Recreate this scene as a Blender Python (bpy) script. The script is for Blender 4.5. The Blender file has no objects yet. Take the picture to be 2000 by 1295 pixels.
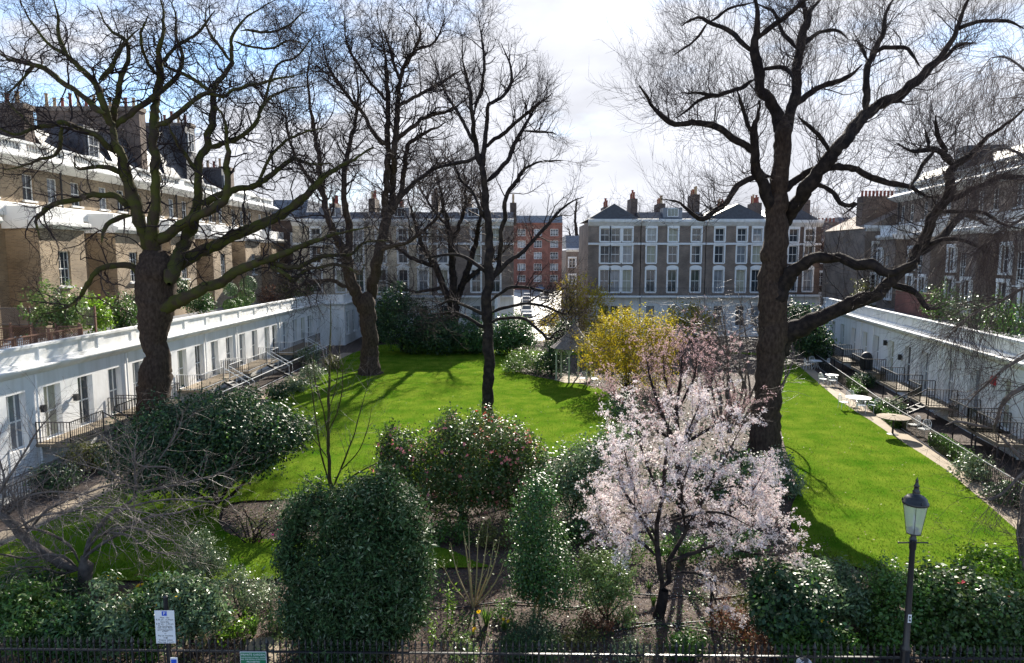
import bpy, math, random
import numpy as np
from mathutils import Vector, noise as mnoise

# ------------------------------------------------------------------ camera
S = bpy.context.scene
C = S.collection
PI = math.pi
H = 9.2                      # eye height of the upstairs window, metres
FPX = 1310.0                 # focal length in pixels of a 2000 px wide frame
PITCH = math.radians(6.27)
cam = bpy.data.cameras.new('camera')
cam.sensor_width = 36.0
cam.lens = FPX / 2000.0 * 36.0
cam.clip_start = 0.1
cam.clip_end = 3000.0
camo = bpy.data.objects.new('camera', cam)
camo.location = (0, 0, H)
camo.rotation_euler = (PI / 2 - PITCH, 0, 0)
C.objects.link(camo)
S.camera = camo

# ------------------------------------------------------------------ light
SUN_EL = math.radians(28)
SUN_AZ = math.radians(12.5)    # to the right of the view direction (+Y)
sd = Vector((math.sin(SUN_AZ) * math.cos(SUN_EL), math.cos(SUN_AZ) * math.cos(SUN_EL), math.sin(SUN_EL)))
sun = bpy.data.lights.new('sun', 'SUN')
sun.energy = 5.0
sun.angle = math.radians(0.5)
sun.color = (1.0, 0.93, 0.82)
suno = bpy.data.objects.new('sun', sun)
suno.rotation_euler = (-sd).to_track_quat('-Z', 'Y').to_euler()
suno.location = (0, 0, 60)
C.objects.link(suno)

W = bpy.data.worlds.new('World')
S.world = W
W.use_nodes = True
nt = W.node_tree
nt.nodes.clear()
def wn(t, **kw):
    n = nt.nodes.new(t)
    for k, v in kw.items():
        setattr(n, k, v)
    return n
def wl(a, b): nt.links.new(a, b)
out = wn('ShaderNodeOutputWorld'); bg = wn('ShaderNodeBackground'); bg.inputs[1].default_value = 0.10
sky = wn('ShaderNodeTexSky', sky_type='NISHITA')
sky.sun_disc = False
sky.sun_elevation = SUN_EL
sky.sun_rotation = SUN_AZ
sky.altitude = 50
sky.air_density = 0.85
sky.dust_density = 0.1
sky.ozone_density = 1.5
tc = wn('ShaderNodeTexCoord')
mp = wn('ShaderNodeMapping'); mp.inputs['Scale'].default_value = (1, 1, 2.2)
wl(tc.outputs['Generated'], mp.inputs[0])
n1 = wn('ShaderNodeTexNoise'); n1.inputs['Scale'].default_value = 3.2; n1.inputs['Detail'].default_value = 9; n1.inputs['Roughness'].default_value = 0.55
mp.inputs['Location'].default_value = (0.35, 0.2, 0.1)
wl(mp.outputs[0], n1.inputs['Vector'])
# nearness to the sun: the thin veil of cloud the sun stands in
dt = wn('ShaderNodeVectorMath', operation='DOT_PRODUCT'); dt.inputs[1].default_value = sd
wl(tc.outputs['Generated'], dt.inputs[0])
veil = wn('ShaderNodeMapRange'); veil.inputs[1].default_value = 0.74; veil.inputs[2].default_value = 0.98; veil.inputs[3].default_value = -0.02; veil.inputs[4].default_value = 0.22
wl(dt.outputs['Value'], veil.inputs[0])
ad = wn('ShaderNodeMath', operation='ADD'); wl(n1.outputs['Fac'], ad.inputs[0]); wl(veil.outputs[0], ad.inputs[1])
cr = wn('ShaderNodeMapRange', interpolation_type='SMOOTHSTEP'); cr.inputs[1].default_value = 0.51; cr.inputs[2].default_value = 0.68
# thin white haze low over the roofs, all round the horizon
sz = wn('ShaderNodeSeparateXYZ'); wl(tc.outputs['Generated'], sz.inputs[0])
hz = wn('ShaderNodeMapRange'); hz.inputs[1].default_value = 0.0; hz.inputs[2].default_value = 0.26; hz.inputs[3].default_value = 0.17; hz.inputs[4].default_value = 0.0
wl(sz.outputs['Z'], hz.inputs[0])
ad2 = wn('ShaderNodeMath', operation='ADD'); wl(ad.outputs[0], ad2.inputs[0]); wl(hz.outputs[0], ad2.inputs[1])
wl(ad2.outputs[0], cr.inputs[0])
# cloud brightness: forward scattering makes cloud near the sun brighter
cb = wn('ShaderNodeMapRange'); cb.inputs[1].default_value = -0.3; cb.inputs[2].default_value = 1.0; cb.inputs[3].default_value = 3.9; cb.inputs[4].default_value = 3.8
wl(dt.outputs['Value'], cb.inputs[0])
n2 = wn('ShaderNodeTexNoise'); n2.inputs['Scale'].default_value = 6.0; n2.inputs['Detail'].default_value = 6
wl(mp.outputs[0], n2.inputs['Vector'])
cb2 = wn('ShaderNodeMapRange'); cb2.inputs[1].default_value = 0.3; cb2.inputs[2].default_value = 0.7; cb2.inputs[3].default_value = 0.77; cb2.inputs[4].default_value = 1.10
wl(n2.outputs['Fac'], cb2.inputs[0])
cbm = wn('ShaderNodeMath', operation='MULTIPLY'); wl(cb.outputs[0], cbm.inputs[0]); wl(cb2.outputs[0], cbm.inputs[1])
cc = wn('ShaderNodeVectorMath', operation='SCALE'); cc.inputs[0].default_value = (0.955, 0.975, 1.06)
wl(cbm.outputs[0], cc.inputs['Scale'])
mx = wn('ShaderNodeMix', data_type='RGBA')
wl(cr.outputs[0], mx.inputs['Factor']); wl(sky.outputs[0], mx.inputs['A']); wl(cc.outputs[0], mx.inputs['B'])
wl(mx.outputs['Result'], bg.inputs[0]); wl(bg.outputs[0], out.inputs[0])

S.view_settings.view_transform = 'Standard'
S.view_settings.look = 'None'
S.view_settings.exposure = 1.5
S.view_settings.gamma = 1.0
S.view_settings.use_curve_mapping = False
S.render.engine = 'CYCLES'
S.cycles.max_bounces = 7
S.cycles.diffuse_bounces = 5
S.cycles.glossy_bounces = 2
S.cycles.transmission_bounces = 4
S.cycles.transparent_max_bounces = 8
S.cycles.caustics_reflective = False
S.cycles.caustics_refractive = False

# ------------------------------------------------------------------ pixel <-> place
cp, sp = math.cos(PITCH), math.sin(PITCH)
def ray(px, py):
    a = (px - 1000.0) / FPX; b = (647.5 - py) / FPX
    return (a, cp + b * sp, -sp + b * cp)
def at(px, py, Y):
    d = ray(px, py); t = Y / d[1]
    return np.array((d[0] * t, Y, H + d[2] * t))
def gr(px, py, z=0.0):
    d = ray(px, py); t = (z - H) / d[2]
    return np.array((d[0] * t, d[1] * t, z))
def proj(p):
    x, y, z = p[0], p[1], p[2] - H
    dep = y * cp - z * sp; up = y * sp + z * cp
    return (1000 + FPX * x / dep, 647.5 - FPX * up / dep)
def m_px(Y): return Y / FPX          # metres per photo pixel at distance Y

# ------------------------------------------------------------------ materials
MAT = {}
def mat(name, col, rough=0.7, var=0.0, vscale=3.0, col2=None, bump=0.0, bscale=20.0, metal=0.0, spec=0.5, island=0.0, trans=0.0, detail=5, stretch=None, lo=0.3, hi=0.7):
    m = bpy.data.materials.new(name); m.use_nodes = True
    t = m.node_tree; N = t.nodes; L = t.links
    b = N['Principled BSDF']
    b.inputs['Roughness'].default_value = rough
    b.inputs['Metallic'].default_value = metal
    b.inputs['Specular IOR Level'].default_value = spec
    c = col + (1,) if len(col) == 3 else col
    b.inputs['Base Color'].default_value = c
    src = None
    co = N.new('ShaderNodeTexCoord')
    if var > 0 or col2:
        nz = N.new('ShaderNodeTexNoise'); nz.inputs['Scale'].default_value = vscale; nz.inputs['Detail'].default_value = detail
        if stretch:
            mpn = N.new('ShaderNodeMapping'); mpn.inputs['Scale'].default_value = stretch; L.new(co.outputs['Object'], mpn.inputs[0]); L.new(mpn.outputs[0], nz.inputs['Vector'])
        else: L.new(co.outputs['Object'], nz.inputs['Vector'])
        rp = N.new('ShaderNodeMapRange'); rp.inputs[1].default_value = lo; rp.inputs[2].default_value = hi
        L.new(nz.outputs['Fac'], rp.inputs[0])
        mix = N.new('ShaderNodeMix'); mix.data_type = 'RGBA'
        L.new(rp.outputs[0], mix.inputs['Factor'])
        if col2:
            mix.inputs['A'].default_value = c; mix.inputs['B'].default_value = tuple(col2) + (1,)
        else:
            mix.inputs['A'].default_value = tuple(x * (1 - var) for x in c[:3]) + (1,)
            mix.inputs['B'].default_value = tuple(min(1, x * (1 + var)) for x in c[:3]) + (1,)
        src = mix.outputs['Result']
    if island > 0:
        ge = N.new('ShaderNodeNewGeometry')
        hs = N.new('ShaderNodeHueSaturation')
        mr = N.new('ShaderNodeMapRange'); mr.inputs[3].default_value = 1 - island; mr.inputs[4].default_value = 1 + island
        L.new(ge.outputs['Random Per Island'], mr.inputs[0]); L.new(mr.outputs[0], hs.inputs['Value'])
        ms = N.new('ShaderNodeMapRange'); ms.inputs[3].default_value = 0.5 + island * .05; ms.inputs[4].default_value = 0.5 - island * 0.05
        mu = N.new('ShaderNodeMath'); mu.operation = 'FRACT'
        m7 = N.new('ShaderNodeMath'); m7.operation = 'MULTIPLY'; m7.inputs[1].default_value = 7.31
        L.new(ge.outputs['Random Per Island'], m7.inputs[0]); L.new(m7.outputs[0], mu.inputs[0]); L.new(mu.outputs[0], ms.inputs[0]); L.new(ms.outputs[0], hs.inputs['Hue'])
        if src: L.new(src, hs.inputs['Color'])
        else: hs.inputs['Color'].default_value = c
        src = hs.outputs[0]
    if src: L.new(src, b.inputs['Base Color'])
    if bump > 0:
        nb = N.new('ShaderNodeTexNoise'); nb.inputs['Scale'].default_value = bscale; nb.inputs['Detail'].default_value = 6
        L.new(co.outputs['Object'], nb.inputs['Vector'])
        bp = N.new('ShaderNodeBump'); bp.inputs['Strength'].default_value = min(1, bump); bp.inputs['Distance'].default_value = 0.03
        L.new(nb.outputs['Fac'], bp.inputs['Height']); L.new(bp.outputs[0], b.inputs['Normal'])
    if trans > 0:
        tr = N.new('ShaderNodeBsdfTranslucent'); tr.inputs[0].default_value = c
        if src: L.new(src, tr.inputs[0])
        ms = N.new('ShaderNodeMixShader'); ms.inputs[0].default_value = trans
        L.new(b.outputs[0], ms.inputs[1]); L.new(tr.outputs[0], ms.inputs[2]); L.new(ms.outputs[0], N['Material Output'].inputs[0])
    MAT[name] = m
    return m

def brick_mat(name, c1, c2, mortar):
    m = bpy.data.materials.new(name); m.use_nodes = True
    t = m.node_tree; N = t.nodes; L = t.links; b = N['Principled BSDF']; b.inputs['Roughness'].default_value = 0.9
    co = N.new('ShaderNodeTexCoord'); sx = N.new('ShaderNodeSeparateXYZ'); L.new(co.outputs['Object'], sx.inputs[0])
    a = N.new('ShaderNodeMath'); a.operation = 'ADD'; L.new(sx.outputs[0], a.inputs[0]); L.new(sx.outputs[1], a.inputs[1])
    cx = N.new('ShaderNodeCombineXYZ'); L.new(a.outputs[0], cx.inputs[0]); L.new(sx.outputs[2], cx.inputs[1])
    br = N.new('ShaderNodeTexBrick'); br.inputs['Scale'].default_value = 1.0
    br.inputs['Brick Width'].default_value = 0.23; br.inputs['Row Height'].default_value = 0.078; br.inputs['Mortar Size'].default_value = 0.010
    br.inputs['Color1'].default_value = c1 + (1,); br.inputs['Color2'].default_value = c2 + (1,); br.inputs['Mortar'].default_value = mortar + (1,)
    L.new(cx.outputs[0], br.inputs['Vector'])
    nz = N.new('ShaderNodeTexNoise'); nz.inputs['Scale'].default_value = 0.7; nz.inputs['Detail'].default_value = 8; L.new(co.outputs['Object'], nz.inputs['Vector'])
    mr = N.new('ShaderNodeMapRange'); mr.inputs[1].default_value = .3; mr.inputs[2].default_value = .7; mr.inputs[3].default_value = 0.6; mr.inputs[4].default_value = 1.25; L.new(nz.outputs['Fac'], mr.inputs[0])
    sc = N.new('ShaderNodeVectorMath'); sc.operation = 'SCALE'; L.new(br.outputs['Color'], sc.inputs[0]); L.new(mr.outputs[0], sc.inputs['Scale'])
    L.new(sc.outputs[0], b.inputs['Base Color'])
    MAT[name] = m

mat('stucco', (0.80, 0.80, 0.79), 0.75, col2=(0.63, 0.62, 0.585), vscale=0.9, bump=0.2, bscale=6, stretch=(2.2, 2.2, 0.28), lo=.46, hi=.8, detail=9)
mat('rail_grey', (0.34, 0.34, 0.35), 0.5)
mat('stucco_old', (0.66, 0.66, 0.63), 0.8, var=0.12, vscale=1.0)
mat('render_grey', (0.5, 0.5, 0.5), 0.85, var=0.1)
brick_mat('brick_yellow', (0.38, 0.275, 0.165), (0.27, 0.19, 0.115), (0.34, 0.29, 0.22))
brick_mat('brick_brown', (0.26, 0.19, 0.145), (0.19, 0.14, 0.11), (0.26, 0.23, 0.20))
brick_mat('brick_dark', (0.17, 0.11, 0.08), (0.12, 0.08, 0.06), (0.14, 0.115, 0.10))
brick_mat('brick_red', (0.24, 0.085, 0.06), (0.20, 0.07, 0.05), (0.22, 0.13, 0.10))
mat('slate', (0.055, 0.057, 0.068), 0.55, var=0.25, vscale=4)
mat('lead', (0.16, 0.17, 0.19), 0.45, var=0.1)
mat('pot_red', (0.27, 0.07, 0.045), 0.8, var=0.2)
mat('pot_buff', (0.50, 0.34, 0.19), 0.85, var=0.15)
mat('glass', (0.035, 0.045, 0.055), 0.06, spec=0.8)
brick_mat('brick_buff', (0.64, 0.54, 0.38), (0.55, 0.45, 0.31), (0.55, 0.50, 0.42))
mat('glass_pale', (0.20, 0.22, 0.24), 0.12, spec=0.8, var=0.3, vscale=1.5)
mat('curtain', (0.40, 0.39, 0.30), 0.8, var=0.1, vscale=5)
mat('white_paint', (0.82, 0.82, 0.80), 0.45)
mat('iron', (0.012, 0.012, 0.014), 0.38, spec=0.6)
mat('iron_dull', (0.02, 0.02, 0.022), 0.6)
mat('deck', (0.20, 0.16, 0.11), 0.85, var=0.2)
mat('stone', (0.27, 0.215, 0.15), 0.9, var=0.15, vscale=2, bump=0.2)
mat('paving', (0.36, 0.35, 0.33), 0.9, var=0.12, vscale=2)
mat('asphalt', (0.10, 0.10, 0.105), 0.75, var=0.2, vscale=3)
mat('road_pale', (0.19, 0.185, 0.175), 0.6, var=0.15, vscale=0.6)
mat('soil', (0.036, 0.023, 0.017), 0.95, col2=(0.085, 0.056, 0.042), vscale=9, bump=1.0, bscale=14, detail=9)
mat('bark_plane', (0.034, 0.022, 0.017), 0.95, spec=0.2, col2=(0.080, 0.055, 0.040), vscale=9, bump=1.0, bscale=14, lo=.35, hi=.68, stretch=(1, 1, .5), detail=10)
mat('bark_moss', (0.066, 0.068, 0.015), 0.95, spec=0.2, col2=(0.056, 0.040, 0.026), vscale=2.2, bump=1.0, bscale=18, lo=.42, hi=.62)
mat('bark_dark', (0.018, 0.014, 0.014), 0.95, spec=0.15, col2=(0.045, 0.034, 0.028), vscale=4, bump=1.0, bscale=16, lo=.4, hi=.65)
mat('bark_grey', (0.075, 0.058, 0.048), 0.9, col2=(0.17, 0.14, 0.12), vscale=6, bump=0.8)
mat('twig_dark', (0.028, 0.020, 0.021), 0.9, spec=0.15)
mat('twig_brown', (0.070, 0.045, 0.038), 0.7, spec=0.3)
mat('twig_grey', (0.19, 0.150, 0.128), 0.5, col2=(0.085, 0.062, 0.052), vscale=3)
mat('twig_red', (0.14, 0.07, 0.055), 0.6)
mat('wood_brown', (0.19, 0.095, 0.06), 0.8, var=0.2)
mat('wood_grey', (0.20, 0.17, 0.15), 0.85, var=0.2)
mat('wood_pale', (0.34, 0.27, 0.13), 0.8, var=0.2)
mat('sage_paint', (0.30, 0.36, 0.27), 0.7, var=0.1)
mat('terracotta', (0.36, 0.14, 0.07), 0.8, var=0.15)
mat('red_box', (0.62, 0.02, 0.03), 0.4)
mat('black_cover', (0.012, 0.012, 0.014), 0.6)
mat('lawn_mat', (0.048, 0.118, 0.007), 0.95, col2=(0.135, 0.190, 0.020), vscale=0.8, bump=0.9, bscale=30, spec=0.0, detail=8)
def leafm(n, c, rough=0.4, island=0.45, trans=0.25, spec=0.5): mat(n, c, rough, island=island, trans=trans, spec=spec)
mat('grass_blade', (0.074, 0.175, 0.007), 0.8, col2=(0.155, 0.215, 0.024), vscale=0.7, island=0.4, trans=0.45, spec=0.05, detail=8)
leafm('leaf_yew', (0.040, 0.082, 0.024), 0.55, 0.6, 0.25, 0.3)
leafm('leaf_laurel', (0.044, 0.105, 0.026), 0.46, 0.6, 0.28, 0.5)
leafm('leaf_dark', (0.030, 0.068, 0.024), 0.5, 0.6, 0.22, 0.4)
leafm('leaf_camellia', (0.066, 0.115, 0.026), 0.42, 0.6, 0.3, 0.5)
leafm('leaf_mid', (0.075, 0.155, 0.026), 0.4, 0.5, 0.35)
leafm('leaf_light', (0.13, 0.20, 0.055), 0.4, 0.4, 0.35)
leafm('leaf_lime', (0.17, 0.30, 0.02), 0.4, 0.35, 0.4)
leafm('leaf_grey', (0.14, 0.19, 0.095), 0.35, 0.45, 0.25)
leafm('leaf_silver', (0.115, 0.18, 0.075), 0.4, 0.55, 0.3, 0.6)
leafm('leaf_olive', (0.13, 0.14, 0.03), 0.5, 0.4, 0.3)
leafm('petal_yellow', (0.43, 0.345, 0.02), 0.6, 0.35, 0.4, 0.2)
leafm('petal_daff', (0.85, 0.55, 0.01), 0.5, 0.15, 0.3, 0.2)
leafm('petal_white', (0.87, 0.79, 0.77), 0.7, 0.22, 0.35, 0.2)
leafm('petal_pink', (0.68, 0.46, 0.46), 0.7, 0.25, 0.35, 0.2)
leafm('petal_rose', (0.85, 0.28, 0.27), 0.6, 0.3, 0.3, 0.2)
leafm('petal_red', (0.70, 0.02, 0.03), 0.5, 0.25, 0.3, 0.2)
leafm('petal_magenta', (0.55, 0.03, 0.25), 0.5, 0.2, 0.3, 0.2)
leafm('leaf_russet', (0.20, 0.085, 0.04), 0.6, 0.4, 0.2, 0.2)

# ------------------------------------------------------------------ mesh helpers
class MB:
    def __init__(s): s.v = []; s.f = []
    def add(s, vs, fs):
        o = len(s.v); s.v.extend([tuple(map(float, p)) for p in vs]); s.f.extend([tuple(i + o for i in f) for f in fs]); return s
    def hexa(s, P): return s.add(P, [(0, 3, 2, 1), (4, 5, 6, 7), (0, 1, 5, 4), (1, 2, 6, 5), (2, 3, 7, 6), (3, 0, 4, 7)])
    def box(s, x0, x1, y0, y1, z0, z1):
        return s.hexa([(x0, y0, z0), (x1, y0, z0), (x1, y1, z0), (x0, y1, z0), (x0, y0, z1), (x1, y0, z1), (x1, y1, z1), (x0, y1, z1)])
    def fbox(s, F, s0, s1, z0, z1, d0, d1):
        return s.hexa([F.p(s0, z0, d0), F.p(s1, z0, d0), F.p(s1, z0, d1), F.p(s0, z0, d1), F.p(s0, z1, d0), F.p(s1, z1, d0), F.p(s1, z1, d1), F.p(s0, z1, d1)])
    def fprism(s, F, prof, s0, s1):            # prof: (d, z) polygon swept along the wall
        n = len(prof)
        vs = [F.p(s0, z, d) for d, z in prof] + [F.p(s1, z, d) for d, z in prof]
        fs = [tuple(range(n - 1, -1, -1)), tuple(range(n, 2 * n))] + [(i, (i + 1) % n, n + (i + 1) % n, n + i) for i in range(n)]
        return s.add(vs, fs)
    def gable(s, F, s0, s1, z0, zp, d0, d1):   # ridge running back from the wall
        sm = (s0 + s1) / 2
        vs = [F.p(s0, z0, d0), F.p(s1, z0, d0), F.p(sm, zp, d0), F.p(s0, z0, d1), F.p(s1, z0, d1), F.p(sm, zp, d1)]
        return s.add(vs, [(0, 1, 2), (3, 5, 4), (0, 2, 5, 3), (1, 4, 5, 2), (0, 3, 4, 1)])
    def tube(s, pts, rads, n=6):
        pts = np.asarray(pts, float); v, q = sweep(pts[None], np.asarray(rads, float)[None], n)
        o = len(s.v); s.v.extend(map(tuple, v)); s.f.extend([tuple(int(i) + o for i in f) for f in q])
        a = [o + i for i in range(n)]; b = [o + (len(pts) - 1) * n + i for i in range(n)]
        s.f.append(tuple(a[::-1])); s.f.append(tuple(b)); return s
    def lathe(s, c, prof, n=12):
        vs = []; fs = []
        for r, z in prof:
            for i in range(n):
                a = 2 * PI * i / n; vs.append((c[0] + r * math.cos(a), c[1] + r * math.sin(a), c[2] + z))
        m = len(prof)
        for j in range(m - 1):
            for i in range(n):
                k = (i + 1) % n; fs.append((j * n + i, j * n + k, (j + 1) * n + k, (j + 1) * n + i))
        fs.append(tuple(range(n - 1, -1, -1))); fs.append(tuple((m - 1) * n + i for i in range(n)))
        return s.add(vs, fs)

class Fr:                                      # a wall's own frame: along s, up z, out d
    def __init__(s, O, u, flip=False):
        s.O = np.array((O[0], O[1])); u = np.array((u[0], u[1]), float); s.u = u / np.linalg.norm(u)
        s.n = np.array((s.u[1], -s.u[0])) if not flip else np.array((-s.u[1], s.u[0]))
    def p(s, a, z, d):
        q = s.O + s.u * a + s.n * d; return (q[0], q[1], z)
    def s_at(s, px, z, d=0):                   # where along the wall the pixel column px falls
        lo, hi = 0.0, 90.0
        a = proj(s.p(0.5, z, d))[0]; b = proj(s.p(60, z, d))[0]
        for _ in range(40):
            m = (lo + hi) / 2; v = proj(s.p(m, z, d))[0]
            if (v < px) == (b > a): lo = m
            else: hi = m
        return lo

def sweep(P, R, n):                            # K polylines of m points -> tubes of n sides
    K, m, _ = P.shape
    T = np.empty_like(P); T[:, 1:-1] = P[:, 2:] - P[:, :-2]; T[:, 0] = P[:, 1] - P[:, 0]; T[:, -1] = P[:, -1] - P[:, -2]
    T /= np.linalg.norm(T, axis=2, keepdims=True) + 1e-9
    D = P[:, -1] - P[:, 0]; D = D / (np.linalg.norm(D, axis=1, keepdims=True) + 1e-9)
    ref = np.where((np.abs(D[:, 2:3]) < 0.6), np.array([[0.1, 0.2, 1.0]]), np.array([[1.0, 0.3, 0.1]]))
    U = np.cross(T, ref[:, None, :]); U /= np.linalg.norm(U, axis=2, keepdims=True) + 1e-9
    V = np.cross(T, U)
    a = np.arange(n) * 2 * PI / n
    ring = U[:, :, None, :] * np.cos(a)[None, None, :, None] + V[:, :, None, :] * np.sin(a)[None, None, :, None]
    v = P[:, :, None, :] + ring * R[:, :, None, None] if R.ndim == 2 else P[:, :, None, :] + ring * R[:, :, :, None]
    base = (np.arange(K) * m * n)[:, None, None] + (np.arange(m - 1) * n)[None, :, None]
    i = np.arange(n)[None, None, :]; j = (np.arange(n) + 1) % n; j = j[None, None, :]
    q = np.stack([base + i, base + j, base + n + j, base + n + i], axis=-1)
    return v.reshape(-1, 3), q.reshape(-1, 4)

def npmesh(name, v, q, smooth=False):
    me = bpy.data.meshes.new(name); k = q.shape[1]
    me.vertices.add(len(v)); me.vertices.foreach_set('co', np.ascontiguousarray(v, np.float32).ravel())
    me.loops.add(q.size); me.loops.foreach_set('vertex_index', np.ascontiguousarray(q, np.int32).ravel())
    me.polygons.add(len(q)); me.polygons.foreach_set('loop_start', np.arange(0, q.size, k, dtype=np.int32)); me.polygons.foreach_set('loop_total', np.full(len(q), k, np.int32))
    if smooth: me.polygons.foreach_set('use_smooth', np.ones(len(q), bool))
    me.update(calc_edges=True); return me

def wloc(o):
    v = Vector((0, 0, 0))
    while o is not None: v = v + o.location; o = o.parent
    return v
def thing(name, label, cat, loc=(0, 0, 0), group=None):
    o = bpy.data.objects.new(name, None); o.empty_display_size = 0.2; C.objects.link(o); o.location = loc
    o['label'] = label; o['category'] = cat
    if group: o['group'] = group
    return o
def part(name, g, m, parent=None, label=None, smooth=False, kind=None, at0=None):
    """g: MB, (verts, quads) arrays or a mesh, in world metres; parent: the thing or part it belongs to"""
    off = wloc(parent) if parent else Vector((0, 0, 0))
    loc = Vector(at0) - off if at0 is not None else Vector((0, 0, 0))
    sub = off + loc
    if isinstance(g, MB):
        me = bpy.data.meshes.new(name); me.from_pydata([(x - sub.x, y - sub.y, z - sub.z) for x, y, z in g.v], [], g.f)
        if smooth: me.polygons.foreach_set('use_smooth', [True] * len(me.polygons))
    elif isinstance(g, tuple):
        me = npmesh(name, g[0] - np.array(sub)[None], g[1], smooth)
    else: me = g
    if m and not len(me.materials): me.materials.append(MAT[m] if isinstance(m, str) else m)
    o = bpy.data.objects.new(name, me); C.objects.link(o); o.location = loc
    if parent: o.parent = parent
    if label: o['label'] = label
    if kind: o['kind'] = kind
    return o
def solo(name, g, m, label, cat, loc, group=None, smooth=False):
    o = part(name, g, m, None, label, smooth, None, loc); o['category'] = cat
    if group: o['group'] = group
    return o
def struct(name, g, m): o = part(name, g, m); o['kind'] = 'structure'; return o
def stuff(name, g, m, label, cat): o = part(name, g, m, None, label); o['kind'] = 'stuff'; o['category'] = cat; return o
def copy_tree(o, parent=None):
    c = o.copy(); C.objects.link(c)
    if parent: c.parent = parent
    for ch in list(o.children): copy_tree(ch, c)
    return c
def poly_sheet(pts, z):
    b = MB(); b.add([(p[0], p[1], z) for p in pts], [tuple(range(len(pts)))]); return b
# ================================================================== SETTING
def sheet_grid(x0, x1, y0, y1, step, z, amp):
    nx = int((x1 - x0) / step) + 1; ny = int((y1 - y0) / step) + 1
    X, Y = np.meshgrid(np.linspace(x0, x1, nx), np.linspace(y0, y1, ny))
    Z = z + amp * (np.sin(X * 1.3 + 2 * np.sin(Y * .7)) + np.sin(Y * 1.7 + X * .4) + np.random.RandomState(1).randn(ny, nx) * .6)
    v = np.stack([X, Y, Z], -1).reshape(-1, 3); i = np.arange((nx - 1) * (ny - 1)); r = i // (nx - 1) * nx + i % (nx - 1)
    return v, np.stack([r, r + 1, r + nx + 1, r + nx], -1)
struct('ground', poly_sheet([(-900, -60), (900, -60), (900, 1800), (-900, 1800)], -0.09), 'paving')
struct('garden_soil', sheet_grid(-19, 33, 13.2, 78, 0.6, 0.0, 0.009), 'soil')
def inside(px, py, poly):
    r = np.zeros(len(px), bool); n = len(poly); j = n - 1
    for i in range(n):
        xi, yi = poly[i][0], poly[i][1]; xj, yj = poly[j][0], poly[j][1]
        c = ((yi > py) != (yj > py)) & (px < (xj - xi) * (py - yi) / (yj - yi + 1e-12) + xi); r ^= c; j = i
    return r
def G2(l): return [tuple(gr(a, b)[:2]) for a, b in l]
def smooth_poly(P, it=2):
    for _ in range(it):
        Q = []
        for i in range(len(P)):
            a, b = np.array(P[i]), np.array(P[(i + 1) % len(P)]); Q += [tuple(a * .75 + b * .25), tuple(a * .25 + b * .75)]
        P = Q
    return P
path_r = [(2120, 1140), (1995, 1045), (1855, 925), (1745, 853), (1640, 785), (1590, 742), (1552, 708)]
path_l = [(690, 690), (620, 725), (545, 772), (440, 838), (300, 915), (170, 985), (20, 1062)]
L_out = G2([(745, 674), (880, 670), (1000, 683), (1100, 690), (1500, 690), (1545, 704)]) + G2(path_r)[::-1] + G2([(2080, 1115), (1900, 1108), (1850, 1123), (1700, 1118), (1560, 1082), (1250, 1092), (1000, 1110), (850, 1112), (550, 1134), (200, 1138), (0, 1150), (-150, 1150)]) + G2(path_l)[::-1]
L_bed = smooth_poly(G2([(985, 722), (1090, 747), (1180, 757), (1207, 800), (1195, 850), (1150, 885), (1000, 908), (860, 934), (700, 962), (560, 978), (430, 982), (425, 1050), (560, 1060), (800, 1062), (880, 1075), (960, 1118), (1250, 1106), (1556, 1096), (1560, 1074), (1538, 1010), (1562, 955), (1532, 880), (1518, 800), (1524, 715), (1500, 692), (1250, 688), (1010, 700)]))
# the lawn: a triangulated sheet with the bed cut out of it, cells of 0.2 m
def lawn_cells(step):
    xs = np.arange(-19, 30, step); ys = np.arange(17, 74, step)
    X, Y = np.meshgrid(xs, ys); x = X.ravel(); y = Y.ravel()
    k = inside(x, y, L_out) & ~inside(x, y, L_bed)
    return x[k], y[k]
lx, ly = lawn_cells(0.2)
st = 0.1
def hgt(x, y): return 0.06 + 0.02 * np.sin(x * .9 + 1.3 * np.sin(y * .5)) * np.sin(y * .8)
cx = np.stack([lx - st, lx + st, lx + st, lx - st], 1); cy = np.stack([ly - st, ly - st, ly + st, ly + st], 1)
lv = np.stack([cx, cy, hgt(cx, cy)], -1).reshape(-1, 3)
keys = np.round(lv[:, :2] / 0.1).astype(np.int64); uk, inv = np.unique(keys[:, 0] * 100000 + keys[:, 1], return_inverse=True)
uv_ = np.zeros((len(uk), 3)); uv_[inv] = lv
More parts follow.
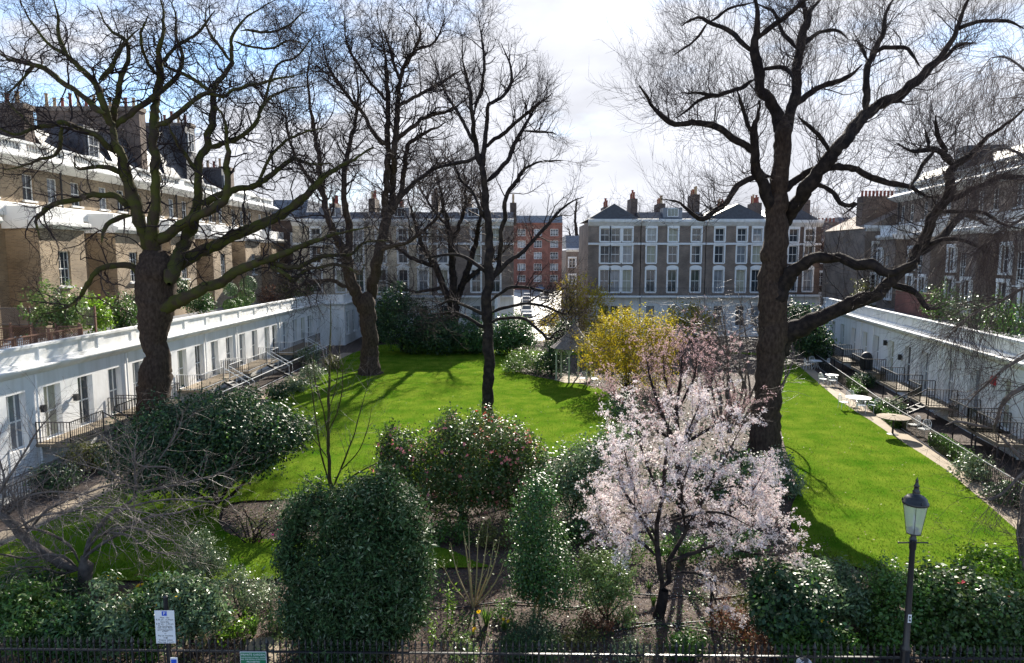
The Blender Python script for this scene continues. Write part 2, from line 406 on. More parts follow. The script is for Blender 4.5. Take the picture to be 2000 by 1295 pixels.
# pull the outer vertices on to the true edge, so that it runs smooth
cnt = np.bincount(inv, minlength=len(uk)); rim = np.where(cnt < 4)[0]
best = np.full(len(rim), 9e9); tgt = uv_[rim, :2].copy()
for poly in (L_out, L_bed):
    for i in range(len(poly)):
        a = np.array(poly[i]); b = np.array(poly[(i + 1) % len(poly)]); ab = b - a
        tt = np.clip(((uv_[rim, :2] - a) @ ab) / (ab @ ab + 1e-9), 0, 1); q = a + tt[:, None] * ab; dd = np.linalg.norm(q - uv_[rim, :2], axis=1)
        w_ = dd < best; best[w_] = dd[w_]; tgt[w_] = q[w_]
ok = best < 0.3; uv_[rim[ok], :2] = tgt[ok]
lawn = part('lawn', (uv_, inv.reshape(-1, 4)), 'lawn_mat', smooth=True); lawn['kind'] = 'structure'
rg = np.random.RandomState(5)
def blades(x, y, h, wd, lean=0.6):
    n = len(x); a = rg.rand(n) * 2 * PI; hh = h * (0.6 + 0.8 * rg.rand(n)); b = rg.rand(n) * 2 * PI; l = lean * hh * rg.rand(n)
    z0 = hgt(x, y) - 0.005
    dx, dy = np.cos(a) * wd, np.sin(a) * wd
    v = np.stack([np.stack([x - dx, y - dy, z0], 1), np.stack([x + dx, y + dy, z0], 1), np.stack([x + dx * .3 + np.cos(b) * l, y + dy * .3 + np.sin(b) * l, z0 + hh], 1), np.stack([x - dx * .3 + np.cos(b) * l, y - dy * .3 + np.sin(b) * l, z0 + hh], 1)], 1)
    return v.reshape(-1, 3), np.arange(4 * n).reshape(-1, 4)
# short turf blades, thick on the ground near the house, thinner far off
n = 200000
by = 17.5 + 55 * rg.rand(n) ** 1.7; bx = -17 + 45 * rg.rand(n)
k = inside(bx, by, L_out) & ~inside(bx, by, L_bed); bx, by = bx[k], by[k]
stuff('grass', blades(bx, by, 0.055, 0.012), 'grass_blade', 'short bright green turf blades covering the sunlit lawn', 'grass')

def strip(name, pts, w, z, m):
    P = [np.array(p) for p in pts]; a = []; b = []
    for i in range(len(P)):
        t = P[min(i + 1, len(P) - 1)] - P[max(i - 1, 0)]; t = t / np.linalg.norm(t); nn = np.array((t[1], -t[0])) * w
        a.append(tuple(P[i])); b.append(tuple(P[i] + nn))
    mb = MB()
    for i in range(len(P) - 1):
        mb.hexa([(*a[i], 0), (*a[i + 1], 0), (*b[i + 1], 0), (*b[i], 0), (*a[i], z), (*a[i + 1], z), (*b[i + 1], z), (*b[i], z)])
    return struct(name, mb, m)
strip('garden_path', G2(path_r), 0.85, 0.045, 'stone')
strip('garden_path', G2(path_l)[::-1], -1.0, 0.045, 'stone')
strip('gate_path', [gr(545, 1243)[:2], gr(545, 1330)[:2]], 0.75, 0.05, 'stone')
# street between the far terraces, its pavements, and the road below the window
struct('far_street', poly_sheet([(1.4, 74), (8.0, 74), (9.5, 125), (14.0, 178), (40, 182), (40, 192), (-20, 192), (-20, 182), (2.4, 178)], 0.02), 'road_pale')
struct('far_pavement', MB().box(0.35, 1.35, 76, 176, -0.02, 0.13), 'paving')
struct('near_pavement', MB().box(-60, 60, 11.6, 13.55, -0.02, 0.10), 'paving')
struct('near_road', poly_sheet([(-60, 2), (60, 2), (60, 11.6), (-60, 11.6)], 0.0), 'asphalt')

# ================================================================== BUILDINGS
def facade(mb, F, s0, s1, z0, z1, ops, dep=0.22, d=0.0):
    ss = sorted({s0, s1, *[o[0] for o in ops], *[o[1] for o in ops]}); zz = sorted({z0, z1, *[o[2] for o in ops], *[o[3] for o in ops]})
    for i in range(len(ss) - 1):
        for j in range(len(zz) - 1):
            a, b, c, e = ss[i], ss[i + 1], zz[j], zz[j + 1]; m, q = (a + b) / 2, (c + e) / 2
            if any(o[0] < m < o[1] and o[2] < q < o[3] for o in ops): continue
            mb.add([F.p(a, c, d), F.p(b, c, d), F.p(b, e, d), F.p(a, e, d)], [(0, 1, 2, 3)])
    for a, b, c, e in ops:
        mb.add([F.p(a, c, d), F.p(b, c, d), F.p(b, e, d), F.p(a, e, d), F.p(a, c, d - dep), F.p(b, c, d - dep), F.p(b, e, d - dep), F.p(a, e, d - dep)], [(0, 1, 5, 4), (1, 2, 6, 5), (2, 3, 7, 6), (3, 0, 4, 7)])
    for q in (s0, s1):
        mb.add([F.p(q, z0, d), F.p(q, z1, d), F.p(q, z1, d - dep - .05), F.p(q, z0, d - dep - .05)], [(0, 1, 2, 3)])
    mb.add([F.p(s0, z1, d), F.p(s1, z1, d), F.p(s1, z1, d - dep - .05), F.p(s0, z1, d - dep - .05)], [(0, 1, 2, 3)])

def window(par, F, sm, z0, w, h, d=0.0, dep=0.16, cols=2, rows=2, glass='glass', sill=True, sur=None, frame='white_paint', bar=0.025, fw=0.06, mid=True):
    """sash window standing in an opening: frame with glazing bars > pane, sill"""
    a, b, z1 = sm - w / 2, sm + w / 2, z0 + h; o = d - dep
    m = MB()
    for q in ((a, a + fw, z0, z1), (b - fw, b, z0, z1), (a + fw, b - fw, z0, z0 + fw), (a + fw, b - fw, z1 - fw, z1)): m.fbox(F, *q, o - 0.05, o + 0.03)
    zm = z0 + h * 0.5
    if mid: m.fbox(F, a + fw, b - fw, zm - 0.03, zm + 0.03, o - 0.045, o + 0.035)
    for i in range(1, cols):
        s = a + w * i / cols; m.fbox(F, s - bar / 2, s + bar / 2, z0 + fw, z1 - fw, o - 0.04, o + 0.022)
    for i in range(1, rows):
        z = z0 + h * i / rows
        if abs(z - zm) > .05 or not mid: m.fbox(F, a + fw, b - fw, z - bar / 2, z + bar / 2, o - 0.04, o + 0.02)
    win = part('window', m, frame, par)
    part('pane', MB().fbox(F, a + .02, b - .02, z0 + .02, z1 - .02, o - 0.03, o - 0.012), glass, win)
    if sill: part('sill', MB().fbox(F, a - .1, b + .1, z0 - .12, z0 - 0.003, d - dep, d + .14), 'white_paint', win)
    if sur:
        t = MB(); W_ = 0.17
        t.fbox(F, a - W_, a - .003, z0 - .003, z1 + .003, d + .003, d + .10); t.fbox(F, b + .003, b + W_, z0 - .003, z1 + .003, d + .003, d + .10)
        t.fbox(F, a - W_, b + W_, z1 + .004, z1 + .24, d + .004, d + .13)
        if sur == 'pediment':
            t.fbox(F, a - W_ - .1, b + W_ + .1, z1 + .24, z1 + .33, d + .003, d + .25)
            t.add([F.p(a - W_ - .1, z1 + .33, d + .003), F.p(b + W_ + .1, z1 + .33, d + .003), F.p(sm, z1 + .75, d + .003), F.p(a - W_ - .1, z1 + .33, d + .24), F.p(b + W_ + .1, z1 + .33, d + .24), F.p(sm, z1 + .75, d + .24)], [(0, 2, 1), (3, 4, 5), (0, 3, 5, 2), (1, 2, 5, 4), (0, 1, 4, 3)])
        if sur == 'arch':
            n = 8; r = w / 2 + W_
            vs = [F.p(sm + r * math.cos(PI * i / n), z1 + .24 + r * .42 * math.sin(PI * i / n), dd) for dd in (d + .004, d + .13) for i in range(n + 1)]
            t.add(vs, [tuple(range(n + 1)), tuple(range(2 * n + 1, n, -1))] + [(i, n + 1 + i, n + 2 + i, i + 1) for i in range(n)])
        part('surround', t, 'white_paint', win)
    return win

def railing(par, pts, name='railing', hgt_=1.0, gap=0.13, m='iron', top='iron'):
    """iron bars between two rails along a polyline of (x, y, z) points"""
    rail = MB(); bars = MB()
    for (p, q) in zip(pts[:-1], pts[1:]):
        p = np.array(p, float); q = np.array(q, float); L = np.linalg.norm(q - p); n = max(1, int(L / gap)); t = (q - p) / L
        for i in range(n + 1):
            b = p + (q - p) * i / n; r = 0.018 if i in (0, n) else 0.0095
            bars.box(b[0] - r, b[0] + r, b[1] - r, b[1] + r, b[2] + .02, b[2] + hgt_ - .03)
        for z in (0.08, hgt_ - .02):
            w = (0.02 if top == 'white_paint' else .013 if top == 'rail_grey' else .026) if z > .5 else 0.016; s = np.array((-t[1], t[0], 0)); s = s / np.linalg.norm(s) * w
            P = [p - s + (0, 0, z - .02), q - s + (0, 0, z - .02), q + s + (0, 0, z - .02), p + s + (0, 0, z - .02)]
            rail.hexa([*P, *[a + (0, 0, .035) for a in P]])
    r = part(name, rail, top, par); part('bars', bars, m, r, kind='stuff'); return r

def stairs(par, F, s, z, d, n=6, along=1, w=0.75, m='deck', white=False):
    """a flight down from a balcony's outer edge to the garden, with strings and handrails"""
    m1 = MB(); k = z / n
    for i in range(n): m1.fbox(F, s, s + w, z - k * (i + 1), z - k * (i + 1) + .05, d + .28 * i, d + .28 * (i + 1) + .03)
    st_ = part('stair', m1, 'paving' if white else 'iron_dull', par)
    for q in (s - .04, s + w):
        P = [F.p(q, z - .15, d), F.p(q + .04, z - .15, d), F.p(q + .04, -.02, d + .28 * n), F.p(q, -.02, d + .28 * n)]
        part('stair_string', MB().hexa([*P, *[(a[0], a[1], a[2] + .16) for a in P]]), 'iron_dull', st_)
        P0 = np.array(F.p(q + .02, z + .9, d)); P1 = np.array(F.p(q + .02, .9, d + .28 * n))
        hr = MB().tube([P0, P1], [.03, .03], 6)
        for t in (0, .5, 1):
            b = P0 + (P1 - P0) * t; hr.tube([b - (0, 0, .9), b], [.014, .014], 5)
        part('handrail', hr, 'white_paint' if white else 'iron', st_)

def balcony(par, F, s0, s1, z=1.0, dp=1.6, stair=None, white=False, gap=0.13):
    dk = part('balcony', MB().fbox(F, s0, s1, z - .14, z, .004, dp), 'deck' if not white else 'stone', par)
    for s in np.arange(s0 + .1, s1, 2.4): part('post', MB().fbox(F, s, s + .06, 0, z - .14, dp - .12, dp - .06), 'iron_dull', dk)
    pts = [F.p(s0 + .03, z, .05), F.p(s0 + .03, z, dp - .04)]
    if stair is None: pts += [F.p(s1 - .03, z, dp - .04), F.p(s1 - .03, z, .05)]; railing(dk, pts, top='white_paint' if white else 'iron', gap=gap)
    else:
        railing(dk, pts + [F.p(stair - .02, z, dp - .04)], top='white_paint' if white else 'iron', gap=gap)
        railing(dk, [F.p(stair + .95, z, dp - .04), F.p(s1 - .03, z, dp - .04), F.p(s1 - .03, z, .05)], top='white_paint' if white else 'iron', gap=gap)
        stairs(par, F, stair, z, dp, white=white)

def low_range(F, s0, s1, wins, label, depth=9.5, bal=(), seed=0, ztop=5.4, wl_=1.0):
    """white single-storey range: wall, cornice, panelled parapet, tall windows, roof, balconies"""
    r = random.Random(seed)
    t = thing('garden_range', label, 'house', F.p(s0, 0, 0))
    ops = [(s - .55, s + .55, 1.0, 3.42) for s in wins]
    w = MB(); facade(w, F, s0, s1, -0.05, 4.30, ops, .3); w.fbox(F, s0 + .01, s1 - .01, -.05, 4.28, -depth, -.36)
    part('wall', w, 'stucco', t)
    part('cornice', MB().fprism(F, [(0.003, 4.10), (0.12, 4.16), (0.30, 4.32), (0.34, 4.42), (0.34, 4.47), (-.3, 4.52), (-.3, 4.10)], s0, s1), 'stucco', t)
    pa = MB(); pa.fbox(F, s0, s1, 4.5, 4.66, -.26, .06); pa.fbox(F, s0, s1, 4.66, 5.28, -.22, -.04); pa.fbox(F, s0, s1, 5.28, ztop, -.30, .05)
    s = s0
    while s < s1 - .2: pa.fbox(F, s, min(s + .45, s1), 4.66, 5.28, -.24, .005); s += 2.9
    p = part('parapet', pa, 'stucco', t)
    part('roof', MB().fbox(F, s0 + .02, s1 - .02, 4.29, 4.45, -depth, -.31), 'lead', t)
    for i, s in enumerate(wins):
        window(t, F, s, 1.0, 1.1, 2.42, dep=.24, cols=2 if i % 3 else 3, rows=1, glass=['curtain', 'glass_pale', 'glass_pale', 'glass'][(i * 3 + seed) % 4], sill=False, bar=.05, mid=True)
    for k in np.arange(s0 + 2.2, s1, 9.0): part('downpipe', MB().tube([F.p(k, 0, .07), F.p(k, 4.1, .07)], [.05, .05], 6), 'stucco', t)
    for b in bal: balcony(t, F, *b)
    return t

# ---- left white range and the projecting block at its far end
FL = Fr((-21.3, 18.0), (1.0, 52.0), False)          # wall line; out = towards the lawn (+X)
assert FL.n[0] > 0
lw = [FL.s_at(px, 2.2) for px in (35, 105, 169, 226, 272, 357, 390, 420, 449, 474, 498, 522, 537, 558, 576, 592, 605)]
cut1, cut2, Lend = FL.s_at(210, 2) - 1.2, FL.s_at(437, 2), 52.3
cut1 = (lw[2] + lw[3]) / 2
low_range(FL, 0.0, cut1, [s for s in lw if s < cut1], 'white stucco garden range nearest the street, with iron balcony and pale curtained windows', bal=[(FL.s_at(70, 1), FL.s_at(212, 1), 1.0, 1.6, FL.s_at(140, 1))], seed=1)
low_range(FL, cut1, cut2, [s for s in lw if cut1 < s < cut2], 'white stucco garden range behind the thick mossy plane trunk', bal=[(FL.s_at(226, 1), FL.s_at(300, 1), 1.0, 1.6), (FL.s_at(345, 1), FL.s_at(432, 1), 1.0, 1.6, FL.s_at(392, 1), True)], seed=2)
low_range(FL, cut2, Lend, [s for s in lw if s > cut2], 'white stucco garden range with white stair rails beside the far pavilion', bal=[(FL.s_at(440, 1), FL.s_at(505, 1), 1.0, 1.7, FL.s_at(480, 1), True), (FL.s_at(535, 1), FL.s_at(592, 1), 1.0, 1.7, FL.s_at(560, 1), True)], seed=3)
pv = thing('pavilion', 'white projecting pavilion with two tall sash windows on its flank, behind the forked plane trunk', 'house', (-20, 70.5, 0))
FP1 = Fr((-21.0, 70.4), (1, 0)); FP2 = Fr((-17.646, 70.404), (0, 1))
w = MB(); facade(w, FP1, 0, 3.35, -.05, 4.35, [], .2); facade(w, FP2, 0, 9, -.05, 4.35, [(.9, 1.9, 1.1, 3.5), (3.6, 4.6, 1.1, 3.5), (6.3, 7.3, 1.1, 3.5)], .2); w.box(-20.9, -17.95, 70.7, 79.3, -.05, 4.3); part('wall', w, 'stucco', pv)
w = MB()
for F_, L_ in ((FP1, 3.35), (FP2, 9)):
    w.fprism(F_, [(0.003, 4.15), (0.3, 4.4), (0.3, 4.5), (-.3, 4.52), (-.3, 4.15)], -.0, L_); 
w.box(-17.63, -17.35, 70.1, 70.38, 4.36, 4.52)
part('cornice', w, 'stucco', pv)
w = MB(); w.fbox(FP1, 0, 3.3, 4.53, 5.35, -.25, 0); w.fbox(FP2, .26, 9, 4.53, 5.35, -.25, -.02); part('parapet', w, 'stucco', pv)
part('roof', MB().box(-20.9, -17.9, 70.66, 79.3, 4.3, 4.5), 'lead', pv)
for s in (1.4, 4.1, 6.8): window(pv, FP2, s, 1.1, 1.0, 2.4, cols=2, rows=4, glass='glass')

# ---- right white range
FRr = Fr(tuple(np.array((23.4, 30.7)) - np.array((0.196, 0.98)) * 12), (0.196, 0.981), True)
assert FRr.n[0] < 0
rw = [FRr.s_at(px, 2.2) for px in (1612, 1627, 1644, 1666, 1688, 1711, 1739, 1771, 1806, 1852, 1903, 1962)] + [8.5, 5.2, 2.0]
RL = FRr.s_at(1606, 3)
c1, c2 = (rw[4] + rw[5]) / 2, (rw[8] + rw[9]) / 2
def rb(px0, px1, st=True):
    a, b = sorted((FRr.s_at(px0, 1, 1.5), FRr.s_at(px1, 1, 0.2))); return (a, a + 3.0, 1.0, 1.5) + ((a + .3,) if st else ())
low_range(FRr, c1, RL, [s for s in rw if s > c1], 'white stucco range in blue shade, half hidden by the big right plane', bal=[rb(1645, 1630, False), rb(1686, 1668, False)], seed=4)
low_range(FRr, c2, c1, [s for s in rw if c2 < s < c1], 'shaded white range with two iron balconies over the box hedges', bal=[rb(1750, 1705, False), rb(1812, 1770)], seed=5)
low_range(FRr, 0, c2, [s for s in rw if s < c2], 'shaded white range with red alarm box behind the near bare twigs', bal=[rb(1905, 1850, False), (10.0, 13.0, 1.0, 1.5), (4, 7, 1, 1.5)], seed=6)
p = FRr.p(FRr.s_at(1943, 3.2), 3.0, 0.0)
ab = thing('alarm_box', 'small red alarm box on the shaded white wall between two windows', 'alarm box', p)
sA = FRr.s_at(1943, 3.2)
part('case', MB().fprism(FRr, [(.003, 2.95), (.14, 3.0), (.16, 3.25), (.10, 3.42), (.003, 3.42)], sA - .16, sA + .16), 'red_box', ab)
part('strobe', MB().fbox(FRr, sA - .06, sA + .06, 2.86, 2.95, .02, .12), 'glass_pale', ab)
for px, z in ((1733, 3.2), (1762, 2.6)):
    s = FRr.s_at(px, z); o = thing('wall_lamp', 'small dark lamp box on the shaded white wall, ' + ('upper one towards the trunk' if px == 1733 else 'lower one above a balcony'), 'wall lamp', FRr.p(s, z, 0)); part('case', MB().fbox(FRr, s - .1, s + .1, z - .2, z + .16, .06, .24), 'iron_dull', o); part('bracket', MB().fbox(FRr, s - .04, s + .04, z - .05, z + .05, .003, .06), 'iron_dull', o)
for px, py, nm in ((143, 775, 'beside a pale curtain, further along'), (79, 797, 'nearest the street, lower one')):
    s = FL.s_at(px, 2.2); z = at(px, py, FL.p(s, 0, 0)[1])[2]; o = thing('wall_lamp', 'small black lantern on sunlit white wall ' + nm, 'wall lamp', FL.p(s, z, 0)); part('case', MB().fbox(FL, s - .09, s + .09, z - .18, z + .14, .08, .26), 'iron_dull', o); part('bracket', MB().fbox(FL, s - .03, s + .03, z - .05, z + .05, .003, .08), 'iron_dull', o)

# ---- yellow brick terrace behind the left range, brown brick one behind the right
def pots(st_, F, s, d0, d1, z, m='pot_red', n=8, seed=0):
    r = random.Random(seed)
    for i in range(n):
        d = d0 + (d1 - d0) * (i + .5) / n; h = r.choice((.7, .8, 1.0, 1.15)); q = F.p(s, 0, d)
        part('chimney_pot', MB().lathe((q[0], q[1], z), [(.17, 0), (.16, .12), (.12, .2), (.115, h - .12), (.15, h - .1), (.15, h)], 8), r.choice((m, m, 'pot_buff')) if m == 'pot_red' else m, st_, smooth=False)

def rear_house(F, s0, label, stack=22.5, brick='brick_yellow', per=7.6, roof=18.2, seed=0, dorm=True, sks=None, group='terraced houses'):
    t = thing('terraced_house', label, 'house', F.p(s0, 0, 0), group)
    s1 = s0 + per; b0, b1 = s0 + 1.75, s0 + 5.95; bd = 2.0
    up = [(s0 + .9, 0), (s0 + 4.0, 1), (s0 + 6.2, 2)]
    ops = [(s - .5, s + .5, 12.72, 14.3) for s, _ in up]
    w = MB(); facade(w, F, s0, s1, -.05, 15.0, ops, .22); w.fbox(F, s0 + .01, s1 - .01, -.05, 14.98, -9, -.3)
    part('wall', w, brick, t)
    wb = MB(); facade(wb, F, b0, b1, -.05, 10.95, [(b0 + 1.55, b0 + 2.65, 7.45, 9.6)], .22, d=bd)
    for q in (b0, b1): wb.add([F.p(q, -.05, .004), F.p(q, 10.95, .004), F.p(q, 10.95, bd - .27), F.p(q, -.05, bd - .27)], [(0, 1, 2, 3)])
    wb.fbox(F, b0 + .05, b1 - .05, -.05, 10.93, .01, bd - .3)
    bay = part('bay', wb, brick, t)
    if brick == 'brick_brown':
        for q in (b0 + 3.4,): window(bay, F, q, 8.2, 1.0, 1.8, d=bd + .19, dep=.16, sur='flat')
        window(bay, F, b0 + 3.4, 5.3, 1.1, 2.3, d=bd + .19, dep=.16, sur='flat'); window(bay, F, b0 + .8, 5.3, 1.1, 2.3, d=bd + .19, dep=.16, sur='flat')
    c = MB(); c.fprism(F, [(.004, 10.9), (bd + .12, 10.95), (bd + .38, 11.17), (bd + .38, 11.37), (bd + .1, 11.43), (.004, 11.43)], b0 - .22, b1 + .22)
    c.fbox(F, b0 - .05, b1 + .05, 11.43, 12.25, bd - .35, bd - .02); c.fbox(F, b0 - .05, b0 + .2, 11.43, 12.25, .004, bd - .35); c.fbox(F, b1 - .2, b1 + .05, 11.43, 12.25, .004, bd - .35)
    part('bay_parapet', c, 'stucco', bay)
    part('string_course', MB().fprism(F, [(.004, 11.6), (.22, 11.7), (.25, 12.4), (.1, 12.5), (.004, 12.5)], s0, s1), 'stucco', t)
    window(bay, F, b0 + 2.1, 7.45, 1.1, 2.15, d=bd, cols=3, rows=4)
    for s, i in up: window(t, F, s, 12.72, 1.0, 1.58, cols=2, rows=2, glass='glass_pale' if (i + seed) % 2 else 'glass')
    part('cornice', MB().fprism(F, [(.004, 14.7), (.25, 14.8), (.75, 15.0), (.95, 15.12), (.95, 15.22), (.35, 15.5), (-.3, 15.52), (-.3, 14.98)], s0, s1), 'stucco', t)
    bl = MB()
    bl.fbox(F, s0, s1, 15.52, 15.64, -.1, .3); bl.fbox(F, s0, s1, 16.12, 16.26, -.12, .32)
    for q in (s0, s0 + 3.2, s1 - .5): bl.fbox(F, q, q + .5, 15.64, 16.12, -.08, .28)
    bal = part('balustrade', bl, 'stucco', t)
    ba = MB()
    for q in np.concatenate([np.arange(s0 + .65, s0 + 3.1, .26), np.arange(s0 + 3.85, s1 - .6, .26)]):
        c_ = F.p(q, 15.64, .1); ba.lathe(c_, [(.05, 0), (.085, .14), (.05, .34), (.06, .48)], 6)
    part('balusters', ba, 'stucco_old', bal, kind='stuff')
    rf = part('roof', MB().fprism(F, [(-.9, 15.0), (-.95, 15.9), (-2.2, roof - .6), (-8, roof), (-9, roof - .6), (-9, 15.0)], s0 + .02, s1 - .02), 'slate', t)
    if dorm:
        sd_ = s0 + 4.6
        part('dormer', MB().fbox(F, sd_ - .9, sd_ + .9, 15.9, roof + .3, -4.0, -.95), 'slate', rf)
        window(t, F, sd_, roof - 1.9, 1.15, 1.7, d=-.75, dep=.1, cols=2, rows=2)
    if stack:
        sk = part('chimney_stack', MB().fbox(F, sks - .45, sks + .45, 14.9, stack, -9.5, -1.0), 'brick_brown' if brick != 'brick_yellow' else 'brick_dark', t)
        part('stack_cap', MB().fbox(F, sks - .55, sks + .55, stack - .35, stack + .002, -9.6, -.9), 'brick_brown', sk)
        pots(sk, F, sks, -1.3, -9.2, stack, n=12, seed=seed)
    part('drain_pipe', MB().tube([F.p(s0 + 6.9, 0, .1), F.p(s0 + 6.9, 16, .1)], [.06, .06], 6), 'iron_dull', t)
    return t
FH = Fr((-30.0, 0.0), (0.004, 1.0)); assert FH.n[0] > 0
names = ['yellow brick terraced house at the left picture edge, above the brown trellis', 'yellow brick terraced house with bay window left of the plane trunk', 'yellow brick terraced house partly behind the mossy plane trunk', 'yellow brick terraced house with slate dormer right of the plane trunk', 'yellow brick terraced house directly beyond the topiary balls']
names += ['yellow brick terraced house far along the row, above the white pavilion', 'yellow brick terraced house ending the left row before the flat-roofed house']
for i in range(7): rear_house(FH, 30.5 + 7.6 * i, names[i], stack=(0, 18.9, 0, 21.6, 22.0, 19.0, 0)[i], sks=(0, 44.0, 0, 57.4, 66.2, 75, 0)[i], roof=(17.6, 17.6, 18.4, 19.5, 21.2, 18.2, 17.8)[i], dorm=i in (2, 4, 5), seed=i)
FG = Fr((32.0, 30.0), (0.175, 0.985), True); assert FG.n[0] < 0
nm2 = ['brown brick house nearest at the right picture edge, seen through bare twigs', 'brown brick house with white bands behind the right range, second along', 'brown brick house with white bands, third along, above the brick garden wall', 'brown brick house with slate mansard ending the right-hand row']
for i in range(4): rear_house(FG, 8.8 + 7.6 * i, nm2[i], stack=0, brick='brick_brown', dorm=i % 2 == 0, seed=10 + i, group='brown brick houses behind right range')

# ---- far terraces facing the window
def far_house(x0, x1, y, label, wins, brick, style, roofk, seed=0, zc=13.3, D=11, group=None, trip=None):
    F = Fr((x0, y), (1, 0)); assert F.n[1] < 0
    L = x1 - x0; t = thing('terraced_house', label, 'house', (x0, y, 0), group)
    rows = [(1.2, 2.4), (5.2, 2.6), (8.6, 2.0), (11.1, 1.5)]
    ww = 1.05
    ops1 = [(s - ww / 2, s + ww / 2, z, z + h) for z, h in rows[:1] for s in wins]; ops2 = [(s - ww / 2, s + ww / 2, z, z + h) for z, h in rows[1:] for s in wins]
    w = MB(); facade(w, F, 0, L, -.05, 4.6, ops1, .22, d=.25); w.fbox(F, 0.01, L - .01, -.05, 4.58, -.2, -.05); part('ground_storey', w, 'stucco', t)
    w = MB(); facade(w, F, 0, L, 4.6, zc, ops2, .22); w.fbox(F, .01, L - .01, -.05, zc - .02, -D, -.3); part('wall', w, brick, t)
    for z, h in rows:
        for i, s in enumerate(wins):
            d = .25 if z < 2 else 0
            window(t, F, s, z, ww, h, d=d, cols=2, rows=2, glass=('glass', 'glass_pale', 'glass', 'curtain', 'glass')[(i * 2 + seed + int(z)) % 5], sur=(None if z < 2 else 'pediment' if (style == 0 and 5 < z < 6) else 'arch' if (style == 1 and (5 < z < 6 or z > 11)) else 'flat'), sill=z > 2)
    dk = part('balcony', MB().fbox(F, .0, L, 4.62, 4.8, .004, 1.3), 'stucco', t)
    railing(dk, [F.p(.05, 4.8, 1.22), F.p(L - .05, 4.8, 1.22)], hgt_=.95, gap=.16)
    part('string_course', MB().fprism(F, [(.004, 10.68), (.16, 10.72), (.16, 10.92), (.004, 10.95)], 0, L), 'stucco', t)
    part('cornice', MB().fprism(F, [(.004, zc - .45), (.2, zc - .35), (.55, zc + .05), (.6, zc + .35), (-.3, zc + .42), (-.3, zc - .45)], 0, L), 'stucco', t)
    if roofk == 'gable':
        rf = part('roof', MB().gable(F, .0, L, zc + .4, zc + 2.2, -.5, -D), 'slate', t)
    else:
        rf = part('roof', MB().fprism(F, [(-.4, zc + .4), (-2.0, zc + 1.3), (-D + 1, zc + 1.5), (-D, zc + .4)], 0, L), 'slate', t)
        part('dormer', MB().fbox(F, L * .35, L * .65, zc + .5, zc + 1.75, -2.4, -.7), 'lead', rf)
        window(t, F, L * .5, zc + .7, 1.3, 1.0, d=-.55, dep=.1, cols=3, rows=1, mid=False, sill=False)
    for q, hh in ((L - .45, 2.6 + .5 * (seed % 3)), (L * .38, 2.1 + .4 * (seed % 2))):
        sk = part('chimney_stack', MB().fbox(F, q, q + .8, zc, zc + hh, -7.0, -4.2), 'brick_dark', t); pots(sk, F, q + .4, -4.3, -6.9, zc + hh, n=5, seed=seed)
    return t
YF = 79.0
def fx(px): return (px - 1000) / FPX * (YF * cp + 4 * sp)
fl = [fx(p) for p in (620, 666, 702, 746, 788, 827, 866, 905, 930, 968)]
far_house(-25.6, -17.1, YF, 'buff brick pedimented house farthest left, behind the forked plane', [fl[i] + 25.6 for i in (0, 1, 2)], 'brick_buff', 0, 'flat', 1, group='pedimented far terrace')
far_house(-17.0, -9.4, YF, 'buff brick pedimented house in the middle of the far terrace', [fl[i] + 17.0 for i in (3, 4, 5)], 'brick_buff', 0, 'flat', 2, group='pedimented far terrace')
far_house(-9.3, 0.2, YF, 'brown brick pedimented house at the street corner, behind the slim tree', [fl[i] + 9.3 for i in (6, 8, 9)], 'brick_brown', 0, 'flat', 3, group='pedimented far terrace')
fr = [fx(p) for p in (1180, 1200, 1222, 1270, 1312, 1357, 1402, 1445, 1475, 1520, 1560)]
far_house(8.9, 15.0, YF, 'dark brick far house with gable roof and triple windows at the street corner', [fr[0] - 8.9, fr[1] - 8.9 + .03, fr[2] - 8.9 + .1], 'brick_brown', 1, 'gable', 4, group='dark brick far terrace')
far_house(15.1, 22.6, YF, 'dark brick far house with dormer, behind the vase-shaped bare tree', [fr[i] - 15.1 for i in (3, 4, 5)], 'brick_brown', 1, 'flat', 5, group='dark brick far terrace')
far_house(22.7, 30.2, YF, 'dark brick far house with gable left of the big right trunk', [fr[i] - 22.7 for i in (6, 7, 8)], 'brick_brown', 1, 'gable', 6, group='dark brick far terrace')
far_house(30.3, 37.0, YF + 2, 'dark brick far house just right of the big trunk', [1.4, 3.4, 5.3], 'brick_dark', 1, 'gable', 7, group='dark brick far terrace')

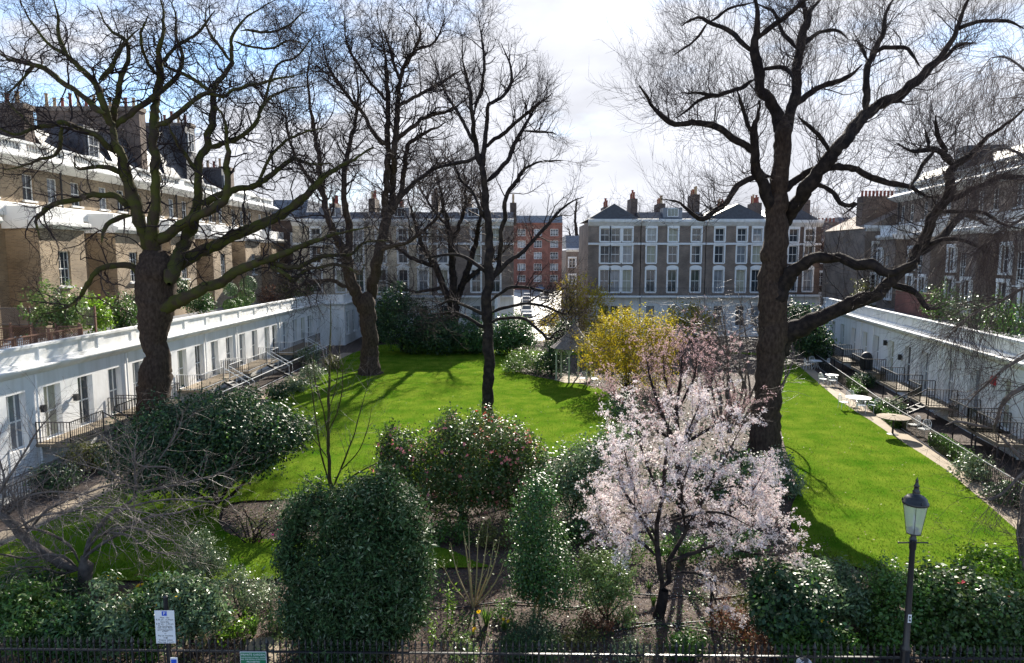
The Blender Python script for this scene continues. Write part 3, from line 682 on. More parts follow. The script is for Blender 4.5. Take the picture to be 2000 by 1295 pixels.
# ---- brick house closing the left row, red mansion block down the street, houses at right
def plain_house(x0, x1, y, D, z1, label, brick, cols, rows, wz0=2.0, wh=1.7, ww=1.1, roof='flat', base=0, sur='flat', seed=0, stackh=0, cat='house', name='brick_house', cr=2, rr=3):
    F = Fr((x0, y), (1, 0)); L = x1 - x0; t = thing(name, label, cat, (x0, y, 0))
    ws = [(i + .5) * L / cols for i in range(cols)]; dz = (z1 - wz0 - .2) / rows
    ops = [(s - ww / 2, s + ww / 2, wz0 + j * dz, wz0 + j * dz + wh) for j in range(rows) for s in ws]
    w = MB(); facade(w, F, 0, L, -.1, z1, ops, .2); w.fbox(F, .0, L, -.1, z1 - .02, -D, -.28); part('wall', w, brick, t)
    for j in range(rows):
        for i, s in enumerate(ws): window(t, F, s, wz0 + j * dz, ww, wh, cols=cr, rows=rr, glass='glass_pale' if (i + j + seed) % 2 else 'glass', sur=sur, sill=False, bar=.05, fw=.09)
    part('cornice', MB().fprism(F, [(.004, z1 - .3), (.35, z1), (.35, z1 + .25), (-.3, z1 + .3), (-.3, z1 - .3)], 0, L), 'stucco' if sur else brick, t)
    if roof == 'gable': rf = part('roof', MB().gable(F, -.2, L + .2, z1 + .3, z1 + L * .36, .0, -D), 'slate', t)
    elif roof == 'lean': rf = part('roof', MB().add([F.p(-.1, z1, .1), F.p(L, z1 + 2.8, .1), F.p(L, z1, .1), F.p(-.1, z1, -D), F.p(L, z1 + 2.8, -D), F.p(L, z1, -D)], [(0, 2, 1), (3, 4, 5), (0, 1, 4, 3), (1, 2, 5, 4), (0, 3, 5, 2)]), brick, t)
    else: rf = part('roof', MB().fprism(F, [(-.3, z1 + .3), (-1.6, z1 + 2.4), (-D + 1.6, z1 + 2.4), (-D, z1 + .3)], 0, L), 'lead', t)
    if stackh:
        sk = part('chimney_stack', MB().fbox(F, L * .12, L * .92, z1 + .2, z1 + stackh, -3.4, -2.2), 'brick_dark', t)
        for i in range(11):
            q = F.p(L * (.16 + .07 * i), 0, -2.8); part('chimney_pot', MB().lathe((q[0], q[1], z1 + stackh), [(.13, 0), (.11, .5), (.14, .52), (.14, .62)], 7), 'pot_red', sk)
    return t
plain_house(-33.5, -26.2, 86, 10, 14.2, 'brown brick house with flat roof between yellow terrace and far terrace', 'brick_dark', 3, 3, 3, 1.8)
plain_house(0.4, 14.6, 196, 14, 19.0, 'red brick mansion block at the end of the far street', 'brick_red', 3, 5, 2.2, 2.0, 2.3, sur=None, cat='apartment block', name='mansion_block', cr=3, rr=3)
plain_house(36.0, 41.6, 69.0, 9, 12.2, 'brown brick house with white bands and a pot-lined chimney stack', 'brick_brown', 2, 3, 2.6, 1.8, roof='lean', stackh=3.4, seed=3)
plain_house(38.5, 46.0, 92.0, 9, 11.5, 'dark brick house with white window between trunk and chimney house', 'brick_dark', 3, 3, 2.5, 1.8, roof='gable', stackh=2.6)
plain_house(46.3, 55.0, 95.0, 9, 12.5, 'dark brick house furthest right behind the chimney house', 'brick_dark', 3, 3, 2.5, 1.8, roof='flat')
plain_house(-24, -8, 150, 12, 15, 'grey far building glimpsed above the pedimented terrace roofs', 'brick_dark', 5, 4, 2, 1.8)
plain_house(9.0, 13.0, 112, 10, 10.5, 'pale narrow house on the right side of the far street', 'brick_brown', 2, 3, 2, 1.6)
# white garden wall along the street, brick garden wall on the right terrace roof
gw = thing('garden_wall', 'white garden wall running along the far street', 'wall', (0.1, 77, 0))
part('wall', MB().add([(-1.9, 73.5, 0), (-1.6, 73.5, 0), (0.3, 108, 0), (0, 108, 0), (-1.9, 73.5, 5.0), (-1.6, 73.5, 5.0), (0.3, 108, 4.0), (0, 108, 4.0)], [(0, 3, 2, 1), (4, 5, 6, 7), (0, 1, 5, 4), (1, 2, 6, 5), (2, 3, 7, 6), (3, 0, 4, 7)]), 'stucco', gw)
part('coping', MB().add([(-2.0, 73.4, 5.003), (-1.5, 73.4, 5.003), (0.4, 108.1, 4.003), (-.1, 108.1, 4.003), (-2.0, 73.4, 5.15), (-1.5, 73.4, 5.15), (0.4, 108.1, 4.15), (-.1, 108.1, 4.15)], [(0, 3, 2, 1), (4, 5, 6, 7), (0, 1, 5, 4), (1, 2, 6, 5), (2, 3, 7, 6), (3, 0, 4, 7)]), 'stone', gw)
sb = FRr.s_at(1765, 5.5, -4)
bw = thing('garden_wall', 'red brick garden wall on the roof terrace of the right range', 'wall', FRr.p(sb, 4.45, -5))
part('wall', MB().fbox(FRr, sb - 3.5, sb + 5, 4.46, 6.3, -5.3, -5.0), 'brick_red', bw); part('coping', MB().fbox(FRr, sb - 3.55, sb + 5.05, 6.303, 6.4, -5.35, -4.95), 'stone', bw)
# ================================================================== TREES
def spline(P, k):
    """Catmull-Rom through the rows of P, k samples a span"""
    P = np.asarray(P, float); Q = np.vstack([2 * P[0] - P[1], P, 2 * P[-1] - P[-2]]); o = []
    t = np.linspace(0, 1, k, endpoint=False)[:, None]
    for i in range(1, len(Q) - 2):
        a, b, c, d = Q[i - 1], Q[i], Q[i + 1], Q[i + 2]
        o.append(0.5 * (2 * b + (c - a) * t + (2 * a - 5 * b + 4 * c - d) * t ** 2 + (3 * b - a - 3 * c + d) * t ** 3))
    return np.vstack(o + [P[-1:]])
def resample(P, n):
    d = np.r_[0, np.cumsum(np.linalg.norm(np.diff(P[:, :3], axis=0), axis=1))]; t = np.linspace(0, d[-1], n)
    return np.stack([np.interp(t, d, P[:, i]) for i in range(P.shape[1])], 1)
class Tree:
    def __init__(s, Y, seed): s.Y = Y; s.r = np.random.RandomState(seed); s.L = []; s.px = []
    def limb(s, pts, dy=None, rough=0.06, taper=True):
        """pts: (px, py, width px) seen in the photograph; dy: metres the far end stands nearer (-) or farther (+)"""
        q = spline(np.array(pts, float), 8)
        st = 0.0
        if s.px:                                        # spring from the limb already there
            A = np.vstack(s.px); i = np.argmin((A[:, 0] - q[0, 0]) ** 2 + (A[:, 1] - q[0, 1]) ** 2); st = A[i, 2] - s.Y
        run = np.r_[0, np.cumsum(np.hypot(np.diff(q[:, 0]), np.diff(q[:, 1])))]; Lm = run[-1] * s.Y / FPX
        if dy is None: dy = s.r.choice([-1, 1]) * s.r.uniform(.25, .6) * Lm
        if not s.px: dy = 0
        f = run / run[-1]
        Yd = s.Y + st + dy * f ** 1.2 + np.interp(f, np.linspace(0, 1, 7), s.r.randn(7) * .04 * Lm * (0.0 if not s.px else 1.0))
        jit = np.interp(run, np.linspace(0, run[-1], max(4, int(run[-1] / 14))), np.zeros(max(4, int(run[-1] / 14))))
        P = np.array([at(a, b, y) for (a, b), y in zip(q[:, :2], Yd)])
        R = q[:, 2] * .5 * Yd / FPX
        n = max(6, int(Lm / 0.22))
        PR = resample(np.c_[P, R], n)
        w = s.r.randn(n, 3); w = (w + np.roll(w, 1, 0) + np.roll(w, -1, 0)) / 2; w[0] = 0
        PR[:, :3] += w * np.minimum(PR[:, 3:4] * .35, .05)
        PR[:, 3] *= 1 + rough * s.r.randn(n)
        PR[:, 3] *= np.interp(np.linspace(0, 1, n), (0, .72, 1), (1, 1, .45)) if s.px else 1.0
        if s.px: PR[0, 3] *= .25; PR[1, 3] *= .8           # a limb's root lies inside the wood it springs from
        s.L.append(PR); s.px.append(np.c_[q[:, :2], Yd]); return s
    def arr(s, lst=None, m=20):
        return np.stack([resample(l, m) for l in (lst or s.L)])
def children(r, A, num, length, ang, up=0.0, wander=0.25, n=6, rr=0.55, rmin=0.004, trange=(0.15, 1.0), rmax=0.06, thin=0.5, end=None, planar=None, grow=0.0, tip=0.35, upstart=0.0):
    """num shoots springing from the polylines A (K, m, 4): points of all at once"""
    K, m, _ = A.shape
    seg = np.linalg.norm(A[:, -1, :3] - A[:, 0, :3], axis=1) / (A[:, :, 3].mean(1) + .02) ** thin
    k = r.choice(K, num, p=seg / seg.sum()); t = trange[0] + (trange[1] - trange[0]) * r.rand(num) ** .85
    x = t * (m - 1); i = np.minimum(x.astype(int), m - 2); f = (x - i)[:, None]
    B = A[k, i] * (1 - f) + A[k, i + 1] * f
    T = A[k, i + 1, :3] - A[k, i, :3]; T /= np.linalg.norm(T, axis=1, keepdims=True) + 1e-9
    N = r.randn(num, 3); N[:, 2] += upstart; N -= (N * T).sum(1, keepdims=True) * T; N /= np.linalg.norm(N, axis=1, keepdims=True) + 1e-9
    a = np.radians(r.uniform(ang[0], ang[1], num))[:, None]
    d = T * np.cos(a) + N * np.sin(a)
    Ln = r.uniform(length[0], length[1], num) * (1 - grow * t); st = (Ln / (n - 1))[:, None]
    P = np.zeros((num, n, 3)); P[:, 0] = B[:, :3]
    for j in range(1, n):
        d = d + r.randn(num, 3) * wander; d[:, 2] += up
        d /= np.linalg.norm(d, axis=1, keepdims=True) + 1e-9
        P[:, j] = P[:, j - 1] + d * st
    r0 = np.clip(B[:, 3] * rr, rmin, rmax) * r.uniform(.7, 1.1, num)
    R = r0[:, None] * np.linspace(1, tip, n)[None]
    return np.concatenate([P, R[:, :, None]], 2)
def tubes(A, n): return sweep(A[:, :, :3], A[:, :, 3], n)
def joined(*ms):
    v = []; q = []; o = 0
    for a, b in ms: v.append(a); q.append(b + o); o += len(a)
    return np.vstack(v), np.vstack(q)
def limb_mesh(l, n=9, r=None, flare=0.0):
    A = l.copy()[None]; v, q = sweep(A[:, :, :3], A[:, :, 3], n)
    if r is not None:                                   # bosses and hollows in the bark
        c = np.repeat(l[:, :3], n, 0); nz = np.array([mnoise.noise(Vector(p) * 2.2) for p in v]) + .5 * np.array([mnoise.noise(Vector(p) * 5.5) for p in v])
        v = c + (v - c) * (1 + 0.16 * nz)[:, None]
    return v, q
def plant_tree(t, name, label, cat, bark, twigm, crown, group=None, limbname='limb', sides=9, limbbark=None):
    b = t.L[0][0, :3]
    o = thing(name, label, cat, (b[0], b[1], 0), group)
    part('trunk', limb_mesh(t.L[0], 16, True), bark, o, smooth=True)
    for l in t.L[1:]: part(limbname, limb_mesh(l, sides, True if l[0, 3] > .08 else None), limbbark or bark, o, smooth=True)
    if crown: part('crown', joined(*[tubes(a, n) for a, n in crown]), twigm, o, kind='stuff')
    return o
def base_of(px, py): return gr(px, py)[1]

# ---- the big plane on the left
t = Tree(34.5, 11)
t.limb([(300, 880, 70), (298, 800, 60), (305, 735, 60), (307, 690, 46), (299, 655, 50), (303, 612, 64), (306, 560, 72), (304, 525, 68), (302, 505, 52), (300, 485, 26), (300, 475, 6)], rough=.02)
A_ = [(292, 545, 34), (286, 474, 28), (270, 420, 26), (259, 380, 25), (246, 345, 24), (227, 280, 22), (218, 240, 20)]
t.limb(A_, -1.0)
t.limb([(308, 545, 32), (298, 461, 28), (303, 393, 21), (303, 339, 19), (300, 258, 18), (305, 204, 17), (309, 163, 16), (310, 120, 14), (317, 70, 11), (320, 35, 9), (312, -8, 7)], 0.5)
t.limb([(330, 555, 36), (346, 500, 27), (373, 447, 25), (386, 393, 19), (389, 326, 17), (405, 272, 15), (416, 220, 15), (423, 168, 12), (451, 122, 10), (455, 70, 8), (490, 28, 6), (546, -5, 4)], 3.0)
t.limb([(308, 600, 40), (340, 592, 32), (378, 572, 26), (432, 548, 23), (480, 520, 21), (510, 510, 18), (545, 498, 15), (588, 483, 12), (640, 462, 10), (685, 450, 8), (722, 444, 5)], -2.5)
t.limb([(320, 540, 34), (345, 522, 29), (392, 493, 26), (459, 460, 23), (520, 434, 21), (561, 412, 19), (593, 388, 17), (623, 356, 15), (650, 335, 13), (690, 312, 11), (728, 288, 8)], 2.5)
t.limb([(304, 475, 26), (351, 442, 22), (392, 418, 20), (432, 399, 18), (444, 366, 15), (444, 315, 13), (443, 262, 11), (431, 222, 9), (417, 208, 6)], -2.0)
t.limb([(387, 398, 16), (446, 375, 14), (500, 360, 13), (540, 335, 11), (574, 312, 10), (610, 322, 8), (648, 318, 6)], 2.0)
t.limb([(520, 510, 12), (572, 522, 11), (602, 512, 10), (642, 497, 9), (685, 498, 7), (712, 474, 6), (766, 468, 4)], 1.0)
t.limb([(522, 514, 10), (569, 546, 9), (583, 538, 9), (615, 523, 7), (675, 520, 7), (703, 537, 5), (712, 515, 3)], -1.2)
t.limb([(282, 545, 18), (262, 522, 15), (243, 516, 14), (211, 516, 13), (186, 534, 11), (170, 555, 11), (159, 577, 9), (135, 596, 8), (108, 607, 6), (80, 612, 4)], -2.2)
t.limb([(259, 409, 18), (230, 383, 14), (189, 381, 13), (135, 391, 12), (103, 402, 11), (73, 421, 9), (70, 437, 8), (81, 470, 4)], -1.5)
t.limb([(258, 421, 14), (222, 429, 11), (203, 450, 9), (199, 473, 6)], -1.6)
t.limb([(244, 340, 13), (216, 328, 11), (189, 324, 9), (151, 330, 7), (143, 317, 5)], -1.5)
t.limb([(232, 300, 16), (213, 285, 14), (189, 266, 13), (151, 250, 12), (116, 240, 11), (68, 251, 9), (27, 261, 7), (-10, 246, 5)], -2.5)
t.limb([(123, 243, 9), (116, 280, 8), (106, 304, 7), (76, 312, 6), (49, 324, 5), (5, 332, 3)], -.5)
t.limb([(219, 248, 18), (206, 222, 16), (196, 200, 15), (189, 168, 14), (164, 136, 12), (133, 108, 10), (115, 70, 8), (112, 28, 7), (103, -5, 5)], -2)
t.limb([(206, 222, 14), (168, 196, 12), (122, 157, 12), (70, 126, 10), (24, 117, 8), (-10, 98, 6)], 2)
t.limb([(221, 243, 15), (228, 190, 13), (238, 154, 11), (252, 115, 9), (245, 80, 8), (210, 52, 6), (190, 10, 4)], 1.5)
t.limb([(228, 250, 14), (245, 229, 13), (280, 203, 12), (315, 176, 11), (350, 141, 9), (357, 105, 8), (345, 70, 6), (343, 28, 5), (330, -6, 3)], 3)
t.limb([(192, 158, 11), (224, 115, 9), (241, 87, 7), (270, 60, 5)], 1)
t.limb([(303, 250, 14), (330, 234, 12), (350, 224, 11), (378, 196, 11), (402, 182, 9), (434, 186, 8), (483, 168, 7), (546, 154, 6), (595, 143, 4)], -2.5)
t.limb([(401, 290, 12), (448, 274, 10), (497, 245, 9), (514, 203, 8), (560, 176, 6), (600, 168, 4)], 2)
t.limb([(421, 186, 9), (385, 157, 8), (350, 140, 7), (315, 122, 5), (290, 90, 4)], 2)
t.limb([(310, 130, 10), (340, 95, 7), (390, 60, 6), (420, 20, 4)], 2)
t.limb([(310, 150, 10), (280, 110, 7), (275, 70, 6), (290, 30, 4)], -2)
t.limb([(133, 108, 8), (90, 80, 6), (60, 40, 5), (40, 0, 3)], 1)
t.limb([(451, 122, 7), (420, 80, 6), (400, 40, 4), (405, 0, 3)], 1)
t.limb([(456, 80, 6), (520, 95, 5), (570, 80, 4), (610, 95, 3)], -1)
t.limb([(389, 340, 10), (360, 300, 8), (340, 270, 6), (330, 240, 4)], -1.5)
t.limb([(500, 360, 8), (540, 290, 6), (590, 260, 5), (640, 250, 3)], -2)
t.limb([(514, 205, 7), (540, 130, 5), (580, 110, 4), (620, 60, 3)], 1.5)
t.limb([(470, 60, 6), (540, 60, 5), (600, 20, 3)], -1.5)
t.limb([(68, 251, 6), (30, 215, 5), (0, 180, 3)], 1)
t.limb([(70, 126, 6), (40, 160, 5), (5, 190, 3)], -1)
for l_ in t.L[1:]: l_[:, 3] *= .88
r = t.r; A0 = t.arr(t.L[1:])
k2 = children(r, A0, 700, (1.2, 3.4), (35, 80), up=.05, wander=.42, n=8, rr=.38, rmin=.018, rmax=.05, trange=(.12, 1), thin=.35)
k3 = children(r, k2, 6000, (.6, 1.7), (30, 75), up=.03, wander=.38, n=5, rr=.55, rmin=.009, rmax=.02)
k4 = children(r, k3, 27000, (.2, .6), (25, 70), up=.02, wander=.35, n=2, rr=.6, rmin=0.0064, rmax=0.0114)
plant_tree(t, 'plane_tree', 'big bare plane tree with mossy limbs in front of the left white range', 'tree', 'bark_plane', 'twig_dark', [(k2, 4), (k3, 3), (k4, 3)], limbbark='bark_moss')

# ---- the forked plane on the lawn
t = Tree(52.5, 21)
t.limb([(725, 742, 62), (723, 722, 42), (722, 690, 34), (721, 650, 31), (717, 605, 34), (716, 592, 36), (716, 578, 24), (716, 570, 6)], rough=.02)
t.limb([(712, 600, 26), (698, 580, 23), (683, 540, 22), (677, 501, 20), (658, 470, 15), (642, 431, 13), (631, 377, 11), (622, 310, 9), (610, 230, 7), (600, 150, 5), (612, 80, 3)], -2)
t.limb([(678, 505, 16), (682, 458, 14), (679, 418, 13), (671, 377, 11), (676, 310, 9), (690, 250, 7), (700, 180, 5), (690, 110, 3)], 2)
t.limb([(720, 600, 26), (727, 566, 22), (739, 499, 21), (752, 445, 19), (754, 383, 14), (757, 320, 12), (757, 270, 11), (757, 208, 9), (756, 136, 7), (745, 70, 4), (735, 20, 3)], 1)
t.limb([(750, 455, 16), (764, 400, 14), (768, 340, 12), (772, 276, 11), (776, 218, 10), (782, 156, 8), (808, 97, 7), (821, 65, 5), (811, 42, 4), (782, 10, 3)], -2)
t.limb([(757, 285, 10), (730, 262, 8), (710, 224, 7), (675, 182, 6), (642, 133, 5), (630, 80, 3)], -2.5)
t.limb([(768, 283, 9), (808, 244, 8), (834, 227, 7), (880, 215, 5), (915, 190, 3)], 2.5)
t.limb([(764, 420, 12), (785, 370, 10), (796, 289, 8), (827, 262, 7), (870, 240, 4)], 2)
t.limb([(760, 410, 10), (790, 375, 9), (824, 345, 8), (862, 322, 6), (905, 314, 4)], 3)
t.limb([(774, 208, 8), (797, 195, 7), (860, 163, 6), (899, 138, 4)], 2)
t.limb([(680, 560, 10), (640, 548, 7), (600, 552, 6), (560, 575, 4)], -2)
t.limb([(782, 160, 6), (765, 110, 5), (750, 60, 3)], 2)
t.limb([(756, 200, 6), (715, 150, 5), (680, 90, 4), (672, 40, 3)], 1)
t.limb([(631, 380, 8), (590, 330, 6), (565, 270, 5), (555, 210, 3)], 2)
t.limb([(808, 100, 5), (850, 80, 4), (868, 40, 3)], 1)
t.limb([(742, 490, 9), (800, 470, 7), (850, 430, 5), (870, 390, 3)], -2)
r = t.r; A0 = t.arr(t.L[1:])
k2 = children(r, A0, 560, (1.5, 4.2), (30, 65), up=.07, wander=.3, n=8, rr=.42, rmin=.022, rmax=.06, trange=(.25, 1), thin=.8)
k3 = children(r, k2, 5000, (.7, 2.0), (25, 65), up=.04, wander=.3, n=5, rr=.55, rmin=.014, rmax=.024)
k4 = children(r, k3, 18000, (.25, .7), (25, 65), up=.03, wander=.3, n=2, rr=.6, rmin=0.0090, rmax=0.0139)
plant_tree(t, 'plane_tree', 'tall forked bare plane tree standing on the lawn near the white pavilion', 'tree', 'bark_plane', 'twig_dark', [(k2, 4), (k3, 3), (k4, 3)])

# ---- the slim dark tree in the middle
t = Tree(36.0, 31)
t.limb([(953, 862, 26), (951, 800, 22), (955, 740, 23), (952, 690, 22), (955, 650, 21), (950, 600, 20), (956, 512, 17), (951, 431, 14), (944, 380, 13), (941, 325, 12)], rough=.05)
t.limb([(941, 330, 12), (929, 280, 10), (922, 211, 8), (915, 163, 7), (905, 120, 4), (903, 70, 2)], -1.5)
t.limb([(927, 215, 7), (944, 152, 6), (944, 98, 5), (938, 58, 3), (932, 20, 2)], 1.5)
t.limb([(943, 330, 10), (947, 270, 9), (952, 228, 8), (954, 205, 7), (983, 189, 7), (1000, 159, 6), (996, 124, 5), (980, 85, 3)], 2)
t.limb([(944, 292, 8), (990, 254, 7), (1026, 224, 6), (1052, 205, 5), (1078, 182, 3)], -2)
t.limb([(950, 356, 10), (983, 325, 9), (1003, 286, 8), (1019, 250, 7), (1039, 221, 5), (1058, 195, 3)], 2)
t.limb([(1018, 256, 5), (1071, 258, 4), (1087, 263, 3)], 1)
t.limb([(930, 285, 8), (902, 234, 7), (880, 198, 6), (866, 172, 4), (850, 130, 3)], 2)
t.limb([(941, 300, 8), (902, 318, 7), (853, 325, 6), (824, 345, 5), (782, 376, 4)], -2)
t.limb([(957, 556, 12), (972, 523, 10), (979, 458, 9), (985, 416, 9), (990, 383, 8), (1013, 344, 7), (1032, 325, 6), (1065, 315, 5), (1100, 313, 3)], -2)
t.limb([(968, 540, 10), (996, 509, 9), (1027, 485, 8), (1067, 443, 7), (1090, 414, 6), (1111, 396, 5), (1140, 385, 3)], 2)
t.limb([(956, 590, 7), (980, 570, 6), (1006, 561, 6), (1046, 564, 5), (1080, 574, 4), (1105, 560, 2)], -2)
t.limb([(955, 612, 7), (980, 602, 6), (1019, 594, 6), (1067, 598, 5), (1103, 614, 5), (1120, 595, 2)], -1)
t.limb([(955, 634, 7), (980, 623, 6), (1006, 618, 6), (1032, 624, 6), (1053, 645, 6), (1071, 662, 6), (1087, 648, 4), (1115, 642, 2)], -2)
t.limb([(953, 540, 9), (942, 528, 8), (918, 509, 7), (885, 497, 6), (831, 504, 4)], 1.5)
t.limb([(951, 622, 8), (939, 612, 7), (912, 599, 6), (880, 588, 5), (848, 599, 3)], -1.5)
t.limb([(951, 645, 8), (937, 634, 7), (902, 615, 6), (869, 612, 4), (840, 640, 2)], 1)
t.limb([(948, 430, 8), (925, 380, 6), (900, 350, 5), (880, 300, 3)], 2)
r = t.r; A0 = t.arr(t.L[1:])
k2 = children(r, A0, 320, (.8, 2.4), (30, 60), up=.10, wander=.22, n=8, rr=.45, rmin=.012, rmax=.035, trange=(.3, 1), thin=.8)
k3 = children(r, k2, 3200, (.4, 1.3), (25, 55), up=.08, wander=.22, n=5, rr=.55, rmin=.007, rmax=.014)
k4 = children(r, k3, 6500, (.2, .6), (25, 55), up=.06, wander=.2, n=2, rr=.6, rmin=0.0064, rmax=0.0089)
plant_tree(t, 'bare_tree', 'slim dark bare tree with drooping lower limbs in the middle of the lawn', 'tree', 'bark_dark', 'twig_dark', [(k2, 4), (k3, 3), (k4, 3)], sides=8)

# ---- the big plane on the right
t = Tree(30.5, 41)
t.limb([(1490, 905, 70), (1493, 850, 58), (1499, 780, 52), (1503, 720, 50), (1508, 660, 54), (1510, 600, 54), (1508, 540, 50), (1514, 480, 46), (1520, 420, 40), (1525, 340, 32), (1529, 258, 30), (1531, 236, 20), (1532, 226, 5)], rough=.02)
t.limb([(1527, 270, 24), (1514, 220, 22), (1502, 194, 21), (1485, 172, 19), (1477, 132, 18), (1476, 60, 15), (1476, -10, 12)], -1)
t.limb([(1530, 275, 24), (1541, 235, 21), (1552, 180, 20), (1556, 120, 17), (1568, 65, 16), (1580, 25, 12), (1606, -6, 8)], 1.5)
t.limb([(1574, 50, 10), (1570, 20, 8), (1560, -8, 7)], 0)
t.limb([(1510, 410, 26), (1496, 375, 22), (1480, 336, 19), (1472, 300, 17), (1473, 258, 14), (1480, 230, 11), (1484, 195, 8)], -2)
t.limb([(1472, 302, 15), (1455, 286, 14), (1436, 274, 14), (1408, 255, 13), (1376, 241, 12), (1345, 240, 11), (1318, 239, 10), (1298, 228, 10), (1276, 207, 9), (1262, 185, 8), (1251, 166, 7)], -1.5)
t.limb([(1475, 262, 9), (1462, 243, 8), (1452, 215, 7), (1440, 178, 6)], -1)
t.limb([(1474, 155, 11), (1456, 166, 9), (1440, 173, 8), (1396, 186, 8), (1365, 182, 6), (1331, 180, 4)], -2)
t.limb([(1400, 185, 7), (1368, 194, 6), (1345, 212, 5), (1322, 229, 4)], -1)
t.limb([(1474, 104, 10), (1460, 94, 9), (1436, 68, 9), (1412, 54, 8), (1388, 46, 7), (1368, 33, 7), (1350, 40, 6), (1331, 51, 5)], 2)
t.limb([(1382, 44, 6), (1370, 62, 5), (1352, 84, 4), (1330, 97, 4), (1315, 109, 3)], 1)
t.limb([(1385, 43, 6), (1424, 17, 5), (1474, 4, 4)], -1)
t.limb([(1479, 78, 11), (1500, 60, 10), (1520, 42, 10), (1560, 13, 8), (1585, -6, 6)], -2)
t.limb([(1556, 96, 9), (1542, 75, 8), (1528, 62, 7), (1512, 24, 6), (1480, 8, 4)], 1)
t.limb([(1481, 139, 9), (1520, 130, 8), (1540, 141, 8), (1548, 156, 7)], -2)
t.limb([(1560, 95, 9), (1580, 78, 8), (1600, 65, 7), (1636, 60, 6), (1655, 75, 4)], 2)
t.limb([(1552, 205, 13), (1575, 188, 11), (1596, 176, 11), (1632, 160, 10), (1660, 148, 8), (1685, 125, 6)], -1.5)
t.limb([(1526, 440, 34), (1548, 408, 30), (1576, 372, 28), (1604, 328, 27), (1632, 296, 25), (1672, 248, 23), (1692, 221, 21), (1744, 192, 19), (1792, 156, 18), (1840, 112, 16), (1860, 72, 14), (1880, 28, 12), (1893, -8, 10)], -2.5)
t.limb([(1690, 220, 15), (1689, 160, 13), (1698, 114, 11), (1724, 60, 9), (1732, 18, 8), (1752, -8, 6)], 1.5)
t.limb([(1700, 112, 9), (1716, 100, 8), (1732, 92, 8), (1768, 94, 7), (1784, 108, 6), (1796, 130, 5)], -1)
t.limb([(1695, 120, 7), (1682, 92, 6), (1674, 78, 4)], 1)
t.limb([(1864, 60, 10), (1890, 46, 8), (1920, 40, 7), (1968, 44, 6), (2005, 58, 4)], -1)
t.limb([(1836, 122, 9), (1860, 98, 8), (1884, 84, 7), (1908, 84, 4)], 1)
t.limb([(1532, 375, 16), (1560, 346, 14), (1590, 330, 14), (1640, 328, 14), (1680, 335, 13), (1720, 352, 12), (1768, 365, 11), (1808, 384, 8), (1830, 384, 5)], -3)
t.limb([(1576, 366, 9), (1600, 362, 9), (1624, 373, 9), (1640, 394, 9), (1660, 404, 8), (1676, 399, 7), (1648, 420, 4)], -1.5)
t.limb([(1622, 300, 9), (1600, 264, 8), (1575, 240, 7), (1560, 226, 5)], -1.5)
t.limb([(1506, 345, 14), (1480, 343, 12), (1448, 356, 12), (1424, 386, 11), (1400, 410, 11), (1372, 430, 10), (1355, 420, 8), (1325, 395, 6), (1290, 388, 4)], -2.5)
t.limb([(1512, 600, 44), (1523, 570, 36), (1538, 548, 30), (1563, 521, 26), (1594, 505, 22), (1629, 501, 20), (1660, 510, 20), (1700, 517, 22), (1729, 530, 22), (1769, 524, 22), (1788, 508, 20)], -4.5)
t.limb([(1508, 690, 54), (1532, 657, 42), (1568, 634, 34), (1622, 611, 29), (1668, 593, 27), (1711, 574, 25), (1735, 552, 23), (1762, 528, 22), (1786, 507, 22), (1809, 456, 20), (1834, 410, 19), (1849, 387, 18), (1855, 350, 18), (1866, 322, 18), (1900, 298, 15), (1940, 262, 12), (2000, 215, 9)], -6.5)
t.limb([(1851, 393, 13), (1875, 380, 12), (1900, 370, 11), (1946, 347, 10), (1986, 343, 8), (2030, 352, 5)], -1)
t.limb([(1800, 498, 17), (1820, 480, 16), (1843, 458, 16), (1880, 419, 14), (1906, 427, 10), (1930, 440, 7)], 2)
t.limb([(1838, 414, 9), (1871, 413, 8), (1914, 413, 7), (1957, 437, 5), (2010, 450, 3)], -1)
t.limb([(1806, 476, 9), (1857, 466, 8), (1900, 476, 7), (1925, 495, 5)], -1)
t.limb([(1740, 556, 16), (1764, 562, 14), (1788, 578, 12), (1815, 602, 10), (1840, 600, 5)], -1)
t.limb([(1863, 326, 15), (1846, 305, 13), (1829, 293, 11), (1797, 294, 9), (1774, 294, 7), (1754, 280, 5)], -1)
t.limb([(1848, 305, 10), (1838, 275, 9), (1830, 245, 7), (1826, 225, 4)], -1)
t.limb([(1826, 294, 9), (1806, 320, 8), (1795, 340, 7), (1780, 362, 6), (1776, 372, 4)], -.5)
t.limb([(1814, 293, 8), (1812, 272, 7), (1806, 250, 4)], 1)
r = t.r; A0 = t.arr(t.L[1:], 26)
k2 = children(r, A0, 420, (.8, 2.4), (40, 85), up=.16, wander=.25, n=9, rr=.28, rmin=.012, rmax=.03, trange=(.2, 1), thin=.6)
k2b = children(r, A0, 1500, (1.2, 3.2), (50, 90), up=.20, wander=.10, n=7, rr=.12, rmin=.008, rmax=.013, trange=(.12, 1), thin=.5, upstart=.6)
k3 = children(r, k2, 4200, (.5, 1.6), (30, 70), up=.12, wander=.16, n=5, rr=.5, rmin=.006, rmax=.012)
k3b = children(r, k2b, 5500, (.4, 1.1), (25, 50), up=.12, wander=.12, n=4, rr=.6, rmin=.005, rmax=.008, trange=(.3, 1))
k4 = children(r, k3, 11000, (.2, .6), (25, 60), up=.08, wander=.15, n=2, rr=.6, rmin=0.0053, rmax=0.0076)
plant_tree(t, 'plane_tree', 'huge dark bare plane tree with two low sprawling limbs beside the right lawn', 'tree', 'bark_plane', 'twig_dark', [(k2, 4), (k2b, 3), (k3, 3), (k3b, 3), (k4, 3)], limbbark='bark_dark')

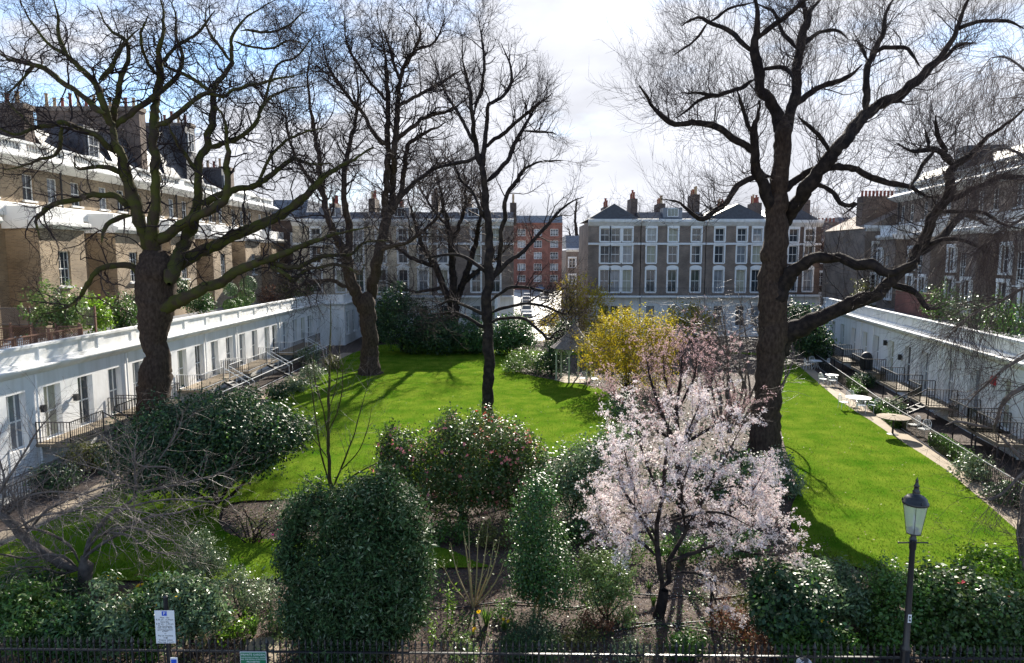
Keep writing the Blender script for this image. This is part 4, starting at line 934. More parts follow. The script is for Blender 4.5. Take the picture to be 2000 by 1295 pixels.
# ---- the near tree whose twigs hang in from the right
t = Tree(16.8, 51)
t.limb([(1996, 1215, 24), (1997, 1150, 23), (2003, 1060, 22), (2012, 960, 22), (2030, 860, 22), (2048, 760, 20), (2060, 600, 18), (2070, 400, 14), (2080, 200, 10)], rough=.03)
t.limb([(2046, 745, 14), (2000, 754, 9), (1975, 768, 8), (1959, 786, 8), (1947, 820, 7), (1940, 842, 7)], 1.0)
t.limb([(1941, 838, 7), (1917, 833, 7), (1888, 827, 6), (1864, 823, 6), (1846, 831, 4)], .6)
t.limb([(1946, 845, 7), (1958, 856, 7), (1981, 880, 7), (2002, 900, 7), (2025, 915, 9)], -.6)
t.limb([(2056, 640, 12), (2010, 690, 8), (1960, 720, 5), (1915, 760, 4), (1880, 800, 3)], 1.5)
t.limb([(2020, 900, 9), (1985, 935, 6), (1955, 965, 5), (1930, 975, 5), (1905, 968, 3)], -.4)
t.limb([(2062, 560, 12), (2010, 560, 7), (1950, 590, 5), (1890, 620, 4), (1850, 660, 2)], 2)
t.limb([(2068, 420, 12), (2020, 330, 7), (1970, 290, 5), (1930, 300, 4), (1890, 350, 2)], 1.0)
t.limb([(2075, 300, 10), (2020, 170, 6), (1980, 120, 4), (1940, 110, 3), (1905, 150, 2)], 1.5)
t.limb([(2070, 360, 10), (2010, 420, 6), (1960, 450, 4), (1900, 500, 3)], 2.0)
t.limb([(1999, 1100, 4), (1990, 1080, 3), (1986, 1030, 3), (1994, 990, 3), (1990, 950, 2)], -.3)
r = t.r; A0 = t.arr(t.L[1:], 22)
k2 = children(r, A0, 260, (.5, 2.0), (25, 75), up=-.04, wander=.16, n=10, rr=.3, rmin=.006, rmax=.012, trange=(.1, 1))
k3 = children(r, k2, 900, (.3, 1.1), (25, 65), up=-.02, wander=.15, n=5, rr=.6, rmin=.004, rmax=.006)
k4 = children(r, k3, 1800, (.1, .4), (25, 60), up=0, wander=.15, n=2, rr=.7, rmin=0.0039, rmax=0.0051)
up_ = t.arr(t.L[6:10], 22)
k5 = children(r, up_, 640, (.8, 2.8), (40, 90), up=-.22, wander=.12, n=10, rr=.2, rmin=.005, rmax=.008, trange=(.2, 1))
k6 = children(r, k5, 2400, (.3, 1.0), (15, 45), up=-.14, wander=.12, n=4, rr=.7, rmin=.004, rmax=.006)
plant_tree(t, 'bare_tree', 'near bare tree at the right edge with fine twigs hanging over the path', 'tree', 'bark_grey', 'twig_brown', [(k2, 4), (k3, 3), (k4, 3), (k5, 3), (k6, 3)], sides=7)

# ---- the spreading cherry at bottom left
t = Tree(17.6, 61)
t.limb([(174, 1215, 24), (171, 1170, 22), (166, 1135, 24), (160, 1105, 28), (158, 1092, 14), (158, 1086, 4)], rough=.03)
t.limb([(152, 1112, 22), (130, 1104, 20), (107, 1094, 20), (76, 1072, 19), (50, 1044, 18), (14, 1020, 16), (-30, 990, 13), (-90, 960, 8)], -.8)
t.limb([(164, 1110, 14), (170, 1062, 10), (195, 1030, 9), (215, 1005, 8), (250, 982, 8), (268, 962, 8)], 1.0)
for pts, dy in (
    ([(268, 962, 6), (265, 930, 6), (264, 905, 5), (276, 912, 4), (300, 912, 4), (336, 914, 3), (345, 935, 2)], .4),
    ([(268, 962, 5), (330, 950, 5), (385, 938, 4), (440, 922, 3), (470, 905, 2)], 1.2),
    ([(262, 958, 5), (225, 930, 4), (190, 915, 3), (150, 905, 2)], -.8),
    ([(264, 925, 4), (262, 880, 3), (268, 850, 2)], .8),
    ([(258, 905, 4), (225, 880, 3), (195, 850, 2), (180, 830, 1.5)], .5),
    ([(300, 912, 3), (330, 870, 3), (352, 830, 2), (357, 800, 1.5)], 1.0),
    ([(150, 1108, 8), (110, 1085, 6), (50, 1090, 5), (0, 1082, 4), (-50, 1075, 3)], -1.8),
    ([(164, 1090, 8), (220, 1050, 6), (290, 1010, 5), (350, 1000, 4), (410, 985, 3), (440, 1005, 2)], 1.8),
    ([(160, 1090, 7), (200, 1040, 5), (260, 1030, 4), (330, 1055, 4), (350, 1070, 2)], -1.0),
    ([(50, 1044, 7), (90, 1000, 6), (150, 970, 5), (210, 948, 4), (250, 938, 3)], -1.2),
    ([(60, 1055, 7), (40, 1000, 6), (20, 960, 5), (0, 940, 4)], .8),
    ([(10, 1018, 6), (40, 975, 5), (90, 962, 4), (160, 965, 3), (220, 985, 2)], -.8),
    ([(155, 1100, 7), (130, 1060, 6), (90, 1040, 5), (40, 1032, 4), (-20, 1040, 3)], -1.2),
    ([(166, 1080, 6), (195, 1045, 5), (250, 1045, 4), (290, 1075, 3), (340, 1082, 3), (352, 1070, 2)], -.6),
    ([(-20, 990, 6), (20, 930, 5), (50, 880, 4), (75, 840, 3), (110, 800, 2)], .5),
    ([(0, 1005, 6), (10, 940, 4), (-5, 880, 3), (5, 830, 2)], .5),
    ([(30, 1035, 6), (70, 1010, 5), (130, 1000, 4), (200, 990, 4), (280, 1000, 3), (370, 1020, 2)], -1.5),
    ([(158, 1112, 6), (120, 1120, 5), (70, 1105, 4), (20, 1115, 3)], -1.5),
    ([(215, 1005, 5), (270, 985, 4), (340, 975, 4), (420, 980, 3), (470, 965, 2)], 1.0),
): t.limb(pts, dy)
r = t.r; A0 = t.arr(t.L[1:], 22)
k2 = children(r, A0, 600, (.4, 1.6), (25, 75), up=.0, wander=.16, n=9, rr=.35, rmin=.006, rmax=.014, trange=(.08, 1))
k3 = children(r, k2, 1600, (.25, .9), (25, 65), up=.0, wander=.15, n=5, rr=.6, rmin=.004, rmax=.007)
k4 = children(r, k3, 1600, (.06, .22), (30, 70), up=.02, wander=.15, n=2, rr=.7, rmin=0.0034, rmax=0.0057)
plant_tree(t, 'cherry_tree', 'low spreading bare cherry tree with pale criss-cross branches at bottom left', 'tree', 'bark_grey', 'twig_grey', [(k2, 4), (k3, 3), (k4, 3)], sides=7)

# ---- the young tree with upright shoots in front of the lawn
t = Tree(24.5, 71)
t.limb([(648, 1000, 13), (645, 940, 11), (643, 880, 9), (642, 800, 8), (643, 740, 6), (644, 680, 4), (646, 620, 3), (645, 585, 2)], rough=.03)
for pts in ([(648, 960, 6), (672, 900, 5), (690, 855, 4), (705, 800, 3), (722, 740, 2)], [(646, 970, 5), (690, 930, 5), (735, 905, 4), (780, 885, 2)], [(644, 950, 6), (630, 900, 5), (620, 840, 4), (612, 780, 3), (600, 720, 2)], [(643, 840, 5), (660, 800, 4), (668, 760, 3), (670, 700, 2)], [(643, 860, 4), (632, 800, 4), (618, 760, 3), (612, 700, 2), (620, 640, 1.5)], [(648, 975, 5), (610, 945, 4), (580, 925, 2)], [(660, 925, 4), (700, 880, 3), (720, 830, 2), (728, 780, 1.5)], [(643, 800, 3), (655, 760, 3), (662, 700, 2), (665, 640, 1.5)], [(643, 900, 4), (615, 860, 3), (580, 830, 2)]): t.limb(pts)
for l_ in t.L: l_[:, 3] *= .7
r = t.r; A0 = t.arr(t.L, 22)
k2 = children(r, A0, 130, (.5, 1.5), (25, 60), up=.07, wander=.13, n=8, rr=.3, rmin=.005, rmax=.010, trange=(.25, 1))
k3 = children(r, k2, 320, (.2, .7), (25, 60), up=.04, wander=.14, n=5, rr=.6, rmin=.003, rmax=.005)
plant_tree(t, 'young_tree', 'thin young bare tree with upright shoots behind the dark yew', 'tree', 'bark_moss', 'twig_grey', [(k2, 4), (k3, 3)], sides=7)

# ---- trees beyond the lawn
def far_tree(px, py, name, label, limbs, seed, n2, n3, n4, l2, l3, bark='bark_dark', tw='twig_dark', up=.08, w=.25, w0=18, group='bare trees beyond the lawn', thick=1.0):
    Y = gr(px, py)[1]; t = Tree(Y, seed)
    t.limb([(px, py + 2, w0 * 1.2), *limbs[0]], rough=.03)
    for l in limbs[1:]: t.limb(l)
    r = t.r; A0 = t.arr(t.L, 18)
    k2 = children(r, A0, n2, l2, (25, 60), up=up, wander=w, n=7, rr=.45, rmin=.02 * thick, rmax=.06, trange=(.35, 1), thin=.8)
    k3 = children(r, k2, n3, l3, (25, 60), up=up * .6, wander=w, n=4, rr=.55, rmin=.013 * thick, rmax=.025)
    cr = [(k2, 4), (k3, 3)]
    if n4: cr.append((children(r, k3, n4, (l3[0] * .5, l3[1] * .6), (25, 60), up=up * .5, wander=w, n=2, rr=.6, rmin=.011 * thick, rmax=.013), 3))
    return plant_tree(t, name, label, 'tree', bark, tw, cr, group, sides=6)
far_tree(880, 668, 'bare_tree', 'bare multi-stemmed tree with brown twigs before the pedimented far terrace', [
    [(884, 630, 24), (886, 595, 26)], [(884, 600, 16), (866, 560, 14), (850, 520, 13), (830, 490, 11), (815, 450, 8), (800, 400, 5), (790, 360, 3)], [(886, 598, 16), (884, 530, 14), (880, 470, 12), (872, 431, 10), (862, 380, 7), (850, 330, 4)],
    [(888, 600, 15), (905, 550, 13), (925, 490, 11), (935, 440, 8), (940, 390, 5), (930, 340, 3)], [(851, 522, 9), (800, 500, 8), (760, 470, 6), (730, 440, 3)], [(880, 480, 8), (900, 430, 7), (910, 380, 5), (905, 330, 3)], [(905, 552, 9), (940, 525, 7), (975, 500, 5), (1000, 470, 3)], [(866, 560, 8), (820, 570, 6), (780, 560, 4), (750, 545, 3)], [(872, 440, 6), (840, 400, 5), (810, 350, 3)]], 81, 260, 1800, 5200, (1.5, 4), (.8, 2.2), tw='twig_brown', w=.28)
far_tree(1252, 628, 'bare_tree', 'bare vase-shaped tree in front of the dark brick far terrace', [
    [(1252, 600, 20), (1255, 575, 16)], [(1254, 585, 11), (1235, 540, 9), (1222, 490, 7), (1210, 450, 5), (1195, 420, 3)], [(1255, 580, 11), (1252, 520, 9), (1248, 470, 7), (1244, 420, 4)], [(1256, 585, 11), (1275, 540, 9), (1290, 490, 7), (1302, 450, 5), (1310, 420, 3)], [(1258, 590, 8), (1300, 560, 6), (1340, 530, 5), (1380, 500, 3)], [(1250, 590, 8), (1215, 570, 6), (1190, 540, 5), (1172, 500, 3)], [(1253, 540, 6), (1265, 480, 5), (1275, 430, 3)]], 82, 200, 1200, 2600, (1.5, 4), (.8, 2.2), up=.12, w=.16)
far_tree(1142, 596, 'bare_tree', 'narrow dark bare tree at the street corner left of the dark brick houses', [
    [(1140, 560, 8), (1137, 520, 8), (1128, 470, 7), (1124, 430, 5), (1126, 395, 3)], [(1138, 540, 6), (1142, 490, 5), (1140, 450, 4), (1150, 420, 2)], [(1130, 480, 4), (1115, 460, 3), (1108, 440, 2)]], 83, 60, 300, 0, (1, 3), (.6, 1.8), up=.1)
far_tree(1642, 640, 'bare_tree', 'reddish bare tree between the big right trunk and the chimney house', [
    [(1640, 600, 12), (1645, 560, 10)], [(1643, 570, 8), (1620, 520, 7), (1600, 470, 5), (1590, 430, 3)], [(1645, 565, 8), (1655, 510, 6), (1660, 460, 4), (1655, 430, 2)], [(1646, 570, 7), (1690, 530, 5), (1720, 490, 3)], [(1640, 580, 6), (1590, 560, 4), (1550, 540, 3)]], 84, 220, 1300, 2000, (1.2, 3.5), (.7, 2), tw='twig_red', w=.25)
far_tree(1700, 660, 'bare_tree', 'bare twiggy tree on the right range roof line below the chimney house', [
    [(1705, 620, 9), (1712, 580, 8)], [(1710, 590, 6), (1690, 540, 5), (1670, 500, 3)], [(1712, 585, 6), (1740, 540, 5), (1760, 490, 3)], [(1712, 590, 5), (1770, 570, 4), (1820, 540, 3)]], 85, 160, 900, 1500, (1.2, 3), (.6, 1.7), tw='twig_brown', w=.25)
far_tree(1950, 640, 'bare_tree', 'twiggy bare tree before the brown brick houses at the right edge', [
    [(1945, 600, 12), (1940, 560, 11)], [(1940, 570, 9), (1910, 520, 7), (1880, 470, 5), (1870, 420, 3)], [(1941, 565, 9), (1950, 500, 7), (1960, 440, 5), (1955, 380, 3)], [(1942, 570, 8), (1985, 520, 6), (2020, 470, 4)], [(1938, 575, 7), (1890, 560, 5), (1850, 540, 3)]], 86, 220, 1400, 2500, (1.2, 3.2), (.6, 1.8), tw='twig_grey', w=.25)
far_tree(655, 610, 'bare_tree', 'bare tree peeping over the pavilion roof before the brown flat-roofed house', [
    [(652, 560, 10), (648, 500, 9)], [(648, 510, 7), (630, 460, 5), (610, 420, 3)], [(650, 505, 7), (665, 450, 5), (672, 400, 3)], [(648, 520, 5), (600, 480, 4), (570, 450, 2)]], 87, 150, 900, 1400, (1.2, 3.5), (.7, 2), tw='twig_brown', w=.25)
far_tree(560, 592, 'bare_tree', 'dark bare tree in front of the brown brick house left of the far terrace', [
    [(562, 540, 10), (565, 490, 9)], [(564, 500, 7), (545, 450, 5), (535, 410, 3)], [(566, 495, 7), (585, 440, 5), (590, 400, 3)]], 88, 120, 700, 900, (1.2, 3.2), (.7, 2), tw='twig_dark', w=.25)
# ================================================================== SHRUBS AND PLANTS
def leaves(P, Nn, size, aspect=0.45, r=None, spread=0.7):
    """one diamond leaf at each row of P, facing about Nn"""
    n = len(P); nn = Nn + r.randn(n, 3) * spread; nn /= np.linalg.norm(nn, axis=1, keepdims=True) + 1e-9
    t = r.randn(n, 3); t -= (t * nn).sum(1, keepdims=True) * nn; t /= np.linalg.norm(t, axis=1, keepdims=True) + 1e-9
    b = np.cross(nn, t); s = (size * r.uniform(.6, 1.25, n))[:, None]
    v = np.stack([P - t * s * .5, P + b * s * aspect * .5 - t * s * .06 + nn * s * .06, P + t * s * .5, P - b * s * aspect * .5 - t * s * .06 + nn * s * .06], 1)
    return v.reshape(-1, 3), np.arange(4 * n).reshape(-1, 4)
def flowers(P, Nn, size, r, petals=5):
    n = len(P); nn = Nn + r.randn(n, 3) * .5; nn /= np.linalg.norm(nn, axis=1, keepdims=True) + 1e-9
    t = r.randn(n, 3); t -= (t * nn).sum(1, keepdims=True) * nn; t /= np.linalg.norm(t, axis=1, keepdims=True) + 1e-9
    b = np.cross(nn, t); s = (size * r.uniform(.7, 1.2, n))[:, None]; V = []
    for k in range(petals):
        a = 2 * PI * k / petals; c, d, e = [t * math.cos(a + o) + b * math.sin(a + o) for o in (0, -.55, .55)]
        V.append(np.stack([P, P + d * s * .36 + nn * s * .12, P + c * s * .5 + nn * s * .2, P + e * s * .36 + nn * s * .12], 1))
    v = np.stack(V, 1).reshape(-1, 3); return v, np.arange(len(v)).reshape(-1, 4)
def cloud(r, lobes, n, clump=0.22, per=9, shell=0.55, rag=0.12):
    """points through the lobes' volume, gathered in clumps, most of them near the outside"""
    L = np.array(lobes, float); w = (L[:, 3] * L[:, 4] + L[:, 4] * L[:, 5] + L[:, 3] * L[:, 5]); k = max(1, n // per)
    i = r.choice(len(L), k, p=w / w.sum()); d = r.randn(k, 3); d /= np.linalg.norm(d, axis=1, keepdims=True)
    rad = (shell ** 3 + (1 - shell ** 3) * r.rand(k)) ** (1 / 3) * (1 + rag * r.randn(k))
    c = L[i, :3] + d * L[i, 3:] * rad[:, None]
    P = np.repeat(c, per, 0) + r.randn(k * per, 3) * clump * .5; N = np.repeat(d, per, 0) * .8; N[:, 2] += .45
    keep = P[:, 2] > 0.04
    return P[keep], N[keep]
def bush(px, py, name, label, lobes, n, m, size, cat='shrub', seed=0, z=0.0, stems=5, stem_m='bark_dark', clump=.2, per=9, shell=.5, rag=.18, aspect=.62, fl=None, group=None, spread=.7, Y=None, extra=None, stemr=.03, sprays=None):
    """lobes: (px, py, half width px, half height px, depth metres, dy metres) as seen in the photograph, standing at the foot (px, py)"""
    r = np.random.RandomState(seed + 100)
    b = gr(px, py, z) if Y is None else at(px, py, Y); Yb = b[1]
    o = thing(name, label, cat, tuple(b), group); W3 = []
    for a, c, hw, hh, dp, dy in lobes:
        q = at(a, c, Yb + dy); k = (Yb + dy) / FPX; W3.append((q[0], q[1], q[2], hw * k, dp, hh * k))
    if stems:
        sm = MB()
        for i in range(stems):
            L = W3[i % len(W3)]; e = np.array(L[:3]) + r.randn(3) * np.array(L[3:]) * .3; s = b + r.randn(3) * (.08, .08, 0); mid = (s + e) / 2 + r.randn(3) * .1
            p_ = resample(spline([s - (0, 0, .05), mid, e], 5), 8); sm.tube(p_, np.linspace(stemr, stemr * .35, 8), 5)
        part('stems', sm, stem_m, o, kind='stuff')
    P, N = cloud(r, W3, int(n * 0.98), clump, per, shell, rag); size *= 1.18
    if z > 1: P, N = P[P[:, 2] > z + .02], N[P[:, 2] > z + .02]
    part('foliage', leaves(P, N, size, aspect, r, spread), m, o, kind='stuff')
    k = sprays if sprays is not None else max(10, n // 70)          # young shoots that break the outline
    if k:
        P2, N2 = cloud(r, W3, k * 2, .05, 2, .9, .05); P2, N2 = P2[:k], N2[:k]; k = len(P2); d_ = N2 + r.randn(k, 3) * .35; d_[:, 2] += .35; d_ /= np.linalg.norm(d_, axis=1, keepdims=True)
        ln = (np.array(W3)[:, 3:].mean() * r.uniform(.15, .62, k))[:, None]; tt = np.linspace(0, 1, 14)
        Q = (P2[:, None] + d_[:, None] * (ln * tt[None])[:, :, None]).reshape(-1, 3) + r.randn(k * 14, 3) * size * .45
        Q = Q[Q[:, 2] > (z + .03)]
        part('shoots', leaves(Q, np.tile((0, 0, .6), (len(Q), 1)), size * .85, aspect, r, .9), m, o, kind='stuff')
    if extra is None and m in ('leaf_laurel', 'leaf_dark', 'leaf_camellia'): extra = ('leaf_olive' if cat == 'shrub' and name == 'camellia' and Yb > 20 else 'leaf_mid', n // 5, size * .9)
    if extra:
        m2, n2, s2 = extra; P2, N2 = cloud(r, W3, n2, clump, per, .8, rag); part('foliage', leaves(P2, N2, s2, aspect, r, spread), m2, o, kind='stuff')
    if fl:
        for m2, n2, s2 in fl:
            P2, N2 = cloud(r, W3, n2, .12, 2, .93, .06); part('flowers', flowers(P2, N2, s2, r), m2, o, kind='stuff')
    return o

# ---- the dark yew and its neighbours along the front railing
bush(690, 1278, 'yew_bush', 'large dense dark green yew standing at the front railing', [(690, 1170, 118, 92, 1.4, .2), (645, 1110, 82, 62, 1.0, .3), (745, 1105, 78, 72, 1.0, .3), (785, 1175, 42, 66, .9, .1), (594, 1180, 36, 72, .8, .1), (690, 1235, 95, 42, 1.0, -.1), (576, 1025, 22, 42, .5, .5), (612, 985, 28, 40, .5, .7), (655, 1012, 34, 52, .6, .4), (700, 978, 30, 46, .5, .6), (725, 1040, 60, 40, .7, .4), (745, 962, 30, 40, .5, .8), (788, 1005, 32, 50, .6, .5), (815, 1062, 22, 44, .5, .2), (566, 1090, 16, 42, .5, .2), (822, 1130, 14, 36, .5, .1)], 50000, 'leaf_yew', .115, seed=1, clump=.24, per=10, shell=.55, aspect=.30, spread=.6, rag=.17, sprays=1500, extra=('leaf_grey', 11000, .10))
bush(1048, 1198, 'holly_shrub', 'tall upright glossy dark shrub on thin orange stems left of the blossom tree', [(1060, 1090, 62, 75, .85, 0), (1045, 1010, 48, 65, .7, .2), (1055, 960, 32, 45, .5, .3), (1075, 1140, 55, 45, .7, -.1), (1030, 1120, 35, 50, .6, 0)], 13000, 'leaf_laurel', .065, seed=2, stem_m='wood_pale', stems=4)
bush(430, 985, 'evergreen_shrub', 'broad glossy dark evergreen at the left lawn edge, beneath the mossy plane', [(420, 860, 150, 68, 2.2, 0), (330, 860, 95, 65, 1.8, -.4), (500, 850, 85, 55, 1.7, .3), (420, 815, 110, 40, 1.6, .4), (560, 845, 48, 36, 1.2, .4), (300, 910, 80, 50, 1.5, -.5), (390, 920, 95, 40, 1.6, -.3), (470, 900, 70, 30, 1.2, 0)], 34000, 'leaf_dark', .11, seed=3, clump=.3, shell=.6, stems=7, stemr=.07)
bush(800, 1020, 'camellia', 'pink flowering camellia leftmost of the camellias, behind the yew', [(790, 880, 52, 50, .9, 0), (770, 930, 42, 60, .8, 0), (820, 940, 50, 60, .9, -.1), (785, 985, 45, 30, .7, 0), (760, 870, 22, 40, .4, .1)], 9500, 'leaf_camellia', .085, seed=4, fl=[('petal_rose', 150, .12)], stems=9, shell=.32, clump=.27, rag=.2)
bush(905, 1015, 'camellia', 'taller pink camellia in the middle, below the slim tree', [(895, 860, 60, 48, 1.0, .2), (870, 910, 55, 60, 1.0, 0), (930, 920, 62, 70, 1.0, 0), (900, 970, 70, 40, 1.0, 0), (880, 835, 22, 28, .5, .2)], 12500, 'leaf_camellia', .085, seed=5, fl=[('petal_rose', 200, .12)], stems=9, shell=.32, clump=.27, rag=.2)
bush(940, 900, 'camellia', 'red flowering camellia against the foot of the slim dark tree', [(945, 830, 34, 34, .8, 0), (965, 850, 30, 34, .7, 0), (930, 860, 34, 36, .7, 0)], 4200, 'leaf_camellia', .085, seed=6, fl=[('petal_red', 130, .14)], stems=4)
bush(1010, 1010, 'camellia', 'pink camellia rightmost, thick with flowers beside the holly shrub', [(995, 870, 48, 48, .9, .1), (1030, 905, 42, 50, .8, 0), (975, 930, 40, 60, .8, 0), (1020, 965, 55, 45, .8, 0)], 10500, 'leaf_camellia', .085, seed=7, fl=[('petal_rose', 320, .13)], stems=8, shell=.32, clump=.27, rag=.2)
bush(1120, 1010, 'camellia', 'pale green camellia with few pink flowers left of the blossom crown', [(1110, 925, 60, 52, 1.0, 0), (1150, 900, 45, 45, .9, .3), (1090, 960, 50, 45, .8, -.1), (1200, 870, 48, 40, 1.0, .8), (1160, 960, 45, 45, .8, 0)], 13000, 'leaf_silver', .085, seed=8, fl=[('petal_rose', 30, .12)], stems=8, shell=.32, clump=.27, rag=.2)
bush(395, 1142, 'pittosporum', 'round pale grey-green shrub on the front lawn edge at left', [(395, 1090, 42, 40, .6, 0), (385, 1060, 26, 22, .4, 0), (415, 1105, 32, 32, .5, 0), (375, 1110, 26, 28, .5, 0)], 7000, 'leaf_grey', .045, seed=9, clump=.1)
bush(480, 1205, 'grey_shrub', 'thin grey-green shrub on bare soil left of the yew', [(478, 1150, 38, 36, .5, 0), (460, 1130, 26, 24, .4, .1), (500, 1170, 26, 26, .4, 0)], 2800, 'leaf_grey', .045, seed=10, clump=.1)
for i, (a, b, L, n, m, s, lab) in enumerate([
    (55, 1292, [(45, 1205, 62, 50, .8, .2), (20, 1175, 45, 36, .6, .4), (85, 1240, 50, 36, .6, 0)], 3600, 'leaf_mid', .13, 'dark leafy rhododendron in the bottom left corner behind the railing'),
    (150, 1296, [(140, 1215, 52, 36, .6, .2), (120, 1245, 55, 36, .6, 0), (165, 1260, 50, 30, .5, 0)], 3400, 'leaf_laurel', .13, 'rhododendron under the cherry trunk with dark drooping leaves'),
    (225, 1290, [(225, 1195, 46, 30, .6, .3), (250, 1225, 52, 34, .6, .1), (210, 1250, 46, 36, .5, 0), (200, 1150, 26, 18, .4, .6)], 3400, 'leaf_silver', .13, 'rhododendron with pale shining leaves left of the parking sign'),
    (300, 1290, [(300, 1150, 26, 14, .4, .6), (305, 1220, 46, 36, .5, .2), (285, 1255, 40, 30, .5, 0)], 2600, 'leaf_mid', .12, 'rhododendron right behind the parking sign plate'),
    (370, 1290, [(345, 1155, 54, 20, .6, .5), (390, 1165, 46, 26, .6, .4), (380, 1205, 52, 34, .6, .2), (415, 1200, 28, 30, .4, .2)], 4600, 'leaf_silver', .12, 'silvery leaved rhododendron right of the parking sign, over a timber post'),
    (70, 1190, [(50, 1150, 60, 32, .8, 0), (110, 1160, 42, 26, .7, .2), (20, 1190, 40, 30, .6, 0)], 3000, 'leaf_dark', .11, 'dark rhododendron in the shade left of the cherry trunk')]):
    bush(a, b, 'rhododendron', lab, L, n, m, s, seed=20 + i, clump=.16, per=8, aspect=.36, shell=.4, fl=[('petal_daff', 8, .07)] if i in (2, 4) else None, group='rhododendrons behind the railing')
bush(1540, 1285, 'evergreen_shrub', 'dark bush with a few yellow leaves below the blossom branches', [(1540, 1160, 62, 50, 1.0, .5), (1510, 1190, 40, 44, .8, .3), (1570, 1200, 50, 44, .9, .2)], 7500, 'leaf_dark', .11, seed=30, fl=[('petal_daff', 26, .09)], clump=.15)
bush(1640, 1240, 'skimmia', 'broad mid-green glossy shrub left of the street lamp', [(1625, 1150, 66, 36, .9, .3), (1590, 1130, 36, 26, .6, .5), (1660, 1175, 50, 34, .8, 0), (1640, 1120, 30, 18, .5, .6)], 7500, 'leaf_silver', .10, seed=31, clump=.16, aspect=.36)
bush(1580, 1300, 'rhododendron', 'large-leaved green rhododendron at the railing behind the cyclist', [(1560, 1240, 44, 32, .6, .1), (1600, 1255, 46, 32, .6, 0), (1640, 1262, 42, 26, .5, 0), (1540, 1265, 30, 24, .4, 0)], 4200, 'leaf_mid', .13, seed=32, aspect=.34, clump=.15)
bush(1760, 1280, 'evergreen_shrub', 'mid-green feathery shrub right behind the lamp column', [(1740, 1140, 44, 36, .7, .4), (1760, 1190, 52, 46, .8, .2), (1800, 1150, 40, 36, .7, .3), (1730, 1220, 34, 44, .6, 0)], 9000, 'leaf_mid', .075, seed=33, clump=.14)
bush(1880, 1296, 'camellia', 'large camellia with scattered red flowers right of the lamp', [(1880, 1170, 72, 50, 1.0, .4), (1840, 1160, 50, 44, .8, .4), (1870, 1235, 78, 46, .9, .1), (1940, 1220, 60, 52, .9, .1), (1830, 1250, 50, 34, .6, 0)], 15000, 'leaf_camellia', .10, seed=34, fl=[('petal_red', 36, .15)], clump=.17)
bush(1985, 1296, 'camellia', 'camellia in the bottom right corner behind the railing', [(1985, 1210, 42, 50, .8, .2), (2010, 1240, 50, 50, .8, 0), (1965, 1262, 40, 30, .6, 0)], 6500, 'leaf_camellia', .10, seed=35, fl=[('petal_red', 4, .12)], clump=.17)
bush(1945, 1180, 'choisya', 'bright lime-green shrub at the near edge of the right lawn', [(1940, 1110, 52, 36, .9, 0), (1915, 1125, 40, 32, .8, -.1), (1965, 1125, 36, 38, .8, 0), (1940, 1155, 50, 30, .8, 0)], 8500, 'leaf_lime', .085, seed=36, clump=.15)
bush(1040, 1300, 'conifer_shrub', 'low dark blue-green conifer at the railing right of the daffodils', [(1040, 1245, 52, 40, .6, .1), (1015, 1265, 36, 30, .5, 0), (1070, 1268, 34, 28, .5, 0)], 7500, 'leaf_dark', .06, seed=37, aspect=.25, clump=.1)
bush(1185, 1200, 'pieris', 'loose light green shrub left of the blossom tree trunk', [(1185, 1120, 54, 40, .7, .2), (1160, 1100, 36, 30, .5, .3), (1210, 1140, 36, 36, .5, 0), (1170, 1160, 40, 26, .5, 0)], 6500, 'leaf_light', .055, seed=38, clump=.12, shell=.35)
bush(1345, 1285, 'green_shrub', 'small bright green bush at the railing right of the blossom trunk', [(1345, 1258, 34, 22, .4, 0), (1330, 1270, 26, 18, .3, 0)], 1900, 'leaf_mid', .075, seed=39, clump=.1)
bush(1255, 1290, 'green_shrub', 'small grey-green bush at the railing left of the blossom trunk', [(1240, 1270, 28, 18, .35, 0), (1215, 1272, 20, 14, .3, 0)], 1100, 'leaf_grey', .05, seed=40, clump=.1)
bush(1535, 962, 'low_shrub', 'low rounded grey-green shrub where the bed meets the right lawn', [(1540, 935, 22, 26, .8, 0), (1525, 905, 22, 26, .8, .6), (1530, 950, 24, 16, .7, -.3)], 3600, 'leaf_grey', .08, seed=41)
bush(500, 1062, 'green_shrub', 'thin low shrub with pink spring buds on the soil bed left of the yew', [(470, 1010, 40, 36, .6, 0), (520, 1030, 36, 32, .6, 0)], 900, 'leaf_olive', .05, seed=42, shell=.2, stems=12, fl=[('petal_magenta', 4, .10)])
bush(1190, 838, 'low_shrub', 'dark low shrub at the lawn edge behind the blossom crown', [(1215, 800, 36, 36, 1.0, 0), (1250, 830, 40, 36, 1.0, 0), (1300, 850, 50, 30, 1.0, 0)], 5200, 'leaf_dark', .10, seed=43)
bush(1420, 1000, 'low_shrub', 'dark evergreen mass under the right side of the blossom crown', [(1400, 940, 90, 44, 1.3, 0), (1480, 930, 50, 44, 1.2, .3), (1330, 950, 60, 36, 1.0, 0)], 9000, 'leaf_dark', .10, seed=44)
bush(1620, 1110, 'low_shrub', 'tangle of thin brown stems at the near corner of the right lawn', [(1600, 1075, 36, 26, .6, 0), (1640, 1100, 30, 18, .5, 0)], 260, 'leaf_olive', .05, seed=45, stems=24, shell=.2, stemr=.012, stem_m='twig_brown')

